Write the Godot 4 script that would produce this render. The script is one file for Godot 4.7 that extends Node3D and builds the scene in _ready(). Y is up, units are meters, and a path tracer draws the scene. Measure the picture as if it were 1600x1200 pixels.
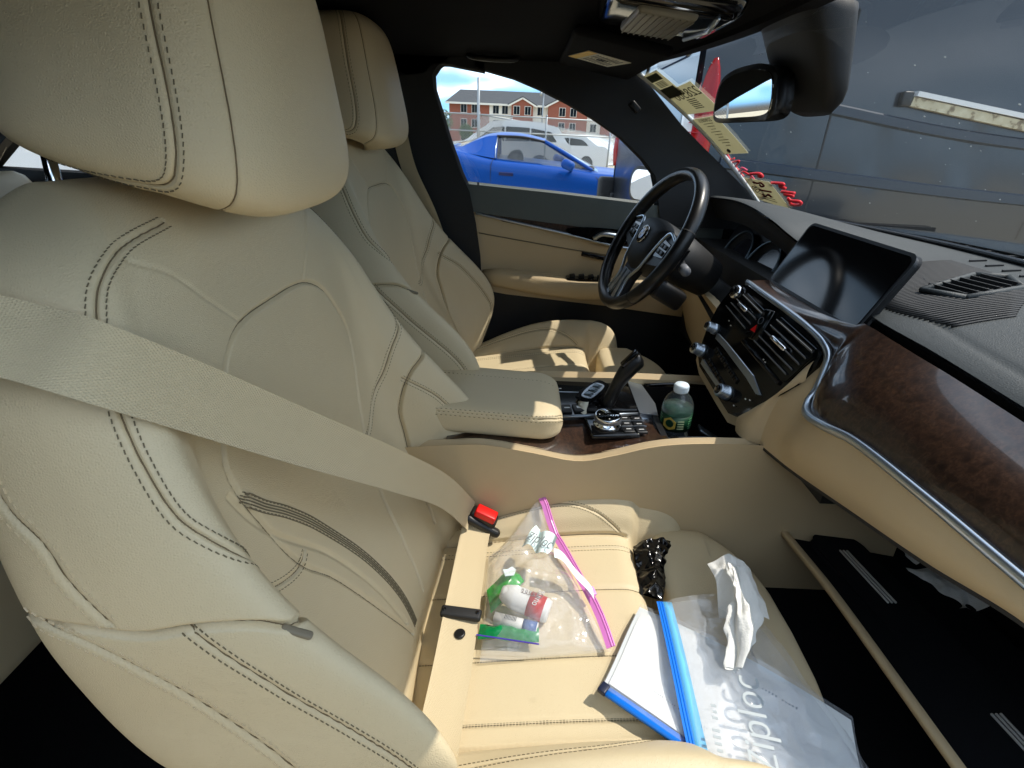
extends Node3D

var M := {}
var rng := RandomNumberGenerator.new()
var taken := {}

# ---------------------------------------------------------------- helpers
func v3(x: float, y: float, z: float) -> Vector3:
	return Vector3(x, y, z)

func catmull(a: Variant, b: Variant, c: Variant, d: Variant, t: float) -> Variant:
	return 0.5 * (2.0 * b + (c - a) * t + (2.0 * a - 5.0 * b + 4.0 * c - d) * t * t + (3.0 * b - a - 3.0 * c + d) * t * t * t)

# n points along a smooth curve through pts
func curve(pts: Array, n: int, closed := false) -> Array:
	var out := []
	var m := pts.size()
	var segs := m if closed else m - 1
	for k in n:
		var u := float(k) / float(n if closed else n - 1) * segs
		var i := mini(int(u), segs - 1)
		var t := u - i
		var a; var b; var c; var d
		b = pts[i]; c = pts[(i + 1) % m]
		a = pts[(i - 1 + m) % m] if closed or i > 0 else b * 2.0 - c
		d = pts[(i + 2) % m] if closed or i < m - 2 else c * 2.0 - b
		out.append(catmull(a, b, c, d, t))
	return out

# points every step metres along a polyline
func even(pts: Array, step: float) -> Array:
	var out := [pts[0]]
	var left := step
	for i in pts.size() - 1:
		var a = pts[i]; var b = pts[i + 1]
		var l: float = (b - a).length()
		var at := left
		while at <= l:
			out.append(a + (b - a) * (at / l))
			at += step
		left = at - l
	return out

# smooth interpolation in a table of [x, y]
func tab(t: Array, x: float) -> float:
	var m := t.size()
	if x <= t[0][0]: return t[0][1]
	if x >= t[m - 1][0]: return t[m - 1][1]
	var i := 0
	while x > t[i + 1][0]: i += 1
	var h: float = t[i + 1][0] - t[i][0]
	var u: float = (x - t[i][0]) / h
	var m0: float = (t[i + 1][1] - t[maxi(i - 1, 0)][1]) / (t[i + 1][0] - t[maxi(i - 1, 0)][0])
	var j := mini(i + 2, m - 1)
	var m1: float = (t[j][1] - t[i][1]) / (t[j][0] - t[i][0])
	return (2 * u * u * u - 3 * u * u + 1) * t[i][1] + (u * u * u - 2 * u * u + u) * h * m0 + (3 * u * u - 2 * u * u * u) * t[i + 1][1] + (u * u * u - u * u) * h * m1

# a frame whose y axis is dir
func along(dir: Vector3, hint := Vector3.UP) -> Basis:
	var y := dir.normalized()
	var x := hint.cross(y)
	if x.length() < 0.01: x = Vector3.RIGHT.cross(y)
	x = x.normalized()
	return Basis(x, y, x.cross(y))

# collects shapes; every closed shape is turned so that its faces look outwards
class MB:
	var st := SurfaceTool.new()
	var group := 1
	var uvs := false
	func _init() -> void:
		st.begin(Mesh.PRIMITIVE_TRIANGLES)
	func solid(t: PackedVector3Array, smooth: bool, closed := true) -> void:
		var flip := false
		if closed:
			var c := Vector3.ZERO
			for q in t: c += q
			c /= t.size()
			var vol := 0.0
			for k in range(0, t.size(), 3): vol += (t[k] - c).dot((t[k + 1] - c).cross(t[k + 2] - c))
			flip = vol > 0.0
		st.set_smooth_group(group if smooth else -1)
		group += 1
		for k in range(0, t.size(), 3):
			st.add_vertex(t[k])
			st.add_vertex(t[k + 2] if flip else t[k + 1])
			st.add_vertex(t[k + 1] if flip else t[k + 2])
	func box(c: Vector3, s: Vector3, b := Basis()) -> void:
		var t := PackedVector3Array()
		var q := []
		for k in 8: q.append(c + b * Vector3((s.x if k & 1 else -s.x) / 2, (s.y if k & 2 else -s.y) / 2, (s.z if k & 4 else -s.z) / 2))
		for f in [[0, 1, 3, 2], [4, 6, 7, 5], [0, 4, 5, 1], [2, 3, 7, 6], [0, 2, 6, 4], [1, 5, 7, 3]]:
			t.append_array([q[f[0]], q[f[1]], q[f[2]], q[f[0]], q[f[2]], q[f[3]]])
		solid(t, false)
	# box with rounded edges
	func rbox(c: Vector3, s: Vector3, r: float, b := Basis(), seg := 3) -> void:
		var h := s / 2 - Vector3.ONE * r
		var nu := seg * 4 + 4
		var nv := seg * 2 + 2
		var rows := []
		for j in nv:
			var row := []
			var jj := j if j <= seg else j - 1
			var ph := -PI / 2 + PI / 2 * jj / seg
			for i in nu:
				var quad := i / (seg + 1)
				var th := PI / 2 * (quad + float(i % (seg + 1)) / seg)
				var nrm := Vector3(cos(ph) * cos(th), sin(ph), cos(ph) * sin(th))
				var sx := 1.0 if quad == 0 or quad == 3 else -1.0
				var sz := 1.0 if quad < 2 else -1.0
				var sy := -1.0 if j <= seg else 1.0
				row.append(c + b * (Vector3(sx * h.x, sy * h.y, sz * h.z) + nrm * r))
			rows.append(row)
		loft(rows, true, true)
	# rings of equal size joined; ring closed, ends capped
	func loft(rows: Array, smooth := true, caps := true, ring := true) -> void:
		var t := PackedVector3Array()
		var m: int = rows[0].size()
		for j in rows.size() - 1:
			for i in (m if ring else m - 1):
				var k := (i + 1) % m
				t.append_array([rows[j][i], rows[j][k], rows[j + 1][k], rows[j][i], rows[j + 1][k], rows[j + 1][i]])
		if caps:
			for e in [0, rows.size() - 1]:
				var c := Vector3.ZERO
				for q in rows[e]: c += q
				c /= m
				for i in m:
					var k := (i + 1) % m
					if e == 0: t.append_array([c, rows[e][k], rows[e][i]])
					else: t.append_array([c, rows[e][i], rows[e][k]])
		solid(t, smooth, caps)
	func tube(path: Array, r: float, seg := 8, smooth := true, r_end := -1.0) -> void:
		var rows := []
		var up := Vector3.UP
		for j in path.size():
			var d: Vector3 = (path[mini(j + 1, path.size() - 1)] - path[maxi(j - 1, 0)]).normalized()
			var x := up.cross(d)
			if x.length() < 0.05: x = Vector3.RIGHT.cross(d)
			x = x.normalized()
			var y := d.cross(x)
			up = y
			var rr := r if r_end < 0 else lerpf(r, r_end, float(j) / (path.size() - 1))
			var row := []
			for i in seg:
				var a := TAU * i / seg
				row.append(path[j] + (x * cos(a) + y * sin(a)) * rr)
			rows.append(row)
		loft(rows, smooth, true)
	# closed loop tube with an outline for its section
	func ring(path: Array, prof: Array, normal: Vector3) -> void:
		var rows := []
		var m := path.size()
		for j in m + 1:
			var k := j % m
			var d: Vector3 = (path[(k + 1) % m] - path[(k - 1 + m) % m]).normalized()
			var x := d.cross(normal).normalized()
			var row := []
			for q in prof: row.append(path[k] + x * q.x + normal * q.y)
			rows.append(row)
		loft(rows, true, false)
	# section swept along a path; x axis of the section is side, y is up
	func sweep(path: Array, prof: Array, side: Variant, smooth := false) -> void:
		var rows := []
		for j in path.size():
			var d: Vector3 = (path[mini(j + 1, path.size() - 1)] - path[maxi(j - 1, 0)]).normalized()
			var s: Vector3 = side[j] if side is Array else side
			var x := (s - d * s.dot(d)).normalized()
			var y := d.cross(x).normalized()
			var row := []
			for q in prof: row.append(path[j] + x * q.x + y * q.y)
			rows.append(row)
		loft(rows, smooth, true)
	# turned body: profile of (radius, height) along the frame's y
	func lathe(prof: Array, f: Transform3D, seg := 24, smooth := true) -> void:
		var rows := []
		for q in prof:
			var row := []
			for i in seg:
				var a := TAU * i / seg
				row.append(f * Vector3(cos(a) * maxf(q.x, 0.00001), q.y, sin(a) * maxf(q.x, 0.00001)))
			rows.append(row)
		loft(rows, smooth, true)
	# outline (in the frame's x and y) given thickness along its z, edges bevelled
	func plate(poly: Array, thick: float, f: Transform3D, bevel := 0.0, smooth := false) -> void:
		var pk := PackedVector2Array(poly)
		if not Geometry2D.is_polygon_clockwise(pk): pk.reverse()
		var rings := []
		var inner := pk
		if bevel > 0:
			inner = PackedVector2Array()
			var m := pk.size()
			for i in m:
				var a := (pk[i] - pk[(i - 1 + m) % m]).normalized()
				var b := (pk[(i + 1) % m] - pk[i]).normalized()
				var nn := (Vector2(a.y, -a.x) + Vector2(b.y, -b.x))
				nn = nn.normalized() / maxf(0.4, cos(a.angle_to(b) / 2))
				inner.append(pk[i] - nn * bevel * (1.0 if not Geometry2D.is_polygon_clockwise(pk) else -1.0) * -1.0)
			if not Geometry2D.triangulate_polygon(inner).size(): inner = pk
		var idx := Geometry2D.triangulate_polygon(inner)
		var t := PackedVector3Array()
		var h := thick / 2
		var lev := [[inner, -h], [pk, -h + bevel], [pk, h - bevel], [inner, h]] if bevel > 0 else [[pk, -h], [pk, h]]
		for j in lev.size() - 1:
			for i in pk.size():
				var k := (i + 1) % pk.size()
				var a := Vector3(lev[j][0][i].x, lev[j][0][i].y, lev[j][1]); var b := Vector3(lev[j][0][k].x, lev[j][0][k].y, lev[j][1])
				var c := Vector3(lev[j + 1][0][k].x, lev[j + 1][0][k].y, lev[j + 1][1]); var d := Vector3(lev[j + 1][0][i].x, lev[j + 1][0][i].y, lev[j + 1][1])
				t.append_array([f * a, f * b, f * c, f * a, f * c, f * d])
		for k in range(0, idx.size(), 3):
			var q := [inner[idx[k]], inner[idx[k + 1]], inner[idx[k + 2]]]
			if (q[1] - q[0]).cross(q[2] - q[0]) > 0: q.reverse()
			# q runs clockwise: lower face as the sides run, upper face reversed
			t.append_array([f * Vector3(q[2].x, q[2].y, -h), f * Vector3(q[1].x, q[1].y, -h), f * Vector3(q[0].x, q[0].y, -h)])
			t.append_array([f * Vector3(q[0].x, q[0].y, h), f * Vector3(q[1].x, q[1].y, h), f * Vector3(q[2].x, q[2].y, h)])
		solid(t, smooth)
	# sheet between two curves (equal number of points) with a thickness along nrm
	func band(a: Array, b: Array, nrm: Vector3, smooth := true) -> void:
		var rows := []
		for j in a.size(): rows.append([a[j], b[j], b[j] + nrm, a[j] + nrm])
		var t := PackedVector3Array()
		for side in 4:
			t = PackedVector3Array()
			for j in a.size() - 1:
				var k := (side + 1) % 4
				t.append_array([rows[j][side], rows[j + 1][k], rows[j][k], rows[j][side], rows[j + 1][side], rows[j + 1][k]])
			solid(t, smooth, false)
		for e in [0, a.size() - 1]:
			var r: Array = rows[e]
			if e == 0: solid(PackedVector3Array([r[0], r[1], r[2], r[0], r[2], r[3]]), false, false)
			else: solid(PackedVector3Array([r[0], r[2], r[1], r[0], r[3], r[2]]), false, false)
	func mesh() -> ArrayMesh:
		st.generate_normals()
		return st.commit()

# a surface of nu x nv points that can be creased along seams
class Grid:
	var nu := 0
	var nv := 0
	var p := PackedVector3Array()
	var n := PackedVector3Array()
	var d := PackedFloat32Array()
	var sgn := 1.0
	func _init(a: int, b: int, s := 1.0) -> void:
		nu = a; nv = b; sgn = s
		p.resize(a * b); n.resize(a * b); d.resize(a * b)
	func normals() -> void:
		for j in nv:
			var j0 := maxi(j - 1, 0) * nu; var j1 := mini(j + 1, nv - 1) * nu
			for i in nu:
				var e := p[j * nu + mini(i + 1, nu - 1)] - p[j * nu + maxi(i - 1, 0)]
				var g := p[j1 + i] - p[j0 + i]
				var c := e.cross(g)
				var l := c.length()
				n[j * nu + i] = c * (sgn / l) if l > 1e-12 else (n[j * nu + i - 1] if i > 0 else Vector3.UP)
	func at(a: float, b: float) -> Vector3:
		var i := clampi(int(a), 0, nu - 2); var j := clampi(int(b), 0, nv - 2)
		var s := clampf(a - i, 0, 1); var t := clampf(b - j, 0, 1)
		return p[j * nu + i].lerp(p[j * nu + i + 1], s).lerp(p[j * nu + nu + i].lerp(p[j * nu + nu + i + 1], s), t)
	func nat(a: float, b: float) -> Vector3:
		return n[clampi(int(b + 0.5), 0, nv - 1) * nu + clampi(int(a + 0.5), 0, nu - 1)]
	# path in grid units -> even points in grid units, step metres apart
	func walk(path: Array, step: float) -> Array:
		var out := []
		var last := Vector3.INF
		for k in path.size() - 1:
			var m := 24
			for q in m:
				var g: Vector2 = path[k].lerp(path[k + 1], float(q) / m)
				var x := at(g.x, g.y)
				if last == Vector3.INF or x.distance_to(last) >= step:
					out.append(g); last = x
		return out
	func crease(path: Array, depth: float, w: float, flat := 0.0) -> void:
		var near := {}
		var reach := (w + flat) * 2.2
		for g in walk(path, w * 0.5):
			var c := at(g.x, g.y)
			var i0 := clampi(int(g.x), 1, nu - 2); var j0 := clampi(int(g.y), 1, nv - 2)
			var wi := mini(40, ceili(reach / maxf(1e-5, p[j0 * nu + i0].distance_to(p[j0 * nu + i0 + 1]))))
			var wj := mini(40, ceili(reach / maxf(1e-5, p[j0 * nu + i0].distance_to(p[j0 * nu + nu + i0]))))
			for j in range(maxi(0, j0 - wj), mini(nv, j0 + wj + 2)):
				for i in range(maxi(0, i0 - wi), mini(nu, i0 + wi + 2)):
					var k := j * nu + i
					var q := p[k].distance_squared_to(c)
					if not near.has(k) or q < near[k]: near[k] = q
		for k in near:
			var q: float = maxf(0.0, sqrt(near[k]) - flat) / w
			var h: float = depth * exp(-q * q)
			if absf(h) > absf(d[k]): d[k] = h
	func press() -> void:
		for k in p.size(): p[k] -= n[k] * d[k]
		normals()
	func mesh(wrap := false) -> ArrayMesh:
		var idx := PackedInt32Array()
		for j in nv - 1:
			for i in (nu if wrap else nu - 1):
				var a := j * nu + i; var b := j * nu + (i + 1) % nu
				var c := a + nu; var e := b + nu
				if sgn > 0: idx.append_array([a, c, b, b, c, e])
				else: idx.append_array([a, b, c, b, e, c])
		var arr := []
		arr.resize(Mesh.ARRAY_MAX)
		arr[Mesh.ARRAY_VERTEX] = p
		arr[Mesh.ARRAY_NORMAL] = n
		arr[Mesh.ARRAY_INDEX] = idx
		var m := ArrayMesh.new()
		m.add_surface_from_arrays(Mesh.PRIMITIVE_TRIANGLES, arr)
		return m

# ---------------------------------------------------------------- scene nodes
func numbered(called: String) -> String:
	taken[called] = taken.get(called, -1) + 1
	return called if taken[called] == 0 else "%s_%03d" % [called, taken[called]]

func thing(called: String, label: String, category: String, at := Vector3.ZERO, group := "") -> Node3D:
	var o := Node3D.new()
	o.name = numbered(called)
	add_child(o)
	o.position = at
	tag(o, label, category, group)
	return o

func tag(o: Node, label: String, category := "", group := "", kind := "") -> Node:
	if label: o.set_meta("label", label)
	if category: o.set_meta("category", category)
	if group: o.set_meta("group", group)
	if kind: o.set_meta("kind", kind)
	return o

# a named mesh; at top level too. Meshes are written in world axes unless the parent is moved: then give them relative to it
func put(called: String, mesh: Variant, m: Material, parent: Node = self) -> MeshInstance3D:
	var o := MeshInstance3D.new()
	o.name = numbered(called) if parent == self else called
	o.mesh = mesh.mesh() if mesh is MB else mesh
	o.material_override = m
	parent.add_child(o, true)
	return o

func structure(called: String, mesh: Variant, m: Material) -> MeshInstance3D:
	var o := put(called, mesh, m)
	o.set_meta("kind", "structure")
	return o

func lettering(called: String, text: String, size: float, f: Transform3D, m: Material, parent: Node, depth := 0.0008, font := "Droid Sans", mirrored := false) -> MeshInstance3D:
	var t := TextMesh.new()
	t.text = text
	var fo := SystemFont.new()
	fo.font_names = [font]
	t.font = fo
	t.font_size = 64
	t.pixel_size = size / 64.0
	t.depth = depth
	t.curve_step = 2.0
	var o := MeshInstance3D.new()
	o.name = called
	o.mesh = t
	o.material_override = m
	o.transform = f if not mirrored else f * Transform3D(Basis(Vector3.UP, PI), Vector3.ZERO)
	parent.add_child(o, true)
	return o

# ---------------------------------------------------------------- materials
func mat(c: Color, rough := 0.6, metal := 0.0, spec := 0.5) -> StandardMaterial3D:
	var m := StandardMaterial3D.new()
	m.albedo_color = c
	m.roughness = rough
	m.metallic = metal
	m.metallic_specular = spec
	return m

func noise_tex(kind: int, freq: float, size: int, ramp: Array, as_normal := false, bump := 4.0, octaves := 4, sd := 1) -> NoiseTexture2D:
	var n := FastNoiseLite.new()
	n.noise_type = kind
	n.frequency = freq
	n.fractal_octaves = octaves
	n.seed = sd
	if kind == FastNoiseLite.TYPE_CELLULAR:
		n.cellular_return_type = FastNoiseLite.RETURN_DISTANCE2_SUB
		n.fractal_type = FastNoiseLite.FRACTAL_NONE
	var t := NoiseTexture2D.new()
	t.width = size; t.height = size
	t.seamless = true
	t.seamless_blend_skirt = 0.2
	t.noise = n
	t.as_normal_map = as_normal
	t.bump_strength = bump
	if ramp.size():
		var g := Gradient.new()
		var off := PackedFloat32Array(); var col := PackedColorArray()
		for r in ramp: off.append(r[0]); col.append(r[1])
		g.offsets = off; g.colors = col
		t.color_ramp = g
	return t

func triplanar(m: StandardMaterial3D, scale: float, world := true) -> StandardMaterial3D:
	m.uv1_triplanar = true
	m.uv1_world_triplanar = world
	m.uv1_scale = Vector3.ONE * scale
	return m

func make_materials() -> void:
	var grain := noise_tex(FastNoiseLite.TYPE_CELLULAR, 0.055, 512, [], true, 5.0)
	var fine := noise_tex(FastNoiseLite.TYPE_SIMPLEX, 0.12, 512, [], true, 3.0, 3)
	var leather := mat(Color(0.83, 0.765, 0.625), 0.5, 0.0, 0.45)
	leather.normal_enabled = true; leather.normal_texture = grain; leather.normal_scale = 0.75
	M.leather = triplanar(leather, 17.0)
	var vinyl := mat(Color(0.76, 0.68, 0.54), 0.62, 0.0, 0.4)
	vinyl.normal_enabled = true; vinyl.normal_texture = grain; vinyl.normal_scale = 0.35
	M.vinyl = triplanar(vinyl, 20.0)
	M.thread = mat(Color(0.43, 0.39, 0.30), 0.8)
	M.seam = mat(Color(0.46, 0.40, 0.30), 0.9)  # shade tone for the cords laid in the seam grooves
	M.pale_thread = mat(Color(0.80, 0.73, 0.60), 0.7)
	var black := mat(Color(0.105, 0.108, 0.112), 0.62)
	black.normal_enabled = true; black.normal_texture = grain; black.normal_scale = 0.35
	M.black = triplanar(black, 18.0)
	M.black_smooth = mat(Color(0.07, 0.07, 0.075), 0.42)
	M.gloss_black = mat(Color(0.035, 0.036, 0.04), 0.09)
	var dash := mat(Color(0.19, 0.205, 0.205), 0.6)
	dash.normal_enabled = true; dash.normal_texture = grain; dash.normal_scale = 0.7
	M.dash = triplanar(dash, 13.0)
	var felt := mat(Color(0.085, 0.09, 0.1), 0.95, 0.0, 0.2)
	felt.normal_enabled = true; felt.normal_texture = fine; felt.normal_scale = 0.8
	M.felt = triplanar(felt, 8.0)
	var carpet := mat(Color(0.10, 0.10, 0.105), 1.0, 0.0, 0.15)
	carpet.normal_enabled = true; carpet.normal_texture = fine; carpet.normal_scale = 1.2
	M.carpet = triplanar(carpet, 6.0)
	var liner := mat(Color(0.095, 0.095, 0.1), 0.95, 0.0, 0.2)
	liner.normal_enabled = true; liner.normal_texture = fine; liner.normal_scale = 0.6
	M.liner = triplanar(liner, 9.0)
	var wood := mat(Color(1, 1, 1), 0.3)
	wood.albedo_texture = noise_tex(FastNoiseLite.TYPE_SIMPLEX, 0.016, 512, [[0.0, Color(0.10, 0.065, 0.045)], [0.42, Color(0.20, 0.135, 0.095)], [0.55, Color(0.28, 0.195, 0.14)], [0.68, Color(0.17, 0.11, 0.078)], [1.0, Color(0.34, 0.245, 0.18)]], false, 1.0, 6, 7)
	wood.clearcoat_enabled = true; wood.clearcoat = 1.0; wood.clearcoat_roughness = 0.06
	M.wood = triplanar(wood, 6.0)
	M.satin = mat(Color(0.72, 0.76, 0.80), 0.3, 0.95)
	M.chrome = mat(Color(0.88, 0.89, 0.9), 0.08, 1.0)
	M.glass = mat(Color(0.35, 0.4, 0.4, 0.015), 0.0)
	M.glass.transparency = BaseMaterial3D.TRANSPARENCY_ALPHA
	M.dusty_glass = mat(Color(0.5, 0.55, 0.55, 0.035), 0.0)
	M.dusty_glass.transparency = BaseMaterial3D.TRANSPARENCY_ALPHA
	M.screen = mat(Color(0.012, 0.014, 0.018), 0.1)
	M.white = mat(Color(0.86, 0.86, 0.85), 0.5)
	M.red = mat(Color(0.85, 0.06, 0.05), 0.35)
	M.grey = mat(Color(0.42, 0.43, 0.45), 0.5)
	M.mirror = mat(Color(0.93, 0.94, 0.95), 0.0, 1.0)
	var web := mat(Color(0.80, 0.735, 0.60), 0.85, 0.0, 0.25)
	web.normal_enabled = true
	web.normal_texture = weave_normal()
	web.normal_scale = 0.8
	web.uv1_scale = Vector3(1, 1, 1)
	M.webbing = web

# a woven ribbon: rows of staggered ribs (relief only)
func weave_normal() -> ImageTexture:
	var s := 64
	var h := Image.create(s, s, false, Image.FORMAT_RGB8)
	for y in s:
		for x in s:
			var a := 0.5 + 0.5 * sin(TAU * (x / 8.0 + 0.5 * floorf(y / 8.0)))
			var b := absf(sin(PI * y / 8.0))
			var g := a * b
			h.set_pixel(x, y, Color(g, g, g))
	h.bump_map_to_normal_map(2.0)
	return ImageTexture.create_from_image(h)

# ---------------------------------------------------------------- seats
const BACK_X0 := [[0.40, -0.118], [0.46, -0.13], [0.54, -0.165], [0.62, -0.205], [0.70, -0.238], [0.84, -0.262], [0.95, -0.276], [1.03, -0.295], [1.10, -0.33]]
const BACK_XC := [[0.40, -0.10], [0.45, -0.085], [0.50, -0.065], [0.55, -0.046], [0.60, -0.041], [0.65, -0.058], [0.70, -0.092], [0.75, -0.135], [0.80, -0.176], [0.86, -0.215], [0.91, -0.240], [0.97, -0.268], [1.03, -0.30], [1.10, -0.34]]
const BACK_W := [[0.40, 0.25], [0.46, 0.265], [0.52, 0.29], [0.6, 0.318], [0.7, 0.318], [0.78, 0.318], [0.86, 0.308], [0.92, 0.294], [0.97, 0.277], [1.02, 0.247], [1.06, 0.205], [1.10, 0.13]]

func back_section(y: float) -> Array:
	var x0 := tab(BACK_X0, y)
	var xc := tab(BACK_XC, y)
	var k := tab(BACK_W, y) / 0.318
	var xb := x0 - 0.13
	var round := clampf((y - 1.04) / 0.06, 0, 1)
	var sec := [v3(x0 - 0.006, y, 0), v3(x0 - 0.004, y, 0.08 * k), v3(x0, y, 0.16 * k), v3(x0 * 0.93 + xc * 0.07, y, 0.225 * k), v3(x0 * 0.42 + xc * 0.58, y, 0.258 * k), v3(xc, y, 0.287 * k), v3(xc - 0.018, y, 0.308 * k), v3(xc * 0.55 + xb * 0.45, y, 0.318 * k), v3(xb + 0.02, y, 0.31 * k), v3(xb, y, 0.26 * k)]
	if round > 0:   # the top closes over
		var s := sqrt(maxf(0.0, 1.0 - round * round))
		for i in sec.size(): sec[i].x = lerpf(x0 - 0.075, sec[i].x, lerpf(1.0, maxf(s, 0.02), 0.97))
	return sec

# path given in (u, y): u from 0 at the middle of the pad to 1 at the back edge
func back_path(g: Grid, pts: Array, side: int) -> Array:
	var out := []
	var half := (g.nu - 1) / 2.0
	for q in curve(pts, pts.size() * 8):
		out.append(Vector2(half + side * q.x * half, (q.y - 0.40) / 0.70 * (g.nv - 1)))
	return out

# a row of stitches beside a path on a grid
func stitches(b: MB, g: Grid, path: Array, offset: float, length: float, gap: float, thick: float) -> void:
	var w := g.walk(path, (length + gap))
	for k in w.size() - 1:
		var a := g.at(w[k].x, w[k].y)
		var e := g.at(w[k + 1].x, w[k + 1].y)
		var n := g.nat(w[k].x, w[k].y)
		var d := (e - a).normalized()
		if (e - a).length() > (length + gap) * 2.5: continue
		var x := d.cross(n).normalized()
		var c := (a + e) / 2 + x * offset + n * thick * 0.1
		b.box(c, Vector3(thick, length, thick), Basis(x, (d + x * 0.12).normalized(), n))

var seam_paths := []

# brown cords painting shade into every seam, laid once the grid has been pressed
func lay_seam_shade(g: Grid, parent: Node) -> void:
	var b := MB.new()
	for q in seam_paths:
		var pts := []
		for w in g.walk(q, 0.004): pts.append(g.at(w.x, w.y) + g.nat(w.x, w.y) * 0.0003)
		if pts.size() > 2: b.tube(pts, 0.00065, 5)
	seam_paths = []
	tag(put("seam_shade", b, M.seam, parent), "", "", "", "stuff")

func triple(g: Grid, path: Array, b: MB, gap := 0.006) -> void:
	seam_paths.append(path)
	g.crease(path, 0.003, 0.0014)
	if b:
		for o in [-gap, gap]: stitches(b, g, path, o, 0.0036, 0.0020, 0.00085)

# flat ribbon of netting laid on a grid along a path
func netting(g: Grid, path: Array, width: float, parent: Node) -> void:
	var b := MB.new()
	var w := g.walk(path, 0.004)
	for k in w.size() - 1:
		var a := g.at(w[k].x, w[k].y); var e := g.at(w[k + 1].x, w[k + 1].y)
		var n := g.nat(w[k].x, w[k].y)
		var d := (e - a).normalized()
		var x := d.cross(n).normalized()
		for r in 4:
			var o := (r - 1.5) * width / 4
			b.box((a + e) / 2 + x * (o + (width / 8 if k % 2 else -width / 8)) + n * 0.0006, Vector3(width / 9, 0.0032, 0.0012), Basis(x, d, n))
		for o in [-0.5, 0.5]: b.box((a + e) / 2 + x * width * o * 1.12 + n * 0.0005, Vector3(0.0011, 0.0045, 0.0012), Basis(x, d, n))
	tag(put("netting_strip", b, M.net, parent), "", "", "", "stuff")

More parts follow.
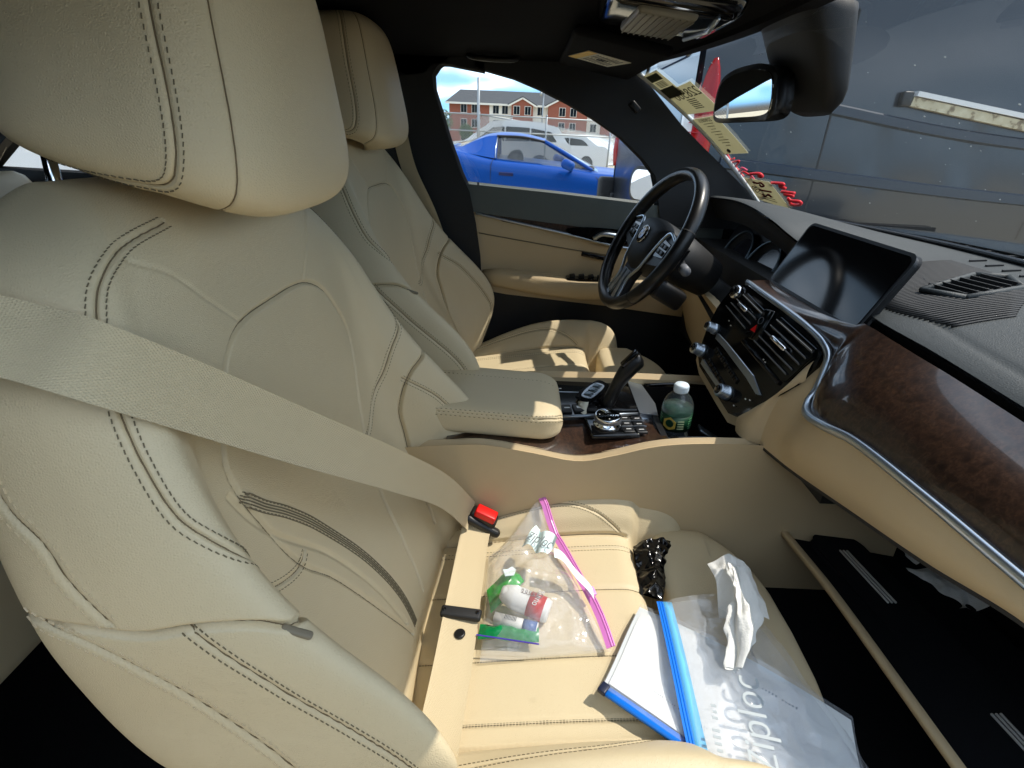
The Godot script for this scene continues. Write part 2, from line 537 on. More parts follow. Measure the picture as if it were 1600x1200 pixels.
func make_backrest() -> Node3D:
	var root := Node3D.new()
	var nu := 661; var nv := 400
	var g := Grid.new(nu, nv, 1.0)
	var half := (nu - 1) / 2
	for j in nv:
		var y := 0.40 + 0.70 * j / (nv - 1)
		var c := curve(back_section(y), half + 1)
		for i in half + 1:
			g.p[j * nu + half + i] = c[i]
			g.p[j * nu + half - i] = Vector3(c[i].x, c[i].y, -c[i].z)
	g.sgn = -1.0
	g.normals()
	if g.n[200 * nu + half].x < 0:
		g.sgn = 1.0
		g.normals()
	var st := MB.new()
	var ps := MB.new()
	var S1 := [[.24, 1.068], [.46, 1.058], [.57, 1.045], [.615, 1.02], [.64, .97], [.65, .93], [.645, .89], [.61, .868], [.56, .848], [.49, .825], [.42, .797], [.36, .757], [.29, .72], [.235, .70], [.19, .69], [.16, .695]]
	var PANEL := [[0, .967], [.09, .967], [.15, .962], [.20, .945], [.235, .915], [.27, .87], [.265, .83], [.23, .77], [.205, .72], [.18, .68], [.145, .64], [.12, .592], [.10, .53], [.07, .457]]
	var TOPLINE := [[.45, 1.05], [.30, 1.035], [.20, 1.0], [.13, .967]]
	var CREASE := [[.93, .80], [.84, .80], [.79, .795], [.73, .802], [.67, .80], [.61, .79], [.55, .785], [.47, .765], [.41, .735], [.37, .69], [.352, .643], [.335, .60], [.321, .565], [.31, .48]]
	var S2 := [[.415, .751], [.472, .711], [.491, .657], [.509, .608], [.547, .557], [.55, .52], [.54, .48]]
	var S3 := [[.736, .803], [.723, .751], [.717, .714], [.704, .673], [.686, .627], [.67, .57], [.66, .50]]
	var P1 := [[.87, 1.0], [.86, .95], [.849, .903], [.824, .873], [.818, .841], [.805, .803]]
	var P2 := [[.893, .805], [.836, .784], [.805, .743], [.792, .697], [.78, .638], [.775, .56]]
	var LUMBAR := [[.29, .835], [.24, .775], [.17, .71], [.12, .66], [.085, .60], [.07, .54], [.068, .48]]
	var vec := func(a: Array) -> Array: return a.map(func(q): return Vector2(q[0], q[1]))
	for side in [-1, 1]:
		triple(g, back_path(g, vec.call(S1), side), st)
		g.crease(back_path(g, vec.call(PANEL), side), 0.0050, 0.0024)
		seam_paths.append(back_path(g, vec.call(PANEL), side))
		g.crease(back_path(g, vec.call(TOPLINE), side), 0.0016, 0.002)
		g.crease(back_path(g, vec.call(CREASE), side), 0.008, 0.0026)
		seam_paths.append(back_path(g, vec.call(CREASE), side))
		triple(g, back_path(g, vec.call(S2), side), st, 0.005)
		triple(g, back_path(g, vec.call(S3), side), st, 0.006)
		g.crease(back_path(g, vec.call(P1), side), 0.004, 0.002)
		g.crease(back_path(g, vec.call(P2), side), 0.004, 0.002)
		for o in [P1, P2]:
			for q in [-0.008, 0.008]: stitches(ps, g, back_path(g, vec.call(o), side), q, 0.0045, 0.003, 0.0012)
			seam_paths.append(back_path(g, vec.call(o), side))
	g.crease(back_path(g, vec.call(LUMBAR), 1), 0.004, 0.003)
	g.press()
	netting(g, back_path(g, vec.call([[.265, .825], [.22, .792], [.164, .751], [.10, .689], [.05, .616], [.03, .559], [.025, .508], [.04, .457]]), 1), 0.012, root)
	lay_seam_shade(g, root)
	tag(put("pale_stitching", ps, M.pale_thread, root), "", "", "", "stuff")
	put("backrest_cover", g.mesh(), M.leather, root)
	tag(put("stitching", st, M.thread, root), "", "", "", "stuff")
	var sh := MB.new()   # hard shell behind
	var rows := []
	for j in 18:
		var y := 0.38 + 0.69 * j / 17.0
		var k := tab(BACK_W, y) * 0.93
		var xb := tab(BACK_X0, y) - 0.115
		var row := []
		for q in curve([Vector2(-k, 0.03), Vector2(-k * 0.8, -0.02), Vector2(0, -0.035), Vector2(k * 0.8, -0.02), Vector2(k, 0.03), Vector2(k * 0.6, 0.04), Vector2(-k * 0.6, 0.04)], 28, true): row.append(v3(xb + q.y, y, q.x))
		rows.append(row)
	sh.loft(rows)
	put("back_shell", sh, M.black, root)
	var lv := MB.new()   # small release tab in the crease on the door side
	var ct := g.at((nu - 1) / 2.0 * (1 + 0.60), (0.787 - 0.40) / 0.70 * (nv - 1))
	lv.rbox(ct + v3(0.004, -0.002, 0.003), v3(0.026, 0.005, 0.007), 0.0023, Basis(Vector3.BACK, -0.35))
	put("release_tab", lv, M.tab, root)
	return root

func make_headrest() -> Node3D:
	var root := Node3D.new()
	var nu := 420; var nv := 150
	var g := Grid.new(nu, nv, 1.0)
	for j in nv:
		var t := float(j) / (nv - 1)          # 0 bottom centre .. 1 top centre
		var a := -PI / 2 + PI * t
		var hh := 0.130
		var cy := 1.196
		var e := 0.42
		var yy := signf(sin(a)) * pow(absf(sin(a)), e) * hh
		var rr := pow(maxf(0.0, cos(a)), e)
		for i in nu:
			var th := TAU * i / nu                 # 0 = front (+x), towards +z
			var c := cos(th); var s := sin(th)
			var ex := 0.62
			var px := signf(c) * pow(absf(c), ex) * (0.105 if c > 0 else 0.145)
			var pz := signf(s) * pow(absf(s), ex) * (0.150 - 0.022 * clampf(yy / hh, -1, 1))
			var tilt := yy * (-0.10 if c > 0 else -0.05)
			var lift := 0.0
			if yy < 0: lift = (0.105 - px) * 0.22 * (-yy / hh)
			g.p[j * nu + i] = v3(-0.315 + px * rr + tilt, cy + yy + lift, pz * rr)
	g.normals()
	var fr := g.n[75 * nu + 3]
	if fr.x < 0:
		g.sgn = -1.0; g.normals()
	var st := MB.new()
	for side in [-1, 1]:
		# front panel edge, then the stitched seam on the wing
		for kind in 2:
			var path := []
			var th0 := 0.80 if kind == 0 else 1.20
			var pts := [Vector2(th0 - 0.06, 130), Vector2(th0 + 0.0, 100), Vector2(th0 + 0.04, 75), Vector2(th0 + 0.10, 52), Vector2(th0 + 0.20, 36), Vector2(th0 + 0.34, 24), Vector2(th0 + 0.45, 12)]
			if kind == 1: pts = [Vector2(th0 - 0.02, 130), Vector2(th0 + 0.03, 100), Vector2(th0 + 0.07, 78), Vector2(th0 + 0.13, 60), Vector2(th0 + 0.24, 45), Vector2(th0 + 0.42, 36), Vector2(th0 + 0.70, 32), Vector2(th0 + 1.1, 31)]
			for q in curve(pts, 60):
				var th: float = q.x * side
				path.append(Vector2(fposmod(th / TAU * nu, nu - 1), q.y))
			if kind == 0:
				g.crease(path, 0.002, 0.0016)
				seam_paths.append(path)
			else: triple(g, path, st)
	g.press()
	lay_seam_shade(g, root)
	put("headrest_cover", g.mesh(true), M.leather, root)
	tag(put("stitching", st, M.thread, root), "", "", "", "stuff")
	for s in [-0.075, 0.075]:
		var b := MB.new()
		b.tube([v3(-0.445, 1.00, s), v3(-0.43, 1.15, s)], 0.006, 12)
		b.lathe([Vector2(0.0, 0), Vector2(0.017, 0), Vector2(0.016, 0.008), Vector2(0.0, 0.009)], Transform3D(Basis(), v3(-0.438, 1.066, s)), 16)
		put("post", b, M.chrome, root)
	return root

const CUSH_Y := [[-0.20, 0.405], [-0.1, 0.418], [0.0, 0.434], [0.1, 0.449], [0.2, 0.460], [0.228, 0.457], [0.245, 0.442], [0.255, 0.40], [0.262, 0.375], [0.40, 0.37]]
const CUSH_B := [[-0.20, 0.40], [-0.12, 0.425], [-0.03, 0.468], [0.03, 0.495], [0.087, 0.515], [0.15, 0.528], [0.216, 0.533], [0.28, 0.528], [0.32, 0.514], [0.345, 0.486], [0.358, 0.44], [0.364, 0.39]]

func make_cushion() -> Node3D:
	var root := Node3D.new()
	var nu := 401; var nv := 330
	var g := Grid.new(nu, nv, 1.0)
	var half := (nu - 1) / 2
	for j in nv:
		var x := -0.20 + 0.562 * j / (nv - 1)
		var yc := tab(CUSH_Y, x); var yb := tab(CUSH_B, x)
		var pin := clampf((x - 0.29) / 0.075, 0, 1)
		var kx := 1.0 - 0.10 * pin * pin
		var sec := [v3(x, yc, 0), v3(x, yc, 0.09), v3(x, yc + 0.001, 0.158), v3(x, yc * 0.9 + yb * 0.1, 0.188), v3(x, yc * 0.45 + yb * 0.55, 0.207), v3(x, yb, 0.242), v3(x, yb - 0.014, 0.272 * kx), v3(x, yb - 0.06, 0.287 * kx), v3(x, 0.33, 0.28 * kx), v3(x, 0.27, 0.26)]
		var c := curve(sec, half + 1)
		for i in half + 1:
			g.p[j * nu + half + i] = c[i]
			g.p[j * nu + half - i] = Vector3(c[i].x, c[i].y, -c[i].z)
	g.normals()
	if g.n[100 * nu + half].y < 0:
		g.sgn = -1.0; g.normals()
	var st := MB.new()
	var gp := func(pts: Array) -> Array:
		var out := []
		for q in curve(pts, pts.size() * 8): out.append(Vector2(half + q.x * half, (q.y + 0.20) / 0.562 * (nv - 1)))
		return out
	for s in [-1, 1]:
		# edge of the middle panel, then the stitched bolster seam
		g.crease(gp.call([Vector2(s * 0.335, -0.19), Vector2(s * 0.335, 0.0), Vector2(s * 0.335, 0.15), Vector2(s * 0.33, 0.235)]), 0.007, 0.003)
		seam_paths.append(gp.call([Vector2(s * 0.335, -0.19), Vector2(s * 0.335, 0.0), Vector2(s * 0.335, 0.15), Vector2(s * 0.33, 0.235)]))
		triple(g, gp.call([Vector2(s * 0.50, -0.10), Vector2(s * 0.50, 0.0), Vector2(s * 0.50, 0.08), Vector2(s * 0.49, 0.13), Vector2(s * 0.45, 0.175), Vector2(s * 0.39, 0.205), Vector2(s * 0.345, 0.222)]), st, 0.005)
	var flutes := [-0.22, -0.075, 0.075, 0.22]
	for k in 4:
		var path: Array = gp.call([Vector2(flutes[k], -0.19), Vector2(flutes[k], 0.0), Vector2(flutes[k], 0.15), Vector2(flutes[k], 0.242)])
		if k < 1:
			g.crease(path, 0.0035, 0.002)
			for o in [-0.005, 0.005]: stitches(st, g, path, o, 0.0036, 0.0020, 0.00085)
		else:
			g.crease(path, 0.004, 0.004)
	g.press()
	for k in range(1, 4): netting(g, gp.call([Vector2(flutes[k], -0.15), Vector2(flutes[k], 0.0), Vector2(flutes[k], 0.15), Vector2(flutes[k], 0.24)]), 0.010, root)
	lay_seam_shade(g, root)
	put("cushion_cover", g.mesh(), M.leather, root)
	tag(put("stitching", st, M.thread, root), "", "", "", "stuff")
	# front support
	var tg := Grid.new(200, 160, 1.0)
	for j in 160:
		for i in 200:
			var th := TAU * i / 200.0
			var a := -PI / 2 + PI * j / 159.0
			var c := cos(th); var s := sin(th)
			var rr := pow(maxf(0.0, cos(a)), 0.30)
			var px := signf(c) * pow(absf(c), 0.34) * 0.100
			var pz := signf(s) * pow(absf(s), 0.30) * 0.232
			var yy := signf(sin(a)) * pow(absf(sin(a)), 0.34) * 0.058
			tg.p[j * 200 + i] = v3(0.380 + px * rr - (0.03 * maxf(0, px) / 0.093 * (0.5 - yy / 0.116)) - 0.045 * pow(absf(pz) / 0.218, 3.0) * maxf(0.0, px / 0.093), 0.408 + yy - 0.012 * maxf(0.0, px / 0.093), pz * rr)
	tg.normals()
	if tg.n[158 * 200 + 10].y < 0:
		tg.sgn = -1.0; tg.normals()
	put("thigh_support", tg.mesh(true), M.leather, root)
	var b := MB.new()
	b.rbox(v3(0.06, 0.315, 0), v3(0.50, 0.10, 0.50), 0.03)
	put("seat_base", b, M.black, root)
	for s in [-0.22, 0.22]:
		var r := MB.new()
		r.rbox(v3(0.08, 0.235, s), v3(0.60, 0.06, 0.05), 0.012)
		put("seat_rail", r, M.black_smooth, root)
	return root

func make_seats() -> void:
	var pax := thing("front_seat", "cream leather front passenger seat nearest the camera, with a beige belt across it", "car seat", v3(0, 0, 0.40), "cream front seats")
	var b := make_backrest(); b.name = "backrest"; pax.add_child(b)
	var h := make_headrest(); h.name = "headrest"; pax.add_child(h)
	var c := make_cushion(); c.name = "cushion"; pax.add_child(c)
	var drv: Node3D = pax.duplicate()
	drv.name = numbered("front_seat")
	add_child(drv)
	tag(drv, "cream leather driver seat beyond the centre armrest, behind the steering wheel", "car seat", "cream front seats")
	drv.position = v3(-0.02, 0.097, -0.335)
	var db: Node3D = drv.get_node("backrest")
	var dh: Node3D = drv.get_node("headrest")
	for q in [db, dh]:
		var pivot := v3(-0.12, 0.44, 0)
		var t := Transform3D(Basis(Vector3.BACK, deg_to_rad(4.5)), Vector3.ZERO)
		q.transform = Transform3D(Basis(), pivot) * t * Transform3D(Basis(), -pivot)
	db.position += v3(0.0, -0.018, 0)
	dh.position += v3(0.0, -0.040, 0)

# belt webbing: a thin ribbon through points, side = direction across
func webbing(pts: Array, sides: Array, width: float, n := 60) -> ArrayMesh:
	var c := curve(pts, n)
	var s := curve(sides, n)
	var st := SurfaceTool.new()
	st.begin(Mesh.PRIMITIVE_TRIANGLES)
	var len := 0.0
	var rows := []
	for k in n:
		if k > 0: len += c[k].distance_to(c[k - 1])
		var d: Vector3 = (c[mini(k + 1, n - 1)] - c[maxi(k - 1, 0)]).normalized()
		var x: Vector3 = (s[k] - d * s[k].dot(d)).normalized()
		var nn := d.cross(x)
		var row := []
		for i in 9:
			var o := (i / 8.0 - 0.5)
			row.append([c[k] + x * o * width + nn * (0.0006 - 0.0012 * pow(absf(o) * 2, 6.0)), Vector2(i / 8.0 * 3.0, len / 0.0155), nn])
		rows.append(row)
	for side in 2:
		for k in n - 1:
			for i in 8:
				var q := [rows[k][i], rows[k][i + 1], rows[k + 1][i + 1], rows[k + 1][i]]
				for t in ([0, 1, 2, 0, 2, 3] if side == 0 else [0, 2, 1, 0, 3, 2]):
					st.set_uv(q[t][1])
					st.add_vertex(q[t][0] + q[t][2] * (0.0006 if side == 0 else -0.0006) * -1.0)
	st.generate_normals()
	st.generate_tangents()
	return st.commit()

# ---------------------------------------------------------------- the car around the seats
func ws_base(z: float) -> Vector3: return v3(0.905 - 0.36 * (z - 0.04) * (z - 0.04), 0.985, z)
func ws_head(z: float) -> Vector3: return v3(0.405 - 0.21 * (z - 0.04) * (z - 0.04), 1.325, z)

func xy_plate(pts: Array, z: float, thick: float, bevel := 0.006) -> MB:
	var b := MB.new()
	b.plate(pts, thick, Transform3D(Basis(), v3(0, 0, z)), bevel)
	return b

func pl(a: Array) -> Array: return a.map(func(q): return Vector2(q[0], q[1]))

func make_body() -> void:
	var car := thing("car_body", "dark roof lining, pillars and floor of the car around the seats", "car body")
	var b := MB.new()
	b.box(v3(-0.4, 0.185, 0.04), v3(2.9, 0.03, 1.46))
	put("floor_carpet", b, M.carpet, car)
	var g := Grid.new(40, 60)
	for j in 60:
		for i in 40:
			var z := -0.70 + 1.48 * i / 39.0
			var x := lerpf(ws_head(z).x + 0.02, -1.75, j / 59.0)
			var s := 1.0 - pow((z - 0.04) / 0.74, 2.0)
			var f := j / 59.0
			g.p[j * 40 + i] = v3(x, 1.335 + 0.045 * s * sin(minf(1.0, f * 2.2 + 0.15) * PI / 2) - 0.22 * pow(maxf(0.0, f - 0.62) / 0.38, 2.0), z)
	g.normals()
	if g.n[0].y > 0: g.sgn = -1.0; g.normals()
	put("roof_lining", g.mesh(), M.liner, car)
	var top := Grid.new(40, 60)
	for k in g.p.size(): top.p[k] = g.p[k] + v3(0, 0.045, 0)
	top.normals()
	if top.n[0].y < 0: top.sgn = -1.0; top.normals()
	put("roof_panel", top.mesh(), M.paint_dark, car)
	b = MB.new()
	var e := []; var e2 := []
	for i in 40: e.append(ws_head(-0.70 + 1.48 * i / 39.0) + v3(0.02, 0.012, 0)); e2.append(ws_head(-0.70 + 1.48 * i / 39.0) + v3(0.012, 0.062, 0))
	b.band(e, e2, v3(-0.03, 0, 0))
	put("roof_header", b, M.liner, car)
	# pillars: outlines in x, y at the side of the cabin
	var edge := [[0.74, 0.93], [0.73, 0.985], [0.66, 1.03], [0.594, 1.078], [0.515, 1.135], [0.442, 1.19], [0.37, 1.255], [0.30, 1.318], [0.25, 1.352], [-0.12, 1.372]]
	var pillar := pl([[-0.127, 1.328], [-0.03, 1.308], [0.044, 1.284], [0.128, 1.251], [0.208, 1.214], [0.293, 1.168], [0.367, 1.111], [0.408, 1.069], [0.428, 1.016], [0.437, 0.964], [0.45, 0.93]] + edge)
	var slim := pl([[-0.127, 1.345], [0.20, 1.325], [0.25, 1.295], [0.33, 1.225], [0.40, 1.165], [0.48, 1.11], [0.56, 1.05], [0.62, 1.01], [0.66, 0.96], [0.67, 0.93]] + edge)
	var rail := pl([[-0.12, 1.372], [-0.127, 1.322], [-0.216, 1.334], [-0.26, 1.333], [-0.285, 1.31], [-0.36, 1.30], [-0.43, 1.32], [-0.8, 1.325], [-1.15, 1.29], [-1.45, 1.16], [-1.65, 1.0], [-1.9, 1.0], [-1.85, 1.12], [-1.5, 1.30], [-1.1, 1.36], [-0.5, 1.378]])
	var post := pl([[-0.215, 1.345], [-0.25, 1.326], [-0.270, 1.300], [-0.268, 1.262], [-0.225, 1.13], [-0.19, 1.04], [-0.165, 0.99], [-0.145, 0.90], [-0.13, 0.80], [-0.11, 0.45], [-0.10, 0.25], [-0.42, 0.25], [-0.44, 0.6], [-0.445, 1.0], [-0.43, 1.33]])
	for s in [-1, 1]:
		var zz := -0.70 if s < 0 else 0.78
		var inner := func(pts: Array, th := 0.07) -> MB: return xy_plate(pts, zz, th, 0.012)
		put("front_pillar", inner.call(pillar if s < 0 else slim), M.black, car)
		put("roof_rail", inner.call(rail), M.black, car)
		var pp := post
		if s > 0: pp = post.map(func(q): return Vector2(q.x - ((0.55 if q.x < -0.40 else 0.20) if q.y > 0.95 else 0.38), q.y))
		put("centre_pillar", inner.call(pp), M.black, car)
		put("rear_door_lining", inner.call(pl([[-0.44 if s < 0 else -0.64, 0.25], [-0.445 if s < 0 else -0.65, 0.975], [-1.9, 0.995], [-1.9, 0.25]])), M.black, car)
		put("door_sill", inner.call(pl([[-0.1, 0.17], [-0.1, 0.30], [1.0, 0.30], [1.0, 0.17]]), 0.12), M.black, car)
		var gl := MB.new()
		gl.plate(pl([[-0.42, 0.96], [-0.42, 1.32], [-0.8, 1.325], [-1.15, 1.295], [-1.5, 1.14], [-1.65, 0.98]]), 0.004, Transform3D(Basis(), v3(0, 0, zz + s * 0.015)))
		put("rear_side_window", gl, M.glass, car)
	b = MB.new()
	for s in [-1, 1]: b.box(v3(1.02, 0.62, 0.04 + s * 0.72), v3(0.5, 0.66, 0.05))
	b.box(v3(0.98, 0.58, 0.04), v3(0.04, 0.76, 1.44))
	put("firewall", b, M.carpet, car)
	b = MB.new()
	b.plate(pl([[-1.72, 1.17], [-2.05, 1.0], [-2.05, 0.995], [-1.72, 1.165]]), 1.3, Transform3D(Basis(), v3(0, 0, 0.04)))
	put("rear_window", b, M.glass, car)
	b = MB.new()
	b.box(v3(-1.9, 0.97, 0.04), v3(0.7, 0.03, 1.4)); b.box(v3(-2.25, 0.62, 0.04), v3(0.05, 0.75, 1.5))
	put("parcel_shelf", b, M.black, car)
	b = MB.new()
	b.rbox(v3(-1.05, 0.42, 0.04), v3(0.55, 0.2, 1.36), 0.05); b.rbox(v3(-1.42, 0.70, 0.04), v3(0.16, 0.62, 1.36), 0.05, Basis(Vector3.BACK, 0.35))
	put("rear_bench", b, M.leather, car)
	# front of the car past the windscreen
	var cw := Grid.new(60, 8)
	for j in 8:
		for i in 60:
			var z := -0.78 + 1.64 * i / 59.0
			cw.p[j * 60 + i] = ws_base(z) + v3(0.02 + 0.12 * j / 7.0, -0.02 - 0.012 * sin(j / 7.0 * PI), 0)
	cw.normals()
	if cw.n[0].y < 0: cw.sgn = -1.0; cw.normals()
	put("cowl_panel", cw.mesh(), M.black_smooth, car)
	for i in 26:
		var z := -0.62 + 1.3 * i / 25.0
		var sl := MB.new()
		sl.box(ws_base(z) + v3(0.085, -0.022, 0), v3(0.10, 0.012, 0.006), Basis(Vector3.UP, 0.15))
		put("cowl_slat", sl, M.black, car)
	var hd := Grid.new(40, 40)
	for j in 40:
		for i in 40:
			var z := -0.86 + 1.8 * i / 39.0
			var f := j / 39.0
			var s := (z - 0.04) / 0.9
			hd.p[j * 40 + i] = v3(lerpf(ws_base(z).x + 0.13, 2.25 - 0.25 * s * s, f), 0.972 - 0.05 * s * s * s * s - 0.20 * pow(f, 2.2) - 0.012 * f, z)
	hd.normals()
	if hd.n[0].y < 0: hd.sgn = -1.0; hd.normals()
	put("bonnet", hd.mesh(), M.paint_dark, car)
	b = MB.new()
	b.rbox(v3(2.1, 0.5, 0.04), v3(0.3, 0.5, 1.75), 0.08); b.rbox(v3(1.55, 0.55, -0.86), v3(1.1, 0.66, 0.08), 0.03); b.rbox(v3(1.55, 0.55, 0.94), v3(1.1, 0.66, 0.08), 0.03)
	put("front_bodywork", b, M.paint_dark, car)
	# windscreen
	var w := Grid.new(60, 24)
	for j in 24:
		for i in 60:
			var z := -0.665 + 1.41 * i / 59.0
			var f := j / 23.0
			w.p[j * 60 + i] = ws_base(z).lerp(ws_head(z), f) + v3(0.34, 0.5, 0) * 0.035 * sin(f * PI)
	w.normals()
	if w.n[0].y < 0: w.sgn = -1.0; w.normals()
	put("windscreen", w.mesh(), M.dusty_glass, car)
	# dust specks on the outside of the screen
	var ds := MB.new()
	for k in 170:
		var z := rng.randf_range(-0.62, 0.62); var f := rng.randf_range(0.06, 0.95)
		var q := ws_base(z).lerp(ws_head(z), f) + v3(0.34, 0.5, 0) * (0.035 * sin(f * PI) + 0.003)
		var r := 0.0003 + 0.0009 * pow(rng.randf(), 3.0)
		ds.box(q, v3(r * 2, r, r * 2 * rng.randf_range(0.6, 1.6)), Basis(Vector3.BACK, -0.58) * Basis(Vector3.UP, rng.randf() * 3.0))
	tag(put("dust_specks", ds, mat(Color(0.75, 0.76, 0.74), 0.9), car), "", "", "", "stuff")
	# pale edge of the glass along the driver side pillar
	b = MB.new()
	var a := []
	for j in 20: a.append(ws_base(-0.648).lerp(ws_head(-0.648), j / 19.0) + v3(0.34, 0.5, 0) * 0.035 * sin(j / 19.0 * PI) + v3(-0.004, -0.004, 0))
	b.tube(a, 0.006, 8)
	put("glass_edge", b, M.pale_edge, car)
	b = MB.new()
	a = []
	for i in 60: a.append(ws_base(-0.66 + 1.40 * i / 59.0) + v3(0.0, -0.003, 0))
	b.tube(a, 0.006, 8)
	put("screen_seal", b, M.gloss_black, car)
	b = MB.new()
	b.rbox(v3(0.312, 1.238, -0.662), v3(0.034, 0.018, 0.012), 0.005, Basis(Vector3.BACK, -0.72))
	put("airbag_badge", b, M.black_smooth, car)
	for s in [0.0]:
		b = MB.new()
		b.tube(curve([v3(-0.16, 1.352, -0.65), v3(-0.14, 1.335, -0.615), v3(-0.04, 1.332, -0.615), v3(-0.02, 1.345, -0.65)], 16), 0.007, 8)
		tag(put("grab_handle", b, M.black_smooth, car), "")

func make_roof_fittings() -> void:
	# overhead lamp unit
	var o := thing("overhead_lamp_console", "gloss black overhead console with a clear dome lamp lens at the top of the windscreen", "lamp console")
	var b := MB.new()
	var f := Transform3D(Basis(Vector3.BACK, -0.10), v3(0.215, 1.345, 0.0))
	b.rbox(f * v3(0, 0, 0), v3(0.20, 0.05, 0.19), 0.022, f.basis)
	put("housing", b, M.gloss_black, o)
	b = MB.new()
	b.rbox(f * v3(-0.01, -0.024, 0.0), v3(0.09, 0.016, 0.16), 0.007, f.basis)
	put("lens", b, M.lens, o)
	for k in 9:
		b = MB.new()
		b.box(f * v3(-0.05 + k * 0.010, -0.033, 0.0), v3(0.0016, 0.0016, 0.15), f.basis)
		put("lens_rib", b, M.lens, o)
	b = MB.new()
	b.tube([f * v3(0.06, -0.026, -0.085), f * v3(0.075, -0.026, 0.0), f * v3(0.06, -0.026, 0.085)], 0.004, 8)
	put("trim_line", b, M.satin, o)
	# sun visor on the driver side with its warning label
	o = thing("sun_visor", "black driver sun visor folded against the roof, carrying a yellow and white label", "sun visor")
	b = MB.new()
	var vf := Transform3D(Basis(Vector3.BACK, -0.16), v3(0.180, 1.318, -0.37))
	b.rbox(vf * v3(0, 0, 0), v3(0.19, 0.018, 0.44), 0.008, vf.basis)
	put("visor_panel", b, M.liner, o)
	# flat sticker
	var q := [v3(0.075, 0, -0.03), v3(0.075, 0, 0.05), v3(-0.045, 0, 0.05), v3(-0.045, 0, -0.03)]
	var lf := Transform3D(vf.basis * Basis(Vector3.UP, 0.25) * Basis(Vector3.RIGHT, PI / 2), vf * v3(-0.018, -0.0098, 0.01))
	b = MB.new()
	b.plate(pl([[-0.050, -0.066], [0.050, -0.066], [0.050, 0.066], [-0.050, 0.066]]), 0.0008, lf)
	var lab := put("warning_label", b, M.paper, o)
	b = MB.new()
	b.plate(pl([[-0.050, -0.066], [-0.030, -0.066], [-0.030, 0.066], [-0.050, 0.066]]), 0.0009, lf.translated_local(v3(0, 0, 0.0004)))
	put("yellow_band", b, mat(Color(0.9, 0.72, 0.12), 0.5), lab)
	b = MB.new()
	for k in 9:
		for s in [-1, 1]:
			b.box(lf * v3(-0.020 + k * 0.0072, s * 0.028, 0.0008), v3(0.0020, 0.040 + 0.006 * sin(k * 2.3 + s), 0.0003), lf.basis)
	b.plate(pl([[0.0, -0.012], [0.02, -0.004], [0.006, 0.0], [0.022, 0.010], [0.004, 0.012], [-0.006, 0.002]]), 0.0004, lf.translated_local(v3(0, 0, 0.0011)))
	put("label_print", b, mat(Color(0.12, 0.12, 0.12), 0.7), lab)
	# mirror and its foot
	o = thing("rear_view_mirror", "black interior rear view mirror hanging from the windscreen on a large dark foot", "mirror")
	b = MB.new()
	var rows := []
	for k in 10:
		var t := k / 9.0
		var c := v3(0.45, 1.350, -0.045).lerp(v3(0.50, 1.208, -0.04), t)
		var w: float = lerpf(0.105, 0.085, t * t) * (1.0 if k < 8 else [0.93, 0.7][k - 8])
		var d: float = lerpf(0.05, 0.022, t) * (1.0 if k < 8 else [0.9, 0.5][k - 8])
		var row := []
		for i in 24:
			var an := TAU * i / 24
			row.append(c + v3(signf(cos(an)) * pow(absf(cos(an)), 0.6) * d, 0, signf(sin(an)) * pow(absf(sin(an)), 0.6) * w) + v3(0, -0.006 * cos(an), 0))
		rows.append(row)
	b.loft(rows)
	put("camera_foot", b, M.black, o)
	b = MB.new()
	b.tube([v3(0.48, 1.255, -0.05), v3(0.43, 1.242, -0.09)], 0.012, 12)
	put("stalk", b, M.black_smooth, o)
	# the glass faces the driver
	var mf := Transform3D(Basis.looking_at(v3(0.854, 0.060, -0.069), Vector3.UP), v3(0.412, 1.238, -0.140))
	var pts := []
	for q2 in curve([Vector2(-0.118, -0.02), Vector2(-0.105, 0.022), Vector2(-0.06, 0.036), Vector2(0.0, 0.039), Vector2(0.06, 0.036), Vector2(0.105, 0.022), Vector2(0.118, -0.02), Vector2(0.10, -0.037), Vector2(0.0, -0.039), Vector2(-0.10, -0.037)], 60, true): pts.append(q2)
	b = MB.new()
	b.plate(pts, 0.03, mf.translated_local(v3(0, 0, -0.016)), 0.008, true)
	put("mirror_shell", b, M.black_smooth, o)
	b = MB.new()
	b.plate(pts.map(func(p): return p * 0.955), 0.003, mf.translated_local(v3(0, 0, 0.0005)), 0.0008)
	put("mirror_glass", b, M.mirror, o)

# ---------------------------------------------------------------- dashboard
func lip(z: float) -> Vector3:
	return v3(tab([[-0.66, 0.57], [-0.4, 0.562], [-0.2, 0.575], [-0.1, 0.61], [0, 0.61], [0.2, 0.562], [0.323, 0.575], [0.511, 0.597], [0.734, 0.627]], z), tab([[-0.66, 1.01], [-0.4, 1.022], [-0.22, 1.0], [-0.1, 0.955], [0, 0.925], [0.2, 0.917], [0.323, 0.907], [0.511, 0.886], [0.734, 0.864]], z), z)

func dash_top_at(z: float, f: float) -> Vector3:
	var a := lip(z); var e := ws_base(z) + v3(-0.002, -0.008, 0)
	var q := a.lerp(e, f)
	return q + v3(0, 0.012 * sin(pow(f, 0.7) * PI), 0)

const ST_A := Vector3(0.10999, 0, 0.99393)
const ST_B := Vector3(0.37573, 0.92580, -0.04158)
func stack_frame() -> Transform3D:
	var z := ST_A.cross(ST_B)
	return Transform3D(Basis(ST_A, ST_B, z), v3(0.475, 0.80, 0.05))

func rounded(w: float, h: float, r: float, n := 5) -> Array:
	var out := []
	for k in 4:
		var c := Vector2((w / 2 - r) * (1 if k == 0 or k == 3 else -1), (h / 2 - r) * (1 if k < 2 else -1))
		for i in n: out.append(c + Vector2.from_angle(PI / 2 * (k + i / float(n - 1))) * r)
	return out

